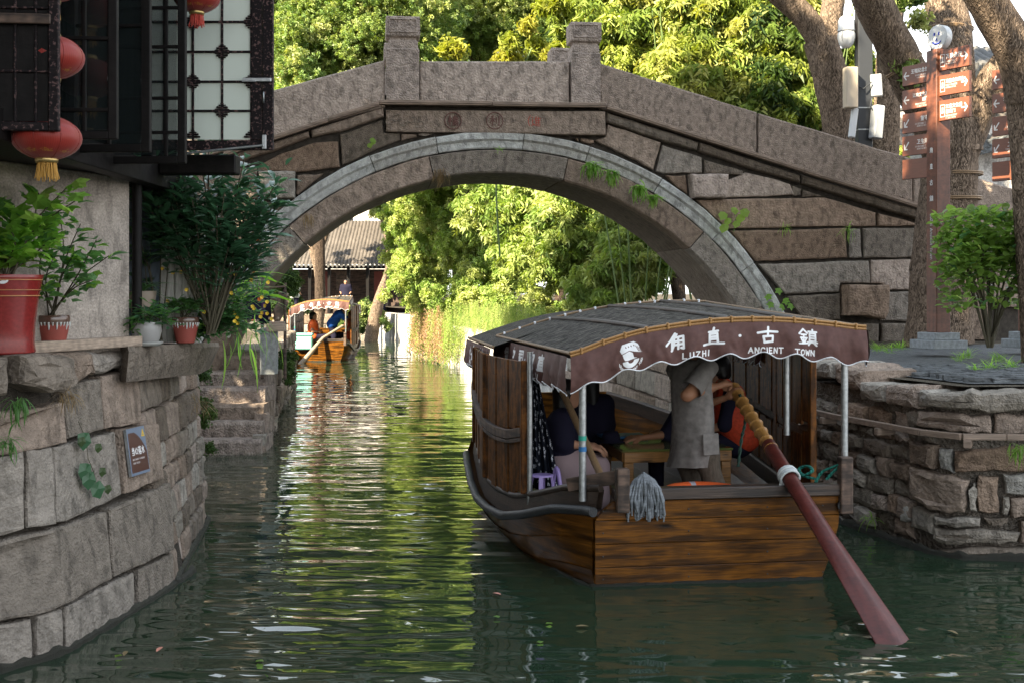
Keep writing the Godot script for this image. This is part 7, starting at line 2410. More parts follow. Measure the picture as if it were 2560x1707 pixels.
func cargo() -> void:
	# oar: bamboo grip, red shaft widening to a ridged blade
	var top := Vector3(1.855, 1.330, -10.05)
	var piv := Vector3(2.06, 0.757, -8.9)
	var dirn := (piv - top).normalized()
	var wet := Vector3(2.334, 0.0, -7.37)
	var d2 := (wet - piv).normalized()
	var oar := thing("sculling_oar", "long dark red oar with bamboo grip dipping into the water behind the boat", "oar", piv)
	var b := MB.new()
	var join := top.lerp(piv, 0.70)
	var path := PackedVector3Array()
	var rad := []
	for i in 9:
		var k := i / 8.0
		for e in [[-0.018, 0.047], [-0.006, 0.055], [0.0, 0.059], [0.006, 0.055], [0.018, 0.047]]:
			path.append((top - piv).lerp(join - piv, k + e[0]))
			rad.append(e[1])
	b.tube(path, rad, 14)
	part("bamboo_grip", b.mesh(), M.bamboo, oar)
	b = MB.new()
	var rows := []
	var s := d2.cross(Vector3.UP).normalized()
	var u := s.cross(d2).normalized()
	var start := join - piv - dirn * 0.06
	var whole := [start, Vector3.ZERO, d2 * 0.7, d2 * 1.25, d2 * 1.75, d2 * 2.4]
	var wid := [0.055, 0.058, 0.074, 0.100, 0.118, 0.125]
	var thk := [0.055, 0.055, 0.050, 0.042, 0.034, 0.02]
	for i in whole.size():
		var row := PackedVector3Array()
		for j in 16:
			var a := TAU * j / 16.0
			var x := cos(a)
			var y := sin(a)
			var flat := clampf((i - 1) / 2.0, 0, 1)
			var yy := lerpf(y, signf(y) * (1.0 - absf(x)), flat)
			row.append(whole[i] + s * x * wid[i] + u * yy * thk[i])
		rows.append(row)
	b.sheet(rows, true, (rows[0][4] - rows[0][0]).cross(rows[1][0] - rows[0][0]).dot(rows[0][0] - whole[0]) < 0)
	part("blade", b.mesh(), M.oar_red, oar)
	# lashing
	b = MB.new()
	for l in 4:
		var pth := PackedVector3Array()
		for i in 17:
			var a := TAU * i / 16.0
			pth.append(Vector3(0.0, 0.0, 0.01) + dirn * (-0.06 + l * 0.022) + (s * cos(a) + u * sin(a)) * (0.068 + 0.004 * (l % 2)))
		b.tube(pth, [0.010], 6, false)
	for i in 3: b.tube(pv3([Vector3(-0.06, -0.02, 0), Vector3(-0.08 + i * 0.02, -0.07, 0.01), Vector3(-0.05 + i * 0.03, -0.11, 0.02)]), [0.009], 6)
	part("lashing", b.mesh(), M.rope_white, oar)
	# dark green rope hanging from the oar grip
	var rp := thing("green_rope", "twisted dark green rope hanging from the oar's bamboo grip", "rope", Vector3(1.85,0.79,-9.6))
	twisted(rp, [Vector3(1.871,1.296,-9.85), Vector3(1.898,1.126,-9.75), Vector3(1.848,0.942,-9.66), Vector3(1.811,0.742,-9.6)], 0.011, M.rope_dark)
	rp = thing("green_rope", "bright green rope coiled over the stern's right corner", "rope", Vector3(2.31,0.755,-9))
	twisted(rp, [Vector3(2.214,0.724,-9.2), Vector3(2.288,0.768,-9.15), Vector3(2.282,0.793,-9.25), Vector3(2.226,0.764,-9.3), Vector3(2.239,0.73,-9.2), Vector3(2.305,0.721,-9.1)], 0.013, M.rope_green)
	twisted(rp, [Vector3(2.293,0.702,-9.05), Vector3(2.338,0.777,-9.05), Vector3(2.4,0.821,-9), Vector3(2.446,0.852,-8.95)], 0.011, M.rope_green)
	twisted(rp, [Vector3(2.351,0.704,-9.02), Vector3(2.394,0.77,-9), Vector3(2.446,0.831,-8.97)], 0.011, M.rope_green)
	# lifebuoy on the stern boards
	var lb := thing("lifebuoy", "orange lifebuoy with grey band lying behind the stern rail", "lifebuoy", Vector3(1.47, 0.598, -9.22), 0.14)
	for k in 4:
		for e in 2:
			var a0 := TAU * k / 4.0 + (0.0 if e == 0 else 0.20) - 1.75
			var a1 := a0 + (0.20 if e == 0 else PI / 2 - 0.20)
			var rr := []
			for i in 13:
				var a := lerpf(a0, a1, i / 12.0)
				var row := PackedVector3Array()
				for q in 12:
					var c := TAU * q / 12.0
					row.append(Vector3(cos(a) * (0.245 + cos(c) * 0.066), sin(c) * 0.045, sin(a) * (0.245 + cos(c) * 0.066)))
				rr.append(row)
			b = MB.new()
			b.sheet(rr, true, true)
			part("ring_segment" if e else "band", b.mesh(), M.buoy_orange if e else M.band_grey, lb)
	var sh := thing("stern_shelf", "dark boards inside the stern under the lifebuoy", "shelf", Vector3(1.47, 0.535, -9.25), 0.14)
	for k in 3:
		b = MB.new()
		b.cube(Vector3(0, 0, -0.18 + k * 0.17), Vector3(1.2, 0.03, 0.16), 0.004)
		part("board", b.mesh(), M.wood_deck, sh)
	# string mop rag over the rail
	var rag := thing("rag_mop", "grey rag mop head hung over the stern rail", "mop", Vector3(0.966,0.657,-8.78))
	var r := RandomNumberGenerator.new()
	r.seed = 31
	for i in 46:
		b = MB.new()
		var k := r.randf_range(-1, 1)
		var x := k * 0.12
		var y0 := 0.115 - absf(k) * 0.055
		var ln := r.randf_range(0.20, 0.30) * (1.0 - absf(k) * 0.15)
		var z := r.randf_range(0.05, 0.10)
		var pth := pv3([Vector3(x * 0.3, y0 + 0.03, -0.04), Vector3(x * 0.6, y0 + 0.045, 0.03), Vector3(x * 0.95, y0 - 0.01, z), Vector3(x * 1.15 + r.randf_range(-0.015, 0.015), y0 - ln * 0.5, z + 0.008), Vector3(x * 1.2 + r.randf_range(-0.03, 0.03), y0 - ln, z - 0.01)])
		var cv := Curve3D.new()
		for q in pth.size(): cv.add_point(pth[q], Vector3.ZERO if q == 0 else (pth[q - 1] - pth[q]) * 0.35, Vector3.ZERO if q == pth.size() - 1 else (pth[q + 1] - pth[q]) * 0.35)
		var pp := cv.tessellate_even_length(3, 0.03)
		var wr := []
		for q in pp.size(): wr.append(0.010 + 0.004 * sin(q * 0.9 + i))
		b.tube(pp, wr, 5)
		part("strip", b.mesh(), M.rag_grey, rag)
	# bamboo punting pole leaning in the stern
	var pole := thing("bamboo_pole", "bamboo punting pole leaning inside the boat before the seated woman", "pole", Vector3(0.692,0.709,-9.1))
	b = MB.new()
	path = PackedVector3Array()
	rad = []
	var pa := Vector3(0.316,1.532,-10.3) - pole.position
	for i in 8:
		for e in [[-0.008, 0.028], [0.0, 0.032], [0.008, 0.029]]:
			path.append(pa.lerp(Vector3.ZERO, i / 7.0 + e[0]))
			rad.append(e[1])
	b.tube(path, rad, 10)
	part("pole", b.mesh(), M.bamboo_dull, pole)
	# purple plastic stool tipped against the bulwark
	var st := thing("plastic_stool", "small purple plastic stool beside the flowered curtain", "stool", Vector3(0.239,0.511,-9.55), 0.3)
	b = MB.new()
	rows = []
	for q in [[0.085, 0.0], [0.085, 0.012], [0.075, 0.016], [0.0, 0.014]]:
		var row := PackedVector3Array()
		for i in 16:
			var a := -TAU * i / 16.0
			row.append(Vector3(cos(a) * q[0] * 1.1, 0.16 + q[1], sin(a) * q[0]))
		rows.append(row)
	b.sheet(rows, true)
	part("seat", b.mesh(), M.stool_purple, st)
	for i in 4:
		var a := TAU * i / 4.0 + 0.4
		b = MB.new()
		b.bar(Vector3(cos(a) * 0.075, 0.165, sin(a) * 0.07), Vector3(cos(a) * 0.10, 0.0, sin(a) * 0.095), 0.035, 0.02)
		part("leg", b.mesh(), M.stool_purple, st)
	b = MB.new()
	path = PackedVector3Array()
	for i in 9: path.append(Vector3(0.11 + 0.004 * i, 0.02 + 0.20 * sin(PI * i / 8.0), -0.07 + i * 0.016))
	b.tube(path, [0.017], 8)
	part("back", b.mesh(), M.stool_purple, st)
	# table with glossy top
	var tb := thing("wooden_table", "orange-brown wooden table with glossy dark top inside the boat", "table", Vector3(1.36, 0.255, -10.75), deg_to_rad(8))
	b = MB.new()
	b.cube(Vector3(0, 0.525, 0), Vector3(0.98, 0.022, 0.95), 0.006)
	part("table_top", b.mesh(), M.table_top, tb)
	b = MB.new()
	for q in [[0, 0.46, 0.95, 0.09, 0.03], [0, -0.46, 0.95, 0.09, 0.03]]: b.cube(Vector3(q[0], 0.47, q[1]), Vector3(q[2], q[3], q[4]), 0.004)
	for x in [-0.47, 0.47]: b.cube(Vector3(x, 0.47, 0), Vector3(0.03, 0.09, 0.88), 0.004)
	part("apron", b.mesh(), M.wood_table, tb)
	for q in [[-0.43, 0.43], [0.43, 0.43], [-0.43, -0.43], [0.43, -0.43]]:
		b = MB.new()
		b.cube(Vector3(q[0], 0.212, q[1]), Vector3(0.085, 0.424, 0.06), 0.006)
		part("leg", b.mesh(), M.wood_table, tb)
	var hat := thing("black_hat", "black brimmed hat lying on the boat's table", "hat", Vector3(0.889,0.806,-10.75))
	hat.position.y = 0.792
	b = MB.new()
	b.lathe(Vector3.ZERO, [Vector2(0.0, 0.0), Vector2(0.14, 0.0), Vector2(0.145, 0.008), Vector2(0.085, 0.016), Vector2(0.078, 0.06), Vector2(0.06, 0.095), Vector2(0.0, 0.10)], 20)
	part("hat", b.mesh(), M.cloth_navy, hat)
	var fo := thing("blue_folder", "flat blue folder at the far edge of the boat's table", "folder", Vector3(1.02, 0.792, -11.1), 0.2)
	b = MB.new()
	b.cube(Vector3(0, 0.012, 0), Vector3(0.42, 0.022, 0.26), 0.004)
	part("cover", b.mesh(), M.tape_blue, fo)
	# flowered curtain gathered at the cabin opening
	var cu := thing("flowered_curtain", "navy curtain with white flower print hanging at the cabin's near edge", "curtain", Vector3(0.21,0.501,-9.7))
	rows = []
	var uvs := []
	for i in 15:
		var k := i / 14.0
		var row := PackedVector3Array()
		var uv := PackedVector2Array()
		var l := Vector3(0.104,1.451,-9.75).lerp(Vector3(0.075,0.54,-9.72), k)
		var rr := Vector3(0.216,1.437,-9.95).lerp(Vector3(0.395,0.54,-9.72), k)
		for q in 41:
			var w := q / 40.0
			row.append(l.lerp(rr, w) + Vector3(0, 0, 0.035 * sin(w * TAU * 4.5 + k * 1.5)) - cu.position)
			uv.append(Vector2(w * 1.6, k * 1.3))
		rows.append(row)
		uvs.append(uv)
	b = MB.new()
	b.sheet(rows, false, true, uvs)
	part("cloth", b.mesh(), M.calico, cu)

func twisted(parent: Node3D, pts: Array, r: float, m: Material) -> void:
	var cv := Curve3D.new()
	for i in pts.size():
		var tg: Vector3 = Vector3.ZERO if i == 0 or i == pts.size() - 1 else (pts[i + 1] - pts[i - 1]) * 0.2
		cv.add_point(pts[i] - parent.position, -tg, tg)
	var p := cv.tessellate_even_length(4, 0.012)
	for s in 2:
		var b := MB.new()
		var q := PackedVector3Array()
		for i in p.size():
			var a := i * 0.7 + s * PI
			q.append(p[i] + Vector3(cos(a), 0.3 * sin(a), sin(a)) * r * 0.55)
		b.tube(q, [r * 0.75], 6)
		part("strand", b.mesh(), m, parent)

# the people and gear of the boat beyond the arch
func far_crew() -> void:
	var o := Vector3(-5.9, 0, -36.2)
	var sit := func(label: String, at: Vector3, fd: Vector3, mt: Material) -> void:
		var sd := fd.cross(Vector3.UP)
		var pv := at + Vector3(0, 0.42, 0)
		var p := person(label, at, {"head": pv + Vector3(0, 0.62, 0), "neck": pv + Vector3(0, 0.48, 0), "chest": pv + Vector3(0, 0.34, 0), "pelvis": pv, "shr": pv + sd * 0.18 + Vector3(0, 0.42, 0), "shl": pv - sd * 0.18 + Vector3(0, 0.42, 0),
			"elr": pv + sd * 0.24 + Vector3(0, 0.16, 0), "wrr": pv + sd * 0.15 + fd * 0.25 + Vector3(0, 0.14, 0), "ell": pv - sd * 0.24 + Vector3(0, 0.16, 0), "wrl": pv - sd * 0.15 + fd * 0.25 + Vector3(0, 0.14, 0),
			"hipr": pv + sd * 0.1, "hipl": pv - sd * 0.1, "knr": pv + sd * 0.12 + fd * 0.42, "anr": pv + sd * 0.12 + fd * 0.42 - Vector3(0, 0.36, 0), "knl": pv - sd * 0.12 + fd * 0.42, "anl": pv - sd * 0.12 + fd * 0.42 - Vector3(0, 0.36, 0)}, fd, 0.026)
		part("body", p[2].mesh(), M.skin, p[0])
		part("life_vest", shirt_mesh(p[1], 0.3, p[1].pelvis, 0.03, 0.026).mesh(), mt, p[0])
		part("trousers", trousers_mesh(p[1], 0.95, 0.03).mesh(), M.cloth_navy, p[0])
		part("hair", hair_mesh(p[1].head, fd, 0.06, 0.02).mesh(), M.hair_black, p[0])
	sit.call("passenger in bright orange life vest at the stern of the far boat", o + Vector3(-0.22, 0.30, -0.75), Vector3(1, 0, 0), M.buoy_orange)
	sit.call("passenger in orange life vest deeper inside the far boat", o + Vector3(0.75, 0.30, -2.1), Vector3(-1, 0, 0), M.vest_orange)
	sit.call("passenger in orange life vest on the boat behind the grey pillar", Vector3(-9.0, 0.3, -41.2), Vector3(1, 0, 0), M.buoy_orange)
	# stooping boatman in navy
	var at := o + Vector3(0.38, 0.30, -0.7)
	var fd := Vector3(0.8, 0, 0.1)
	var p := person("stooping boatman in navy working the oar of the far boat", at, {"head": at + Vector3(0.38, 1.28, 0.05), "neck": at + Vector3(0.30, 1.20, 0.03), "chest": at + Vector3(0.17, 1.08, 0), "pelvis": at + Vector3(-0.02, 0.80, 0), "shr": at + Vector3(0.24, 1.13, 0.17), "shl": at + Vector3(0.24, 1.13, -0.17),
		"elr": at + Vector3(0.42, 0.95, 0.2), "wrr": at + Vector3(0.44, 0.74, 0.3), "ell": at + Vector3(0.42, 0.95, -0.15), "wrl": at + Vector3(0.46, 0.76, 0.2), "hipr": at + Vector3(-0.02, 0.78, 0.09), "hipl": at + Vector3(-0.02, 0.78, -0.09),
		"knr": at + Vector3(0.06, 0.42, 0.1), "anr": at + Vector3(0, 0.06, 0.1), "knl": at + Vector3(-0.04, 0.42, -0.1), "anl": at + Vector3(-0.1, 0.06, -0.1)}, fd, 0.026)
	part("body", p[2].mesh(), M.skin_tan, p[0])
	part("shirt", shirt_mesh(p[1], 0.8, p[1].pelvis, 0.02, 0.026).mesh(), M.cloth_blue, p[0])
	part("trousers", trousers_mesh(p[1], 0.95, 0.03).mesh(), M.cloth_navy, p[0])
	part("hair", hair_mesh(p[1].head, fd, 0.0, 0.02).mesh(), M.hair_black, p[0])
	var oar := thing("sculling_oar", "oar of the far boat slanting from its stern into the water", "oar", o + Vector3(0.2, 0.7, 0.1))
	var b := MB.new()
	b.tube(pv3([Vector3(0.62, 0.42, -0.75), Vector3(0, 0, 0), Vector3(-0.55, -0.78, 0.9)]), [0.045, 0.05, 0.085], 8)
	part("shaft", b.mesh(), M.wood_pale, oar)
	var bx := thing("storage_box", "pale teal plastic box on the stern of the far boat", "box", o + Vector3(-0.36, 0.36, 0.10))
	b = MB.new()
	b.cube(Vector3(0, 0.20, 0), Vector3(0.52, 0.40, 0.22), 0.03)
	part("bin", b.mesh(), M.box_teal, bx)
	b = MB.new()
	b.cube(Vector3(0, 0.45, -0.02), Vector3(0.56, 0.09, 0.28), 0.03)
	part("lid", b.mesh(), M.box_teal, bx)

# ---------------------------------------------------------------- houses on the right bank and at the far end of the canal
# a slope of rounded tile rows from eave (a to b) up to ridge (c, d): rows run up the slope
func tile_slope(a: Vector3, b: Vector3, c: Vector3, d: Vector3, pitch: float) -> MB:
	var n := int(a.distance_to(b) / pitch) * 6
	var m := maxi(8, int(a.distance_to(d) / 0.16))
	var up := (b - a).cross(d - a).normalized()
	if up.y < 0: up = -up
	var rows := []
	for i in m * 2 + 1:
		var k := float(i / 2 + (i % 2)) / m
		var row := PackedVector3Array()
		for j in n + 1:
			var t := float(j) / n
			var p := a.lerp(b, t).lerp(d.lerp(c, t), minf(k, 1.0))
			var w := absf(sin(PI * j / 6.0))
			var hsh := sin((j / 6) * 12.9 + (i / 2) * 78.2) * 43.7
			row.append(p + up * (0.055 * w + 0.026 * (i % 2) + 0.022 * (hsh - floorf(hsh))))
		rows.append(row)
	var q := MB.new()
	q.sheet(rows, false, (b - a).cross(d - a).y < 0)
	return q

func eave_ends(h: Node3D, a: Vector3, b: Vector3, pitch: float, m: Material) -> void:
	var n := int(a.distance_to(b) / pitch)
	var q := MB.new()
	for i in n:
		var p := a.lerp(b, (i + 0.5) / n)
		var pts := PackedVector2Array([Vector2(-pitch * 0.36, 0.06), Vector2(-pitch * 0.3, -0.05), Vector2(0, -0.13), Vector2(pitch * 0.3, -0.05), Vector2(pitch * 0.36, 0.06)])
		var e := MB.new()
		e.slab(pts, -0.02, 0.02, 0.004)
		var ang := atan2(-(b - a).z, (b - a).x)
		e.moved(Transform3D(Basis(Vector3.UP, ang), p))
		for k in range(0, e.ix.size(), 3): q.tri(e.v[e.ix[k]], e.v[e.ix[k + 2]], e.v[e.ix[k + 1]])
	part("eave_tiles", q.mesh(), m, h)

func right_houses() -> void:
	# house whose roof shows between the trunks
	var base := Vector3(9.57,3.745,-29)
	base.y = 1.45
	var h := thing("tiled_house", "whitewashed house with grey tiled roof between the tree trunks", "house", base)
	var b := MB.new()
	b.cube(Vector3(0.6, 1.85, -2.0), Vector3(6.0, 3.7, 3.6), 0.02)
	part("wall", b.mesh(), M.limewash, h)
	var e0 := Vector3(-2.6, 3.55, 0.4)
	var e1 := Vector3(3.8, 3.55, 0.4)
	var r0 := Vector3(-2.6, 5.1, -2.0)
	var r1 := Vector3(3.8, 5.1, -2.0)
	part("roof", tile_slope(e0, e1, r1, r0, 0.20).mesh(), M.roof_tile_pale, h)
	eave_ends(h, e0, e1, 0.20, M.roof_tile)
	b = MB.new()
	b.cube(Vector3(0.6, 5.22, -2.05), Vector3(6.4, 0.22, 0.16), 0.02)
	part("ridge_wall", b.mesh(), M.limewash, h)
	b = MB.new()
	b.cube(Vector3(0.6, 5.36, -2.05), Vector3(6.4, 0.07, 0.24), 0.01)
	part("ridge_tiles", b.mesh(), M.roof_tile, h)
	b = MB.new()
	b.cube(Vector3(0.6, 1.85, -3.9), Vector3(6.0, 6.2, 0.15), 0.02)
	part("gable_back", b.mesh(), M.limewash, h)
	# house at the right edge
	base = Vector3(9.87,2.816,-23.5)
	base.y = 1.45
	h = thing("tiled_house", "old grey-white house with wavy tile eaves at the right edge", "house", base)
	b = MB.new()
	b.cube(Vector3(0.6, 2.0, -2.2), Vector3(2.9, 4.0, 4.0), 0.02)
	part("wall", b.mesh(), M.limewash, h)
	b = MB.new()
	b.cube(Vector3(1.6, 4.2, -3.4), Vector3(2.2, 3.2, 2.2), 0.02)
	part("upper_wall", b.mesh(), M.limewash, h)
	part("roof", tile_slope(Vector3(-1.2, 3.42, 0.2), Vector3(2.6, 4.25, 0.2), Vector3(2.6, 5.0, -2.2), Vector3(-1.2, 4.2, -2.2), 0.20).mesh(), M.roof_tile_pale, h)
	b = MB.new()
	b.bar(Vector3(-1.2, 3.36, 0.22), Vector3(2.6, 4.19, 0.22), 0.10, 0.26)
	part("barge_board", b.mesh(), M.slate, h)
	part("lower_roof", tile_slope(Vector3(-0.75, 1.95, 0.75), Vector3(2.2, 1.95, 0.75), Vector3(2.2, 2.55, -0.2), Vector3(-0.75, 2.55, -0.2), 0.20).mesh(), M.roof_tile, h)
	eave_ends(h, Vector3(-0.75, 1.95, 0.76), Vector3(2.2, 1.95, 0.76), 0.20, M.roof_tile)
	part("upper_roof", tile_slope(Vector3(-0.35, 5.35, -1.4), Vector3(2.6, 5.35, -1.4), Vector3(2.6, 6.0, -3.0), Vector3(-0.35, 6.0, -3.0), 0.20).mesh(), M.roof_tile, h)
	eave_ends(h, Vector3(-0.35, 5.35, -1.39), Vector3(2.6, 5.35, -1.39), 0.20, M.roof_tile)
	b = MB.new()
	b.cube(Vector3(0.15, 5.0, -2.0), Vector3(0.35, 0.7, 0.6), 0.03)
	part("corbel", b.mesh(), M.limewash, h)
	var wn := MB.new()
	wn.cube(Vector3(1.25, 4.6, -2.27), Vector3(0.6, 0.9, 0.06), 0.01)
	var wi := part("window", wn.mesh(), M.wood_red, h)
	b = MB.new()
	b.cube(Vector3(1.25, 4.6, -2.23), Vector3(0.44, 0.74, 0.02), 0.005)
	part("pane", b.mesh(), M.glass_dark, wi)
	b = MB.new()
	b.cube(Vector3(-0.45, 1.2, -0.15), Vector3(0.5, 0.9, 0.06), 0.01)
	part("door", b.mesh(), M.wood_dark, h)
	b = MB.new()
	b.tube(pv3([Vector3(-0.85, 3.1, 0.0), Vector3(-0.85, 2.2, 0.02), Vector3(-0.70, 2.0, 0.05), Vector3(-0.68, 0.0, 0.05)]), [0.045], 8)
	part("drain_pipe", b.mesh(), M.grey_plastic, h)

func far_side() -> void:
	var base := Vector3(-9.4, 1.0, -58.0)
	var h := thing("waterside_gallery", "low dark timber gallery with a long tiled roof at the canal bend", "house", base)
	var b := MB.new()
	b.cube(Vector3(0, 1.1, -3.4), Vector3(11.0, 2.2, 0.2), 0.02)
	part("back_wall", b.mesh(), M.wood_brown, h)
	for k in 12:
		b = MB.new()
		b.cube(Vector3(-5.0 + k * 0.93, 1.15, 0.2), Vector3(0.15, 2.3, 0.15), 0.01)
		part("post", b.mesh(), M.wood_dark, h)
		if k % 3 != 1:
			b = MB.new()
			b.cube(Vector3(-4.54 + k * 0.93, 1.2, -0.9), Vector3(0.55, 1.7, 0.05), 0.01)
			part("door_panel", b.mesh(), [M.wood_brown, M.wood_dark, M.wood_red][k % 3], h)
	b = MB.new()
	b.cube(Vector3(0, 2.25, 0.2), Vector3(11.0, 0.16, 0.18), 0.01)
	part("eave_beam", b.mesh(), M.wood_dark, h)
	part("roof", tile_slope(Vector3(-5.8, 2.32, 0.8), Vector3(5.8, 2.32, 0.8), Vector3(5.8, 4.6, -3.0), Vector3(-5.8, 4.6, -3.0), 0.17).mesh(), M.roof_tile_pale, h)
	eave_ends(h, Vector3(-5.8, 2.32, 0.82), Vector3(5.8, 2.32, 0.82), 0.21, M.roof_tile)
	b = MB.new()
	b.cube(Vector3(0, 0.28, 0.1), Vector3(11.2, 0.5, 0.06), 0.01)
	part("railing", b.mesh(), M.wood_brown, h)
	# white house behind it
	var h2 := thing("white_house", "pale sunlit house rising behind the tiled gallery", "house", Vector3(-8.0, 1.0, -70))
	b = MB.new()
	b.cube(Vector3(0, 3.5, 0), Vector3(7.0, 7.0, 4.0), 0.05)
	part("wall", b.mesh(), M.limewash, h2)
	part("roof", tile_slope(Vector3(-3.9, 7.0, 2.4), Vector3(3.9, 7.0, 2.4), Vector3(3.9, 8.6, 0), Vector3(-3.9, 8.6, 0), 0.25).mesh(), M.roof_tile, h2)
	for k in 2:
		b = MB.new()
		b.cube(Vector3(-1.5 + k * 3.0, 5.4, 2.02), Vector3(0.9, 1.2, 0.08), 0.01)
		var w := part("window", b.mesh(), M.wood_dark, h2)
		b = MB.new()
		b.cube(Vector3(-1.5 + k * 3.0, 5.4, 2.06), Vector3(0.75, 1.05, 0.04), 0.005)
		part("pane", b.mesh(), M.glass_dark, w)
	var g := "trees at the far canal bend"
	tree("waterside_tree", "pale bare trunk before the gallery, left of the far boat's roof", g, Vector3(-8.856,-0.316,-54),
		[[[Vector3(-8.856,-0.316,-54), Vector3(-8.64,1.52,-54), Vector3(-8.676,2.78,-54), Vector3(-8.964,4.4,-54), Vector3(-8.64,5.48,-54)], 0.26, 0.20, 10], [[Vector3(-8.82,3.68,-54), Vector3(-8.37,4.67,-54), Vector3(-8.1,5.84,-54)], 0.16, 0.1]], [[Vector3(-7.95,5.418,-53), Vector3(0.8, 0.5, 0.6), 200], [Vector3(-9.36,6.74,-54), Vector3(2.5, 1.0, 2), 700]], SP.far, M.leaf_sun, SUNNY, 171, 0.8, M.bark)
	tree("waterside_tree", "leaning trunk with leafy tufts before the gallery's right end", g, Vector3(-6.035,-0.179,-51),
		[[[Vector3(-6.035,-0.179,-51), Vector3(-5.695,1.555,-51), Vector3(-5.236,2.915,-51), Vector3(-5.185,3.935,-51), Vector3(-5.474,5.21,-51)], 0.30, 0.15, 10], [[Vector3(-5.202,3.765,-51), Vector3(-4.76,4.955,-51), Vector3(-4.59,5.975,-51)], 0.14, 0.08]], [[Vector3(-5.471,5.433,-50.5), Vector3(0.8, 0.55, 0.7), 420], [Vector3(-4.833,3.233,-50), Vector3(0.4, 0.55, 0.4), 200], [Vector3(-4.667,4.9,-50), Vector3(0.7, 0.7, 0.6), 420], [Vector3(-5.833,6.567,-50), Vector3(1.6, 0.7, 1.2), 500]], SP.far, M.leaf_sun, SUNNY, 172, 0.7, M.bark)
	var hd := thing("hedge", "rounded green bush at the water's edge below the gallery", "bush", Vector3(-6.24,0.191,-52))
	foliage("foliage", hd, [[Vector3(-6.5,1.023,-52) - hd.position, Vector3(0.7, 0.75, 0.6), 900], [Vector3(-5.751,0.862,-51.5) - hd.position, Vector3(0.5, 0.65, 0.5), 600], [Vector3(-7.175,0.575,-52.5) - hd.position, Vector3(0.7, 0.4, 0.5), 400]], SP.small, M.leaf_soft, DEEP + SUNNY, 173, 1.7)
	hd = thing("hedge", "dark bush at the left foot of the far gallery", "bush", Vector3(-9.44,1.59,-48))
	foliage("foliage", hd, [[Vector3(-9.44,2.71,-48) - hd.position, Vector3(0.9, 1.0, 0.8), 900], [Vector3(-9.813,3.453,-46) - hd.position, Vector3(1.2, 1.4, 1.0), 900], [Vector3(-9.333,1.4,-50) - hd.position, Vector3(0.8, 0.4, 0.5), 400]], SP.small, M.leaf_soft, DEEP, 174, 1.8)
	# bank wall there
	var bw := wall([Vector2(-13.0, 57.2), Vector2(-7.2, 57.4), Vector2(-3.0, 57.6)], [Vector2.ZERO, Vector2.ZERO, Vector2.ZERO], 0.0)
	var q := thing("stone_quay_wall", "low shaded stone bank at the far canal bend", "wall", on_wall(bw, 0, 0))
	backing(q, bw, 0.0, 10.0, -0.8, 1.0, -0.05, 0.6, M.rubble_mortar, 6)
	for i in 12: stone(q, "block", bw, [i * 0.82, -0.3, i * 0.82 + 0.8, -0.3, i * 0.82 + 0.8, 0.5, i * 0.82, 0.5], -0.1, 0.0, M.stone_grey, 0.03, 0.02, 0.03, 0.4)
	for i in 12: stone(q, "block", bw, [i * 0.82 - 0.3, 0.52, i * 0.82 + 0.48, 0.52, i * 0.82 + 0.48, 1.0, i * 0.82 - 0.3, 1.0], -0.1, 0.0, M.stone_brown, 0.03, 0.02, 0.03, 0.4)
	# people on that bank
	stander("person in pale shirt and straw hat on the far bank", Vector3(-9.067,1.433,-50), Vector3(0.6, 0, -0.8), M.cloth_white, M.cloth_navy, true)
	stander("person in dark clothes standing in the gallery doorway", Vector3(-7.946,1.29,-57.3), Vector3(0, 0, 1), M.cloth_navy, M.cloth_navy, false)
	stander("person in blue shirt at the right end of the gallery", Vector3(-5.867,1.233,-55), Vector3(-0.8, 0, 0.3), M.cloth_blue, M.cloth_navy, false)

func stander(label: String, at: Vector3, fd: Vector3, top: Material, low: Material, hat: bool) -> void:
	at.y = 1.0
	fd = fd.normalized()
	var sd := fd.cross(Vector3.UP)
	var up := Vector3.UP
	var p := person(label, at, {"head": at + up * 1.52, "neck": at + up * 1.40, "chest": at + up * 1.24, "pelvis": at + up * 0.92, "shr": at + sd * 0.18 + up * 1.34, "shl": at - sd * 0.18 + up * 1.34,
		"elr": at + sd * 0.25 + up * 1.06, "wrr": at + sd * 0.20 + fd * 0.18 + up * 0.95, "ell": at - sd * 0.25 + up * 1.06, "wrl": at - sd * 0.20 + fd * 0.16 + up * 0.95,
		"hipr": at + sd * 0.09 + up * 0.88, "hipl": at - sd * 0.09 + up * 0.88, "knr": at + sd * 0.10 + up * 0.47, "anr": at + sd * 0.10 + up * 0.07, "knl": at - sd * 0.10 + up * 0.47 + fd * 0.05, "anl": at - sd * 0.10 + up * 0.07}, fd, 0.03)
	part("body", p[2].mesh(), M.skin, p[0])
	part("shirt", shirt_mesh(p[1], 0.8, p[1].pelvis, 0.02, 0.03).mesh(), top, p[0])
	part("trousers", trousers_mesh(p[1], 0.95, 0.03).mesh(), low, p[0])
	if hat:
		var b := MB.new()
		b.lathe(p[1].head + up * 0.07, [Vector2(0.0, 0.0), Vector2(0.2, -0.01), Vector2(0.1, 0.04), Vector2(0.07, 0.10), Vector2(0.0, 0.11)], 14)
		part("straw_hat", b.mesh(), M.bamboo, p[0])
	else: part("hair", hair_mesh(p[1].head, fd, 0.0, 0.02).mesh(), M.hair_black, p[0])

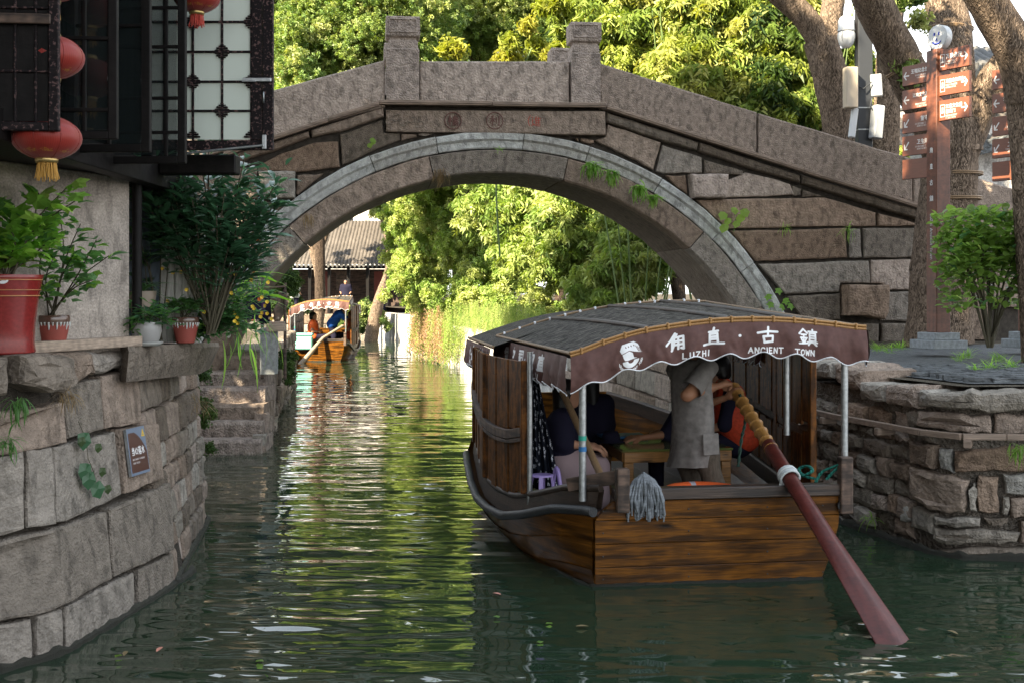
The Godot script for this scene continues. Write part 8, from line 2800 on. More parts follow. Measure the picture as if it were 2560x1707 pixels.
# ---------------------------------------------------------------- signposts, camera pole
func board_tex(rows: Array, arrow: String, icon: bool, orange := false, blank := false) -> Material:
	var im := Image.create_empty(320, 160, false, Image.FORMAT_RGB8)
	var f := noise(0.02, 3, rows.size() + arrow.length())
	for y in 160:
		for x in 320:
			var w := 1.0 + 0.08 * f.get_noise_2d(x * 0.5, y * 3.0)
			im.set_pixel(x, y, Color(0.44 * w, 0.255 * w, 0.175 * w))
	var c := Color(0.82, 0.81, 0.80)
	if not blank:
		var left := arrow != "right"
		var x0 := 20.0 if not left else 300.0
		if left: ink(im, arrow, 16, 46, 62, 72, 6.0, c)
		else: ink(im, arrow, 240, 40, 66, 76, 6.0, c)
		if icon:
			for e in [[Vector2(14, 36), Vector2(60, 36)], [Vector2(60, 36), Vector2(60, 130)], [Vector2(60, 130), Vector2(14, 130)], [Vector2(14, 130), Vector2(14, 36)]]: line(im, e[0], e[1], 2.0, c)
			line(im, Vector2(24, 96), Vector2(50, 96), 5, c)
			line(im, Vector2(37, 60), Vector2(37, 96), 7, c)
		var y := 34.0
		for r in rows:
			var n: int = r.size()
			var sz := minf(42.0, 190.0 / n) if rows.size() == 1 else 34.0
			for i in n: ink(im, r[i], (72.0 if not left else 300.0 - n * sz * 1.05) + i * sz * 1.05, y, sz, sz, 2.8 if rows.size() == 1 else 2.3, c)
			y += sz * 1.2
		small_print(im, 72 if not left else 150, y + 4, 120, 14, c, int(y))
		small_print(im, 72 if not left else 170, y + 24, 110, 12, c, int(y) + 3)
	var m := StandardMaterial3D.new()
	m.resource_name = "sign_board"
	m.roughness = 0.45
	m.albedo_texture = ImageTexture.create_from_image(im)
	return m

func post_text(o: Node3D, txt: String, size: float, at: Vector3, rot: Basis) -> void:
	var tm := TextMesh.new()
	tm.text = txt
	tm.font_size = 32
	tm.pixel_size = size / 32.0
	tm.depth = 0.004
	tm.curve_step = 4.0
	var f := SystemFont.new()
	f.font_names = PackedStringArray(["Droid Sans"])
	tm.font = f
	var p := part("lettering", tm, M.white_plastic, o, at)
	p.basis = rot

func signpost(at: Vector3, label: String) -> Node3D:
	var t := thing("wooden_signpost", label, "signpost", at, 0.0, "wooden signposts")
	for q in [[0.46, 0.10, 0.05], [0.34, 0.085, 0.1425]]:
		var b := MB.new()
		b.box(Transform3D(Basis(Vector3.UP, 0.30), Vector3(0, q[2], 0)), Vector3(q[0], q[1], q[0]), 0.006)
		part("plinth", b.mesh(), M.granite_plinth, t)
	var b := MB.new()
	var pb := Basis(Vector3.UP, 0.30)
	b.box(Transform3D(pb, Vector3(0, 1.83, 0)), Vector3(0.19, 3.29, 0.19), 0.006)
	var post := part("post", b.mesh(), M.sign_wood, t)
	# vertical writing on the post's narrow left face
	var gl := MB.new()
	var y := 2.34
	for ch in ["lu", "zhi", "gu", "zhen"]:
		for s in GLYPH[ch]:
			for i in s.size() / 2 - 1:
				var p0 := Vector3(-0.097, y - s[i * 2 + 1] * 0.0007, -0.035 + s[i * 2] * 0.0007)
				var p1 := Vector3(-0.097, y - s[i * 2 + 3] * 0.0007, -0.035 + s[i * 2 + 2] * 0.0007)
				if p0.distance_to(p1) > 0.001: gl.bar(pb * p0, pb * p1, 0.008, 0.004, pb * Vector3(1, 0, 0), 0.001)
		y -= 0.187
	part("lettering", gl.mesh(), M.white_plastic, post)
	post_text(post, "LuZhi  Ancient  Town", 0.058, pb * Vector3(-0.0975, 1.30, 0.0), pb * Basis(Vector3(0, -1, 0), Vector3(0, 0, 1), Vector3(-1, 0, 0)))
	# boards: turned so that their right end comes forward
	var yaw := deg_to_rad(-60)
	var bb := Basis(Vector3.UP, yaw)
	for q in [[1, 3.33, [["wan", "sheng", "mi", "hang"]], "right", true, false], [1, 3.04, [["wan", "sheng", "mi", "hang", "ma", "tou"]], "right", true, false], [1, 2.75, [["jiang", "nan", "wen", "hua", "yuan"], ["xi", "nan", "men"]], "right", true, false],
		[-1, 3.24, [["wang", "tao", "ji", "nian", "guan"]], "left", false, false], [-1, 2.95, [["jiang", "nan", "wen", "hua", "yuan"], ["xi", "men"]], "left", false, false], [-1, 2.67, [["xiao", "zhai"]], "down_left", false, false], [-1, 2.40, [["wei", "shengh", "jian"]], "down_left", false, false], [-1, 2.12, [[]], "left", false, true]]:
		var n := Node3D.new()
		n.name = "sign_board"
		t.add_child(n, true)
		n.position = bb * Vector3(q[0] * 0.29, q[1], 0.06 if q[0] > 0 else 0.02)
		n.basis = bb
		b = MB.new()
		b.cube(Vector3.ZERO, Vector3(0.42, 0.235, 0.045), 0.004)
		part("panel", b.mesh(), M.sign_wood, n)
		b = MB.new()
		b.quad(Vector3(-0.207, -0.115, 0.0245), Vector3(0.207, -0.115, 0.0245), Vector3(0.207, 0.115, 0.0245), Vector3(-0.207, 0.115, 0.0245))
		var key := "board_%s_%s" % [q[3], str(q[2])]
		if not M.has(key): M[key] = board_tex(q[2], q[3], q[4], false, q[5])
		part("printed_face", b.mesh(), M[key], n)
	# white smiling disc on top
	var disc := Node3D.new()
	disc.name = "smiling_disc"
	t.add_child(disc, true)
	disc.position = bb * Vector3(0.02, 3.62, 0)
	disc.basis = bb
	b = MB.new()
	b.lathe(Vector3.ZERO, [Vector2(0, -0.05), Vector2(0.138, -0.05), Vector2(0.145, -0.042), Vector2(0.145, 0.042), Vector2(0.138, 0.05), Vector2(0, 0.05)], 32)
	b.moved(Transform3D(Basis(Vector3.RIGHT, PI / 2), Vector3.ZERO))
	part("disc", b.mesh(), M.white_plastic, disc)
	b = MB.new()
	var arc := PackedVector3Array()
	for i in 11:
		var a := lerpf(PI * 1.15, PI * 1.85, i / 10.0)
		arc.append(Vector3(cos(a) * 0.065, sin(a) * 0.055 - 0.025, 0.052))
	b.tube(arc, [0.009], 6)
	for x in [-0.035, 0.03]: b.tube(pv3([Vector3(x, 0.02, 0.052), Vector3(x + 0.004, 0.055, 0.052)]), [0.011], 6)
	b.tube(pv3([Vector3(0.0, -0.01, 0.052), Vector3(-0.012, -0.035, 0.052), Vector3(0.008, -0.04, 0.052)]), [0.006], 6)
	part("smile_mark", b.mesh(), M.mark_blue, disc)
	return t

func street() -> void:
	signpost(Vector3(4.98, 1.47, -14.0), "brown wooden signpost with white arrows and a smiling disc before the big tree")
	signpost(Vector3(6.16, 1.47, -14.25), "second brown signpost cut by the right edge beside the shrub")
	var t := thing("camera_pole", "black metal pole with white dome camera and boxes behind the bridge parapet", "pole", Vector3(5.736,3.228,-19.6))
	var o := t.position
	var b := MB.new()
	b.cube(Vector3(5.749,5.907,-19.6) - o, Vector3(0.23, 6.0, 0.23), 0.01)
	part("post", b.mesh(), M.black_metal, t)
	b = MB.new()
	b.bar(Vector3(5.749,7.083,-19.6) - o, Vector3(5.468,7.083,-19.6) - o, 0.08, 0.08)
	part("arm", b.mesh(), M.black_metal, t)
	var dm := Node3D.new()
	dm.name = "dome_camera"
	t.add_child(dm, true)
	dm.position = Vector3(5.468,6.364,-19.6) - o
	b = MB.new()
	b.lathe(Vector3.ZERO, [Vector2(0.0, 0.30), Vector2(0.02, 0.30)], 4)
	b = MB.new()
	b.lathe(Vector3.ZERO, [Vector2(0.135, 0.01), Vector2(0.142, 0.03), Vector2(0.135, 0.05), Vector2(0.130, 0.19), Vector2(0.10, 0.24), Vector2(0.045, 0.27), Vector2(0.035, 0.34), Vector2(0.022, 0.36), Vector2(0.022, 0.72)], 24)
	part("housing", b.mesh(), M.white_plastic, dm)
	b = MB.new()
	b.lathe(Vector3.ZERO, [Vector2(0.0, -0.27), Vector2(0.06, -0.26), Vector2(0.115, -0.20), Vector2(0.142, -0.10), Vector2(0.142, -0.03), Vector2(0.12, 0.008), Vector2(0.0, 0.008)], 24)
	part("dome", b.mesh(), M.white_plastic, dm)
	for s in [-1.0, 1.0]:
		b = MB.new()
		b.tube(pv3([Vector3(s * 0.09, 0.0, 0.11), Vector3(s * 0.105, -0.10, 0.105), Vector3(s * 0.07, -0.2, 0.08)]), [0.006], 5)
		part("seam", b.mesh(), M.grey_plastic, dm)
	for q in [["cabinet", Vector3(5.463,5.407,-19.35), Vector3(0.20, 0.66, 0.18), "beige_plastic", 0.1, 0.0], ["flood_lamp", Vector3(5.928,5.471,-19.5), Vector3(0.18, 0.36, 0.12), "grey_plastic", -0.3, 0.06], ["lamp_bracket", Vector3(5.854,5.489,-19.6), Vector3(0.10, 0.10, 0.10), "white_plastic", 0.0, 0.0], ["speaker_horn", Vector3(5.904,4.86,-19.4), Vector3(0.16, 0.54, 0.18), "grey_plastic", 0.3, -0.10], ["side_panel", Vector3(5.523,4.847,-19.4), Vector3(0.10, 0.48, 0.10), "white_plastic", 0.0, -0.12]]:
		b = MB.new()
		b.box(Transform3D(Basis(Vector3.UP, q[4]) * Basis(Vector3.BACK, q[5]), q[1] - o), q[2], 0.015)
		part(q[0], b.mesh(), M[q[3]], t)
	for y in [272, 326]:
		b = MB.new()
		b.cube(Vector3(5.749,6.887,-19.6) - o + Vector3(0, -y * 19.6 / 3000.0, 0), Vector3(0.245, 0.02, 0.245), 0.003)
		part("strap", b.mesh(), M.galvanised, t)
	b = MB.new()
	b.tube(pv3([Vector3(5.595,5.457,-19.45) - o, Vector3(5.691,5.403,-19.4) - o, Vector3(5.826,5.516,-19.42) - o]), [0.012], 6)
	b.tube(pv3([Vector3(5.848,5.262,-19.45) - o, Vector3(5.8,5.128,-19.42) - o, Vector3(5.859,5.028,-19.4) - o]), [0.012], 6)
	part("cable", b.mesh(), M.black_metal, t)

# ---------------------------------------------------------------- pots and near plants, leaf by leaf
func star_leaf(lobes: int, r: float, deep: float) -> ArrayMesh:
	# a lobed leaf with its stalk end at the origin, lying along +z, slightly cupped
	var b := MB.new()
	var c := Vector3(0, 0.0, r * 0.45)
	var pts := []
	for i in lobes * 2 - 1:
		var a := lerpf(-2.3, 2.3, float(i) / (lobes * 2 - 2))
		var tip := i % 2 == 0
		var rr := r * (0.75 - 0.18 * absf(a) / 2.3) * (1.0 if tip else deep)
		pts.append(c + Vector3(sin(a) * rr, (-0.10 * r if tip else 0.02 * r), cos(a) * rr))
	pts.append(Vector3.ZERO)
	for i in pts.size(): b.tri(c + Vector3(0, 0.03 * r, 0), pts[i], pts[(i + 1) % pts.size()])
	return b.mesh()

func blade_leaf(l: float, w: float, droop: float) -> ArrayMesh:
	var b := MB.new()
	var rows := []
	for i in 6:
		var k := i / 5.0
		var ww := w * sin(PI * minf(0.08 + k * 0.92, 1.0)) * 0.5
		var p := Vector3(0, -droop * k * k * l, k * l * (1.0 - droop * 0.25 * k))
		rows.append(PackedVector3Array([p + Vector3(-ww, ww * 0.35, 0), p, p + Vector3(ww, ww * 0.35, 0)]))
	b.sheet(rows, false, true)
	return b.mesh()

func face_to(dirn: Vector3, roll := 0.0) -> Basis:
	var z := dirn.normalized()
	var x := Vector3.UP.cross(z)
	if x.length() < 0.05: x = Vector3.RIGHT
	x = x.normalized()
	return Basis(x, z.cross(x), z).rotated(z, roll)

# grows stems from a root point, leaves along them; at most 'most' leaves are single parts
func grow(t: Node3D, root: Vector3, stems: Array, leaves: Array, mats: Array, per_stem: int, size: Vector2, s: int, stem_m: Material, stem_r := 0.006, spread := 1.0, from := 0.35, most := 300, called := "leaf", loose := 0.05) -> void:
	var r := RandomNumberGenerator.new()
	r.seed = s
	var sm := MB.new()
	var n := 0
	var extra := PackedFloat32Array()
	var ne := 0
	for st in stems:
		var cv := Curve3D.new()
		var e: Vector3 = st
		var mid := root.lerp(e, 0.5) + Vector3(r.randf_range(-0.05, 0.05), 0.06, r.randf_range(-0.05, 0.05))
		cv.add_point(root + Vector3(r.randf_range(-0.03, 0.03), 0, r.randf_range(-0.03, 0.03)), Vector3.ZERO, (mid - root) * 0.3)
		cv.add_point(mid, (root - e) * 0.15, (e - root) * 0.15)
		cv.add_point(e, (mid - e) * 0.3, Vector3.ZERO)
		var p := cv.tessellate_even_length(3, 0.05)
		var rad := []
		for i in p.size(): rad.append(stem_r * lerpf(1.0, 0.45, float(i) / p.size()))
		sm.tube(p, rad, 5, false)
		for k in per_stem:
			var f := lerpf(from, 1.0, pow(r.randf(), 0.8))
			var q := cv.sample_baked(cv.get_baked_length() * f)
			var a := r.randf() * TAU
			var dirn := (Vector3(cos(a), r.randf_range(-0.35, 0.5), sin(a)) * spread + (e - root).normalized() * 0.5).normalized()
			var bs := face_to(dirn, r.randf_range(-0.5, 0.5)).scaled(Vector3.ONE * r.randf_range(size.x, size.y))
			var off := dirn * r.randf_range(0.0, loose)
			if n < most:
				var l := MeshInstance3D.new()
				l.name = called
				l.mesh = leaves[r.randi() % leaves.size()]
				l.material_override = mats[r.randi() % mats.size()]
				l.transform = Transform3D(bs, q + off)
				t.add_child(l, true)
				n += 1
			else:
				var o := q + off
				extra.append_array(PackedFloat32Array([bs.x.x, bs.y.x, bs.z.x, o.x, bs.x.y, bs.y.y, bs.z.y, o.y, bs.x.z, bs.y.z, bs.z.z, o.z, 1, 1, 1, 1]))
				ne += 1
	part("stems", sm.mesh(), stem_m, t)
	if ne > 0: scatter("more_leaves", t, leaves[0], mats[0], extra, ne)

func green(called: String, c: Color, back: float, rough := 0.5) -> StandardMaterial3D:
	var m := mat(called, c, rough, 0.4)
	m.backlight_enabled = true
	m.backlight = c * back * 4.0
	return m

func pot_mesh(r: float, h: float, prof: Array) -> ArrayMesh:
	var b := MB.new()
	var p := []
	for q in prof: p.append(Vector2(q[0] * r, q[1] * h))
	b.lathe(Vector3.ZERO, p, 28)
	return b.mesh()

func plants() -> void:
	mat("glaze_red", lin(0.26, 0.024, 0.022), 0.22, 0.5)
	tri_tex(M.glaze_red, M.soft, Vector3.ONE * 3.0, false)
	mat("clay_red", lin(0.26, 0.06, 0.045), 0.6, 0.4)
	mat("glaze_brown", lin(0.10, 0.055, 0.04), 0.15, 0.6)
	mat("glaze_white", lin(0.50, 0.50, 0.48), 0.2, 0.6)
	mat("clay_grey", lin(0.30, 0.29, 0.28), 0.35, 0.5)
	mat("clay_taupe", lin(0.30, 0.24, 0.19), 0.5, 0.4)
	mat("gold_line", lin(0.42, 0.20, 0.07), 0.4, 0.5)
	mat("soil", lin(0.03, 0.024, 0.018), 0.95, 0.2)
	green("leaf_maple", lin(0.10, 0.185, 0.03), 0.5)
	green("leaf_maple_pale", lin(0.16, 0.24, 0.045), 0.5)
	green("leaf_maple_deep", lin(0.055, 0.125, 0.03), 0.4)
	green("leaf_dark", lin(0.034, 0.085, 0.040), 0.3, 0.32)
	green("leaf_mid", lin(0.052, 0.115, 0.040), 0.4, 0.38)
	green("leaf_vine", lin(0.03, 0.05, 0.015), 0.3)
	green("leaf_wet", lin(0.060, 0.13, 0.055), 0.4, 0.3)
	green("leaf_shrub", lin(0.07, 0.11, 0.022), 0.5, 0.28)
	green("leaf_shrub_pale", lin(0.16, 0.20, 0.05), 0.5, 0.3)
	green("grass", lin(0.12, 0.20, 0.03), 0.5)
	green("grass_dry", lin(0.20, 0.14, 0.07), 0.3)
	green("fern", lin(0.11, 0.18, 0.035), 0.5)
	mat("petal_yellow", lin(0.75, 0.50, 0.03), 0.6)
	mat("petal_white", lin(0.75, 0.74, 0.68), 0.6)
	mat("petal_orange", lin(0.65, 0.14, 0.02), 0.6)
	mat("petal_pink", lin(0.55, 0.22, 0.16), 0.6)
	var maple := [star_leaf(5, 0.060, 0.62), star_leaf(5, 0.050, 0.66), star_leaf(3, 0.046, 0.6)]
	var lance := [blade_leaf(0.125, 0.036, 0.25), blade_leaf(0.105, 0.032, 0.15), blade_leaf(0.085, 0.030, 0.3)]
	var oval := [blade_leaf(0.065, 0.036, 0.15), blade_leaf(0.055, 0.032, 0.1)]
	var small := [blade_leaf(0.042, 0.020, 0.15), blade_leaf(0.035, 0.018, 0.2)]
	# big red pot with lobed leaves
	var t := thing("red_pot", "large glossy red glazed pot of lobed green leaves at the left edge", "flower pot", Vector3(-3.04,1.77,-7.17))
	var body := part("pot", pot_mesh(0.225, 0.47, [[0.0, 0.0], [0.76, 0.0], [0.80, 0.03], [0.76, 0.16], [0.78, 0.36], [0.88, 0.72], [0.97, 0.95], [1.0, 1.0], [0.93, 1.0], [0.9, 0.95], [0.0, 0.93]]), M.glaze_red, t)
	for q in [[0.345, 0.775, 0.0035], [0.38, 0.79, 0.0025], [0.44, 0.955, 0.003]]:
		var b := MB.new()
		var ring := PackedVector3Array()
		for i in 37: ring.append(Vector3(cos(TAU * i / 36.0), 0, sin(TAU * i / 36.0)) * 0.225 * (0.80 + (q[0] - 0.18) * 0.64) + Vector3(0, q[0], 0))
		b.tube(ring, [q[2]], 5, false)
		part("gold_line", b.mesh(), M.gold_line, body)
	var lb := MB.new()
	lb.lathe(Vector3.ZERO, [Vector2(0, 0), Vector2(0.03, 0), Vector2(0.032, 0.004), Vector2(0, 0.006)], 18, Vector3(1, 1, 0.65))
	lb.moved(Transform3D(Basis(Vector3.UP, 0.3) * Basis(Vector3.RIGHT, PI / 2 - 0.1), Vector3(0.075, 0.435, 0.195)))
	part("sticker", lb.mesh(), M.white_plastic, body)
	var stems := []
	for i in 15:
		var a := i * 2.4
		stems.append(Vector3(cos(a) * rng.randf_range(0.1, 0.38), rng.randf_range(0.55, 1.02), sin(a) * rng.randf_range(0.1, 0.34)))
	stems.append(Vector3(-2.676,2.762,-7.2) - t.position)
	stems.append(Vector3(-2.543,2.675,-7) - t.position)
	grow(t, Vector3(0, 0.43, 0), stems, maple, [M.leaf_maple, M.leaf_maple_pale, M.leaf_maple_deep, M.leaf_maple], 18, Vector2(1.2, 2.2), 201, M.stem, 0.008, 1.0, 0.35)
	# small red pot, drip-glazed rim
	var drip := [[0.0, 0.0], [0.62, 0.0], [0.70, 0.05], [0.92, 0.55], [0.98, 0.72]]
	var rim := [[0.985, 0.72], [1.02, 0.76], [1.03, 0.90], [1.0, 1.0], [0.9, 1.0], [0.88, 0.92], [0.0, 0.90]]
	for q in [["small red pot with dripping brown glaze rim beside the big pot", Vector3(-2.991,1.77,-7.808), 0.105, 0.215, 0], ["small red pot with dripping glaze rim on the jutting slab", Vector3(-2.519,1.74,-9.248), 0.100, 0.20, 1]]:
		t = thing("red_pot", q[0], "flower pot", q[1])
		part("pot", pot_mesh(q[2], q[3], drip), M.clay_red, t)
		part("glazed_rim", pot_mesh(q[2], q[3], rim), M.glaze_brown, t)
		var dr := MB.new()
		for i in 26:
			var a := TAU * i / 26.0
			var l := rng.randf_range(0.02, 0.05)
			var p: Vector3 = Vector3(cos(a), 0, sin(a)) * q[2] * 0.99 + Vector3(0, q[3] * 0.80, 0)
			dr.tube(pv3([p, p * Vector3(0.985, 1, 0.985) - Vector3(0, l * 0.5, 0), p * Vector3(0.95, 1, 0.95) - Vector3(0, l, 0)]), [0.008, 0.007, 0.003], 5)
		part("glaze_drip", dr.mesh(), M.glaze_white, t)
		if q[4] == 0:
			stems = []
			for e in [Vector3(-2.474,2.358,-7.35), Vector3(-2.531,2.454,-7.3), Vector3(-2.664,2.557,-7.4), Vector3(-2.75,2.6,-7.3), Vector3(-2.866,2.432,-7.35), Vector3(-2.625,2.212,-7.5), Vector3(-2.76,2.33,-7.2), Vector3(-2.75,2.362,-7.5), Vector3(-2.884,2.162,-7.3)]: stems.append(e - t.position)
			grow(t, Vector3(0, 0.2, 0), stems, maple.slice(1) + oval, [M.leaf_maple_deep, M.leaf_mid, M.leaf_maple], 18, Vector2(1.1, 1.9), 202, M.stem, 0.006, 1.0, 0.3)
		else:
			stems = []
			for i in 9: stems.append(Vector3(cos(i * 2.4) * 0.14, rng.randf_range(0.24, 0.34), sin(i * 2.4) * 0.14))
			grow(t, Vector3(0, 0.18, 0), stems, small, [M.leaf_mid, M.leaf_maple_deep], 22, Vector2(1.3, 2.0), 203, M.stem, 0.004)
	# taupe pot with spider plant
	t = thing("taupe_pot", "tapered taupe pot with arching spider plant before the grey door", "flower pot", Vector3(-2.821,1.921,-9.15))
	part("pot", pot_mesh(0.105, 0.22, [[0.0, 0.0], [0.62, 0.0], [0.72, 0.1], [0.92, 0.7], [1.0, 1.0], [0.9, 1.0], [0.0, 0.94]]), M.clay_taupe, t)
	var bl := [blade_leaf(0.30, 0.016, 0.9), blade_leaf(0.24, 0.014, 0.7), blade_leaf(0.2, 0.016, 0.4)]
	for i in 46:
		var l := MeshInstance3D.new()
		l.name = "leaf"
		l.mesh = bl[i % 3]
		l.material_override = [M.leaf_mid, M.leaf_maple_deep, M.leaf_wet][i % 3]
		var a := i * 2.4
		l.transform = Transform3D(face_to(Vector3(cos(a), rng.randf_range(0.35, 1.6), sin(a))), Vector3(0, 0.21, 0))
		t.add_child(l, true)
	# grey ribbed pot
	t = thing("grey_pot", "low grey ribbed bowl half covered by trailing leaves", "flower pot", Vector3(-2.633,1.75,-8.633))
	part("pot", pot_mesh(0.105, 0.17, [[0.0, 0.0], [0.6, 0.0], [0.68, 0.06], [0.9, 0.3], [1.02, 0.6], [1.0, 0.85], [0.94, 1.0], [0.85, 1.0], [0.0, 0.9]]), M.clay_grey, t)
	part("saucer", pot_mesh(0.12, 0.03, [[0.0, 0.0], [0.8, 0.0], [1.0, 0.8], [0.95, 1.0], [0.8, 0.4], [0.0, 0.4]]), M.glaze_white, t)
	stems = []
	for i in 16: stems.append(Vector3(cos(i * 2.4) * rng.randf_range(0.1, 0.2), rng.randf_range(0.08, 0.30), sin(i * 2.4) * rng.randf_range(0.08, 0.2)))
	grow(t, Vector3(0, 0.14, 0), stems, small, [M.leaf_mid, M.leaf_dark, M.leaf_maple_deep], 20, Vector2(1.2, 2.0), 204, M.stem, 0.003)
	# tall dark bush of long leaves
	t = thing("dark_shrub", "tall dark green shrub with long narrow leaves above the jutting slab", "shrub", Vector3(-2.351,1.763,-9.28))
	stems = []
	for e in [Vector3(-2.598,3.093,-9.28), Vector3(-2.387,3.175,-9.18), Vector3(-2.227,3.155,-9.28), Vector3(-2.095,3.072,-9.38), Vector3(-1.918,2.939,-9.28), Vector3(-1.775,3.022,-9.18), Vector3(-1.998,2.77,-9.08), Vector3(-1.928,2.594,-9.18), Vector3(-2.155,2.883,-8.98), Vector3(-2.421,2.831,-9.08), Vector3(-2.601,2.9,-9.18), Vector3(-2.663,2.77,-9.08), Vector3(-2.402,3.051,-9.48), Vector3(-2.065,2.644,-8.98), Vector3(-1.845,2.791,-9.38), Vector3(-1.958,2.41,-9.18), Vector3(-2.19,2.698,-8.88), Vector3(-2.533,3.041,-9.38), Vector3(-2.149,2.924,-9.48), Vector3(-2.754,3.022,-9.18), Vector3(-2.3,3.255,-9.08), Vector3(-2.125,2.464,-8.98), Vector3(-2.073,3.155,-9.28), Vector3(-1.918,2.475,-9.28), Vector3(-2.821,3.085,-9.2), Vector3(-2.836,2.923,-9.1), Vector3(-2.745,3.147,-9.2), Vector3(-1.798,2.848,-9.3), Vector3(-1.901,2.717,-9.2), Vector3(-2.578,2.651,-9.1)]: stems.append(e - t.position)
	grow(t, Vector3(0.02, 0.05, 0), stems, lance, [M.leaf_dark, M.leaf_mid, M.leaf_dark, M.leaf_wet], 58, Vector2(0.9, 1.5), 205, M.stem, 0.009, 1.0, 0.45, 300, "leaf", 0.15)
	# broad-leaved plant in front of the door
	t = thing("broad_leaf_plant", "plant with broad dark oval leaves before the grey door", "plant", Vector3(-2.728,1.762,-9.3))
	stems = []
	for e in [Vector3(-2.945,2.662,-9.3), Vector3(-2.868,2.535,-9.25), Vector3(-2.79,2.662,-9.3), Vector3(-2.637,2.533,-9.2), Vector3(-2.852,2.413,-9.3), Vector3(-2.757,2.792,-9.4)]: stems.append(e - t.position)
	grow(t, Vector3.ZERO, stems, [blade_leaf(0.15, 0.075, 0.25), blade_leaf(0.12, 0.06, 0.3)], [M.leaf_dark, M.leaf_mid], 9, Vector2(0.8, 1.3), 206, M.stem, 0.006, 1.0, 0.6)
	# white-flowered and yellow-flowered bushes
	t = thing("flowering_bush", "low bushy plant with small yellow flowers spilling over the slab", "bush", Vector3(-2.359,1.754,-9.5))
	stems = []
	for i in 46:
		var a := i * 2.4
		stems.append(Vector3(cos(a) * rng.randf_range(0.1, 0.42) + 0.05, rng.randf_range(0.0, 0.62), sin(a) * rng.randf_range(0.05, 0.3)))
	grow(t, Vector3(0, 0.05, 0), stems, small, [M.leaf_mid, M.leaf_maple_deep, M.leaf_maple, M.leaf_dark], 40, Vector2(1.1, 2.0), 207, M.stem, 0.003, 1.0, 0.3)
	var fl := MB.new()
	for k in 5:
		var a := TAU * k / 5.0
		fl.tri(Vector3.ZERO, Vector3(cos(a - 0.5) * 0.016, 0.006, sin(a - 0.5) * 0.016), Vector3(cos(a + 0.5) * 0.016, 0.006, sin(a + 0.5) * 0.016))
	var fm := fl.mesh()
	for i in 34:
		var f := MeshInstance3D.new()
		f.name = "flower"
		f.mesh = fm
		f.material_override = M.petal_yellow if i % 9 else M.petal_orange
		f.transform = Transform3D(face_to(Vector3(rng.randf_range(-0.6, 0.6), rng.randf_range(-0.5, 0.5), 1)) * Basis(Vector3.RIGHT, PI / 2), Vector3(rng.randf_range(-0.35, 0.48), rng.randf_range(0.1, 0.62), rng.randf_range(0.05, 0.32)))
		t.add_child(f, true)
	for q in [[Vector3(-2.563,2.369,-9.4), "petal_white"], [Vector3(-2.368,2.262,-9.6), "petal_white"], [Vector3(-2.31,2.268,-9.6), "petal_white"], [Vector3(-2.07,2.486,-9.6), "petal_orange"], [Vector3(-2.048,2.55,-9.6), "petal_orange"], [Vector3(-2.279,1.791,-9.7), "petal_white"]]:
		for k in 3:
			var f := MeshInstance3D.new()
			f.name = "flower"
			f.mesh = fm
			f.material_override = M[q[1]]
			f.transform = Transform3D((face_to(Vector3(rng.randf_range(-1, 1), rng.randf_range(-0.5, 1), 1)) * Basis(Vector3.RIGHT, PI / 2)).scaled(Vector3.ONE * 1.3), q[0] - t.position + Vector3(rng.randf_range(-0.02, 0.02), rng.randf_range(-0.02, 0.02), 0))
			t.add_child(f, true)
	# foxtail grass
	t = thing("foxtail_grass", "arching foxtail grass hanging over the landing steps", "grass tuft", Vector3(-2.238,1.742,-9.8))
	var gb := [blade_leaf(0.42, 0.018, 0.55), blade_leaf(0.34, 0.016, 0.8), blade_leaf(0.30, 0.014, 0.4)]
	for i in 70:
		var l := MeshInstance3D.new()
		l.name = "blade"
		l.mesh = gb[i % 3]
		l.material_override = [M.grass, M.leaf_maple, M.leaf_maple_deep][i % 3]
		var up := i < 46
		l.transform = Transform3D(face_to(Vector3(rng.randf_range(-0.3, 1.0), rng.randf_range(0.1, 1.2) if up else rng.randf_range(-0.9, -0.1), rng.randf_range(-0.4, 0.6))).scaled(Vector3.ONE * rng.randf_range(0.7, 1.1)), Vector3(rng.randf_range(-0.12, 0.22), rng.randf_range(0.25, 0.50) if up else rng.randf_range(-0.1, 0.25), rng.randf_range(-0.05, 0.15)))
		t.add_child(l, true)
	for e in [[Vector3(-2.006,2.218,-10.2), Vector3(-2.142,2.269,-10.2)], [Vector3(-2.023,2.106,-10.2), Vector3(-2.176,2.14,-10.2)], [Vector3(-1.862,2.059,-10.1), Vector3(-2.087,2.116,-10.1)]]:
		var b := MB.new()
		b.tube(pv3([Vector3(0, 0.3, 0), (e[1] - t.position) + Vector3(-0.05, 0.06, 0), e[1] - t.position]), [0.003, 0.002], 5, false)
		b.tube(pv3([e[1] - t.position, (e[0] + e[1]) * 0.5 - t.position + Vector3(0, 0.012, 0), e[0] - t.position]), [0.005, 0.013, 0.005], 7)
		part("seed_head", b.mesh(), M.leaf_maple_pale, t)
	# clipped shrub on the right quay
	t = thing("clipped_shrub", "glossy-leaved clipped shrub beside the signpost", "shrub", Vector3(5.178,1.53,-13))
	stems = []
	for i in 16: stems.append(Vector3(rng.randf_range(-0.42, 0.55), rng.randf_range(0.7, 1.3), rng.randf_range(-0.3, 0.3)))
	grow(t, Vector3(0, 0, 0), stems, oval, [M.leaf_shrub], 2, Vector2(0.8, 1.3), 208, M.stem, 0.016, 1.0, 0.8, 300, "low_leaf")
	var lv := [blade_leaf(0.095, 0.062, 0.15), blade_leaf(0.08, 0.054, 0.1)]
	var lm := [M.leaf_shrub, M.leaf_shrub_pale, M.leaf_mid, M.leaf_shrub]
	var more := PackedFloat32Array()
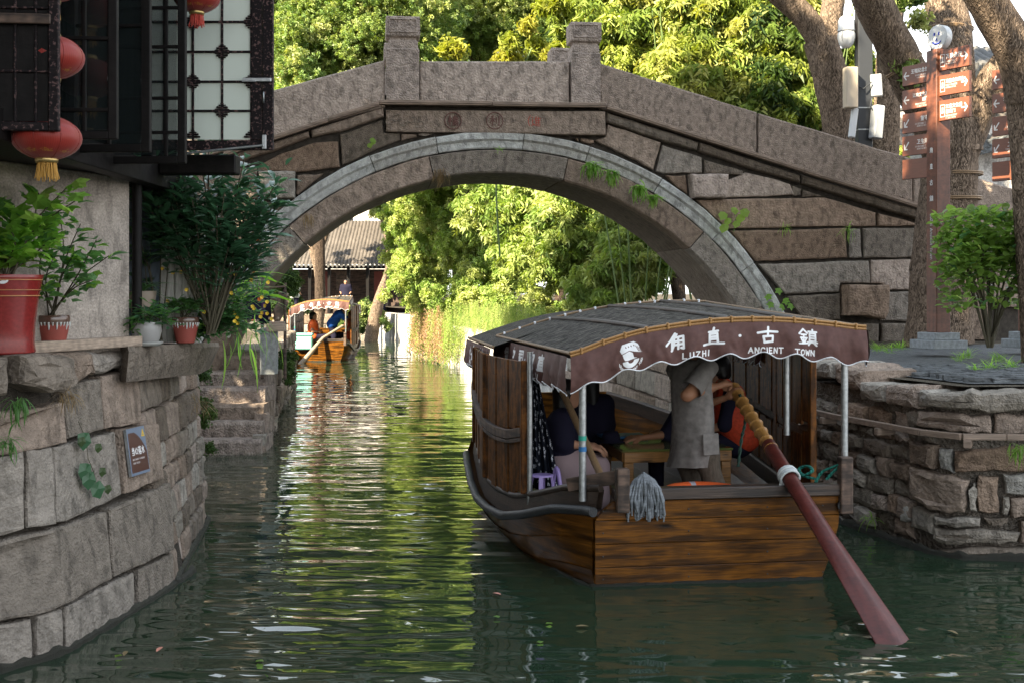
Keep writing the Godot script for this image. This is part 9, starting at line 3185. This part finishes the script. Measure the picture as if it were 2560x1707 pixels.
	for i in 2400:
		var p := Vector3(rng.randf_range(-0.50, 0.66), rng.randf_range(0.40, 1.48), rng.randf_range(-0.42, 0.42))
		if p.y < 0.75 and rng.randf() < 0.6: p.y += 0.5
		var bs := face_to(Vector3(rng.randfn(), rng.randf_range(-0.2, 1.2), rng.randfn()), rng.randf_range(-0.6, 0.6)).scaled(Vector3.ONE * rng.randf_range(0.8, 1.4))
		if i < 300:
			p.z = absf(p.z) * 0.6 + 0.15
			var l := MeshInstance3D.new()
			l.name = "leaf"
			l.mesh = lv[i % 2]
			l.material_override = lm[i % 4]
			l.transform = Transform3D(bs, p)
			t.add_child(l, true)
		else: more.append_array(PackedFloat32Array([bs.x.x, bs.y.x, bs.z.x, p.x, bs.x.y, bs.y.y, bs.z.y, p.y, bs.x.z, bs.y.z, bs.z.z, p.z, 1, 1, 1, 1]))
	scatter("more_leaves", t, lv[0], M.leaf_shrub, more, 2100)
	wall_plants(maple)

func tuft(label: String, at: Vector3, n: int, l: float, m: Material, down: float, s: int, out := Vector3(0, 0, 1), w := 0.012) -> void:
	var t := thing("grass_tuft", label, "grass tuft", at)
	var bl := [blade_leaf(l, w, 0.5), blade_leaf(l * 0.8, w, 0.8), blade_leaf(l * 0.65, w * 0.9, 0.3)]
	var r := RandomNumberGenerator.new()
	r.seed = s
	for i in n:
		var q := MeshInstance3D.new()
		q.name = "blade"
		q.mesh = bl[i % 3]
		q.material_override = m
		q.transform = Transform3D(face_to(Vector3(r.randf_range(-1, 1), r.randf_range(-0.6, 1.0) - down, 0) + out * r.randf_range(0.1, 0.9)).scaled(Vector3.ONE * r.randf_range(0.6, 1.1)), Vector3(r.randf_range(-1, 1), r.randf_range(-0.5, 0.5), 0) * l * 0.3)
		t.add_child(q, true)

func wall_plants(maple: Array) -> void:
	tuft("fern clump rooted in the pale arch ring, the upper of two", Vector3(1.17,3.981,-17.55), 70, 0.26, M.fern, 0.5, 1, Vector3(0, 0, 1), 0.034)
	tuft("fern spilling just right of the upper clump on the arch ring", Vector3(1.467,3.869,-17.6), 50, 0.24, M.fern, 0.5, 2, Vector3(0, 0, 1), 0.034)
	tuft("fern clump lower on the pale arch ring near the jutting stone", Vector3(1.877,3.646,-17.6), 70, 0.26, M.fern, 0.5, 3, Vector3(0, 0, 1), 0.034)
	tuft("fern rooted below the lower arch ring clump", Vector3(2.071,3.521,-17.65), 44, 0.22, M.fern, 0.5, 4, Vector3(0, 0, 1), 0.034)
	tuft("tiny grass tuft at the crown of the arch ring", Vector3(-0.202,4.174,-17.35), 14, 0.12, M.fern, 0.0, 5)
	tuft("small fern in the joint right of the arch", Vector3(5.012,3.045,-17.9), 30, 0.22, M.fern, 0.2, 6)
	tuft("thin grass in the joint under the jutting corbel", Vector3(4.087,3.087,-17.9), 24, 0.16, M.grass, 0.1, 7)
	tuft("dry brown root hair hanging from the arch's left crown", Vector3(-1.041,3.885,-17.35), 60, 0.30, M.grass_dry, 1.2, 8, Vector3(0, -0.4, 0.3), 0.016)
	tuft("withered grey tuft on the arch ring above the far roof", Vector3(-2.896,3.216,-17.1), 40, 0.22, M.grass_dry, 0.9, 9)
	tuft("green tuft under the jutting cap stone of the left quay", Vector3(-2.82,1.522,-6.85), 50, 0.16, M.leaf_maple_deep, 0.9, 10, Vector3(0.4, 0, 0.6))
	tuft("dry tuft in the joint beside the cap stone on the left quay", Vector3(-2.713,1.517,-7.3), 60, 0.16, M.grass_dry, 0.4, 11, Vector3(0.6, 0, 0.5), 0.006)
	tuft("small green tuft low on the left quay's edge", Vector3(-2.867,1.3,-6.8), 36, 0.14, M.leaf_maple_deep, 0.5, 12, Vector3(0.4, 0, 0.6))
	tuft("dry tuft on the corner of the small-block wall", Vector3(-2.496,1.238,-9.6), 50, 0.18, M.grass_dry, 0.2, 13, Vector3(0.6, 0, 0.3), 0.006)
	tuft("bright fern on the rubble wall at the right edge", Vector3(3.985,0.921,-9.45), 34, 0.20, M.fern, 0.8, 14)
	tuft("small weed at the foot of the rubble wall", Vector3(3.162,0.136,-10.6), 24, 0.16, M.fern, 0.1, 15)
	for q in [[Vector3(4.575,1.525,-15), 70], [Vector3(4.979,1.549,-15.4), 70], [Vector3(4.584,1.493,-14.6), 50], [Vector3(5.092,1.511,-13.4), 60], [Vector3(5.205,1.489,-12.8), 70], [Vector3(4.816,1.462,-12.9), 40], [Vector3(4.56,1.39,-11.4), 50], [Vector3(4.792,1.402,-11.5), 50], [Vector3(4.331,1.385,-11.2), 40]]:
		var p: Vector3 = q[0]
		p.y = 1.40
		tuft(["short grass at the foot of the bridge wall", "short grass left of the signpost tree", "low grass before the signpost plinth's left side", "grass under the clipped shrub", "grass at the shrub's right foot", "grass between shrub and signpost plinth", "grass growing through the slates near the right edge", "grass at the right edge of the slate paving", "small grass patch in the middle of the slates"][tufts], p, q[1], 0.16, M.grass, -0.5, 20 + tufts, Vector3(0, 0.3, 0.2), 0.007)
		tufts += 1
	# big heart leaves beside the arch ring
	var heart := [star_leaf(3, 0.11, 0.9), star_leaf(3, 0.09, 0.92)]
	var t := thing("wall_seedling", "seedling with broad bright leaves growing from the bridge wall", "plant", Vector3(3.284,3.008,-17.75))
	var k := 0
	for e in [Vector3(3.139,3.3,-17.7), Vector3(3.275,3.371,-17.7), Vector3(3.393,3.271,-17.7), Vector3(3.33,3.17,-17.68), Vector3(3.149,3.121,-17.66), Vector3(3.194,3.211,-17.68), Vector3(3.41,3.348,-17.7)]:
		leafy(t, e - t.position, heart[k % 2], M.leaf_maple_pale, Vector3(rng.randf_range(-0.6, 0.6), 0.5, 0.9), 1.2)
		k += 1
	var sm := MB.new()
	sm.tube(pv3([Vector3.ZERO, Vector3(0.02, 0.18, 0.02), Vector3(0, 0.33, 0.03)]), [0.007, 0.005], 5)
	part("stem", sm.mesh(), M.stem_green, t)
	t = thing("wall_seedling", "small lobed seedling above the boat's awning on the arch ring", "plant", Vector3(3.938,1.941,-17.9))
	for e in [Vector3(3.827,2.091,-17.8), Vector3(3.946,2.18,-17.8), Vector3(4.064,2.031,-17.8), Vector3(3.857,1.972,-17.8), Vector3(4.005,1.942,-17.8), Vector3(4.124,1.954,-17.8)]: leafy(t, e - t.position, maple[0], M.leaf_maple, Vector3(rng.randf_range(-0.6, 0.6), 0.5, 0.8), 1.8)
	t = thing("wall_seedling", "two-leaved yellowish seedling on the left spandrel", "plant", Vector3(-2.018,4.226,-17.3))
	for e in [Vector3(-2.058,4.26,-17.25), Vector3(-1.978,4.306,-17.25), Vector3(-2.024,4.335,-17.25)]: leafy(t, e - t.position, heart[1], M.leaf_maple_pale, Vector3(rng.randf_range(-0.6, 0.6), 0.3, 0.8), 0.8)
	# a trailing vine on the left quay
	t = thing("trailing_vine", "trailing vine with dark heart-shaped leaves beside the warning plate", "vine", on_wall(W.L, [2.071,1.276][0], [2.071,1.276][1], 0.05))
	var vine := PackedVector3Array()
	k = 0
	for q in [[2.048,1.251], [2.213,1.16], [2.017,1.061], [2.222,1.003], [2.091,0.925], [2.244,0.886], [2.028,1.004], [2.011,1.227]]:
		var p := on_wall(W.L, q[0], q[1], 0.06) - t.position
		leafy(t, p, heart[k % 2], [M.leaf_dark, M.leaf_vine][k % 2], Vector3(0.8, 0.0, 0.5), [0.9, 0.6][k % 2])
		k += 1
	for q in [[2.027,1.322], [2.092,1.204], [2.081,1.08], [2.126,0.989], [2.137,0.931]]: vine.append(on_wall(W.L, q[0], q[1], 0.04) - t.position)
	sm = MB.new()
	sm.tube(vine, [0.0025], 5)
	part("stem", sm.mesh(), M.stem, t)
	# vine on the landing's end
	var d := thing("ivy", "dark ivy hanging at the outer end of the landing steps", "ivy", Vector3(-3.296,0.779,-17.5))
	foliage("foliage", d, [[Vector3(-3.332,0.947,-17.6) - d.position, Vector3(0.12, 0.45, 0.2), 160], [Vector3(-3.422,1.132,-18.5) - d.position, Vector3(0.14, 0.3, 0.3), 110]], sprig(9, 0.05, 0.03, 1.0, 0.06, 0.4, 8), M.leaf_soft, DEEP, 175, 1.0)
	d = thing("ivy", "ivy growing in the corner behind the lowest landing steps", "ivy", Vector3(-3.25,1.004,-12.5))
	foliage("foliage", d, [[Vector3(-3.25,1.171,-12.5) - d.position, Vector3(0.09, 0.3, 0.2), 130], [Vector3(-3.345,0.612,-13) - d.position, Vector3(0.09, 0.4, 0.2), 130]], sprig(9, 0.04, 0.03, 1.0, 0.06, 0.4, 8), M.leaf_soft, DEEP, 176, 1.0)

var tufts := 0

func leafy(t: Node3D, at: Vector3, m: Mesh, mt: Material, dirn: Vector3, s: float) -> void:
	var l := MeshInstance3D.new()
	l.name = "leaf"
	l.mesh = m
	l.material_override = mt
	var y := dirn.normalized()
	var z := Vector3(rng.randf_range(-0.5, 0.5), -1, rng.randf_range(-0.3, 0.3))
	z = (z - y * z.dot(y)).normalized()
	l.transform = Transform3D(Basis(y.cross(z), y, z).scaled(Vector3.ONE * s), at)
	t.add_child(l, true)

# ---------------------------------------------------------------- plate, rack, clothes, floating leaves
func small_things() -> void:
	# warning plate on the left quay
	var im := Image.create_empty(256, 320, false, Image.FORMAT_RGB8)
	im.fill(Color(0.42, 0.47, 0.54))
	for y in 320:
		for x in 256:
			var e := Vector2((x - 16.0) / 260.0, (300.0 - y) / 285.0)
			if x > 14 and x < 250 and y < 302 and y > 30 and e.length() < 1.0: im.set_pixel(x, y, Color(0.31, 0.20, 0.17))
	var wh := Color(0.86, 0.86, 0.86)
	var x0 := 40.0
	for g in ["dang", "xin", "luo", "shui"]:
		ink(im, g, x0, 130, 44, 56, 3.4, wh)
		x0 += 46.0
	small_print(im, 44, 208, 160, 12, wh, 5)
	small_print(im, 44, 232, 90, 12, wh, 6)
	for e in [[Vector2(208, 66), Vector2(226, 24)], [Vector2(226, 24), Vector2(244, 66)], [Vector2(244, 66), Vector2(208, 66)]]: line(im, e[0], e[1], 4, Color(0.85, 0.68, 0.10))
	line(im, Vector2(226, 44), Vector2(226, 56), 4, Color(0.85, 0.68, 0.10))
	var m := mat("plate_print", Color.WHITE, 0.35, 0.5)
	m.albedo_texture = ImageTexture.create_from_image(im)
	var c := [[2.692,1.193], [3.028,1.184], [3.002,0.861], [2.659,0.874]]
	var t := thing("warning_plate", "small metal warning plate with white characters on the left quay", "sign", on_wall(W.L, c[3][0], c[3][1], 0.03))
	var p := []
	for q in c: p.append(on_wall(W.L, q[0], q[1], 0.045) - t.position)
	var b := MB.new()
	b.tri(p[3], p[2], p[1], Vector2(0, 1), Vector2(1, 1), Vector2(1, 0))
	b.tri(p[3], p[1], p[0], Vector2(0, 1), Vector2(1, 0), Vector2(0, 0))
	part("printed_face", b.mesh(), m, t)
	b = MB.new()
	var n: Vector3 = (p[2] - p[3]).cross(p[0] - p[3]).normalized() * 0.02
	for i in 4: b.quad(p[(i + 1) % 4] - n, p[i] - n, p[i] - n * 0.04, p[(i + 1) % 4] - n * 0.04)
	part("edge", b.mesh(), M.galvanised, t)
	# concrete pillar and wooden racks at the landing's end
	t = thing("concrete_pillar", "square grey concrete pillar at the end of the landing", "pillar", Vector3(-3.364,0.988,-16.6))
	b = MB.new()
	b.cube(Vector3(0, 0.32, 0), Vector3(0.21, 0.64, 0.22), 0.01)
	part("shaft", b.mesh(), M.concrete, t)
	t = thing("wooden_rack", "weathered wooden rack of boards above the concrete pillar", "rack", Vector3(-3.32,1.569,-16.6))
	for q in [[Vector3(-3.245,1.627,-16.5), Vector3(0.25, 0.10, 0.12), 0.05], [Vector3(-3.254,1.691,-16.6), Vector3(0.20, 0.04, 0.14), 0.05], [Vector3(-3.318,1.755,-16.7), Vector3(0.14, 0.035, 0.10), 0.0], [Vector3(-3.264,2.008,-17), Vector3(0.15, 0.05, 0.12), -0.1], [Vector3(-3.26,2.093,-17.1), Vector3(0.13, 0.04, 0.12), -0.25], [Vector3(-3.332,1.67,-16.55), Vector3(0.03, 0.10, 0.06), 0.0]]:
		b = MB.new()
		b.box(Transform3D(Basis(Vector3.BACK, q[2]), q[0] - t.position), q[1], 0.006)
		part("board", b.mesh(), M.wood_pale, t)
	b = MB.new()
	b.bar(Vector3(-3.234,2.064,-17.2) - t.position, Vector3(-3.287,1.735,-16.6) - t.position, 0.30, 0.02, Vector3(1, 0, 0))
	b.bar(Vector3(-3.468,2.207,-17) - t.position, Vector3(-3.403,2.037,-16.9) - t.position, 0.06, 0.08, Vector3(1, 0, 0))
	part("side_board", b.mesh(), M.wood_brown, t)
	for x in [655, 712]:
		b = MB.new()
		b.tube(pv3([Vector3((x - 1280) * 16.9 / 3000.0, 0.9, -16.9) - t.position, Vector3((x - 1280) * 16.9 / 3000.0, 2.25, -16.9) - t.position]), [0.022], 8)
		part("upright", b.mesh(), M.wood_brown, t)
	b = MB.new()
	b.tube(pv3([Vector3((600 - 1280) * 16.7 / 3000.0, 2.14, -16.7) - t.position, Vector3((716 - 1280) * 16.9 / 3000.0, 2.2, -16.9) - t.position]), [0.016], 8)
	part("crossbar", b.mesh(), M.wood_brown, t)
	for q in [["dark jacket hanging left on the landing's crossbar", Vector3(-3.618,2.066,-16.75), 0.13, 0.36, "cloth_navy"], ["dark purple cloth hanging beside the jacket on the crossbar", Vector3(-3.539,2.066,-16.8), 0.08, 0.30, "cloth_plum"], ["black trousers hanging right on the crossbar", Vector3(-3.471,2.066,-16.85), 0.09, 0.42, "cloth_navy"]]:
		t = thing("hanging_garment", q[0], "clothing", q[1] + Vector3(0, 0.03, 0), 0.0, "clothes on the landing crossbar")
		var rows := []
		for i in 8:
			var row := PackedVector3Array()
			for j in 17:
				var a := TAU * j / 16.0
				var k := i / 7.0
				row.append(Vector3(cos(a) * q[2] * (0.75 + 0.25 * k + 0.06 * sin(a * 3 + k * 2)), -k * q[3], sin(a) * (0.03 + 0.03 * k)))
			rows.append(row)
		b = MB.new()
		b.sheet(rows)
		part("cloth", b.mesh(), M[q[4]], t)
	# leaves afloat
	var lf := [blade_leaf(0.09, 0.03, 0.05), star_leaf(3, 0.04, 0.8)]
	var spots := [Vector3(-2.287,0,-7.111), Vector3(-2.303,0,-7.049), Vector3(-0.079,0,-8.431), Vector3(0.158,0,-7.288), Vector3(0.407,0,-7.633), Vector3(-1.48,0,-6.935), Vector3(-2.097,0,-7.191), Vector3(-0.079,0,-7.866), Vector3(2.741,0,-7.544), Vector3(0.257,0,-7.725)]
	var says := ["orange leaf afloat near the left quay's foot", "small green leaf afloat beside the orange one at the left quay", "pale leaf afloat left of the boat's reflection", "brown leaf afloat below the boat's left hull corner", "yellow-green leaf blade afloat before the transom", "pale green leaf afloat at the lower left", "dry leaf afloat close to the lowest quay block", "thin dry leaf afloat left below the fender", "small green leaf afloat at the oar's right", "green leaf blade afloat before the transom's left half"]
	for i in spots.size():
		t = thing("floating_leaf", says[i], "leaf", spots[i] + Vector3(0, 0.012, 0), rng.randf() * TAU, "leaves afloat on the canal")
		part("leaf", lf[i % 2], [M.grass_dry, M.leaf_maple_pale, M.petal_pink, M.fern][i % 4], t)
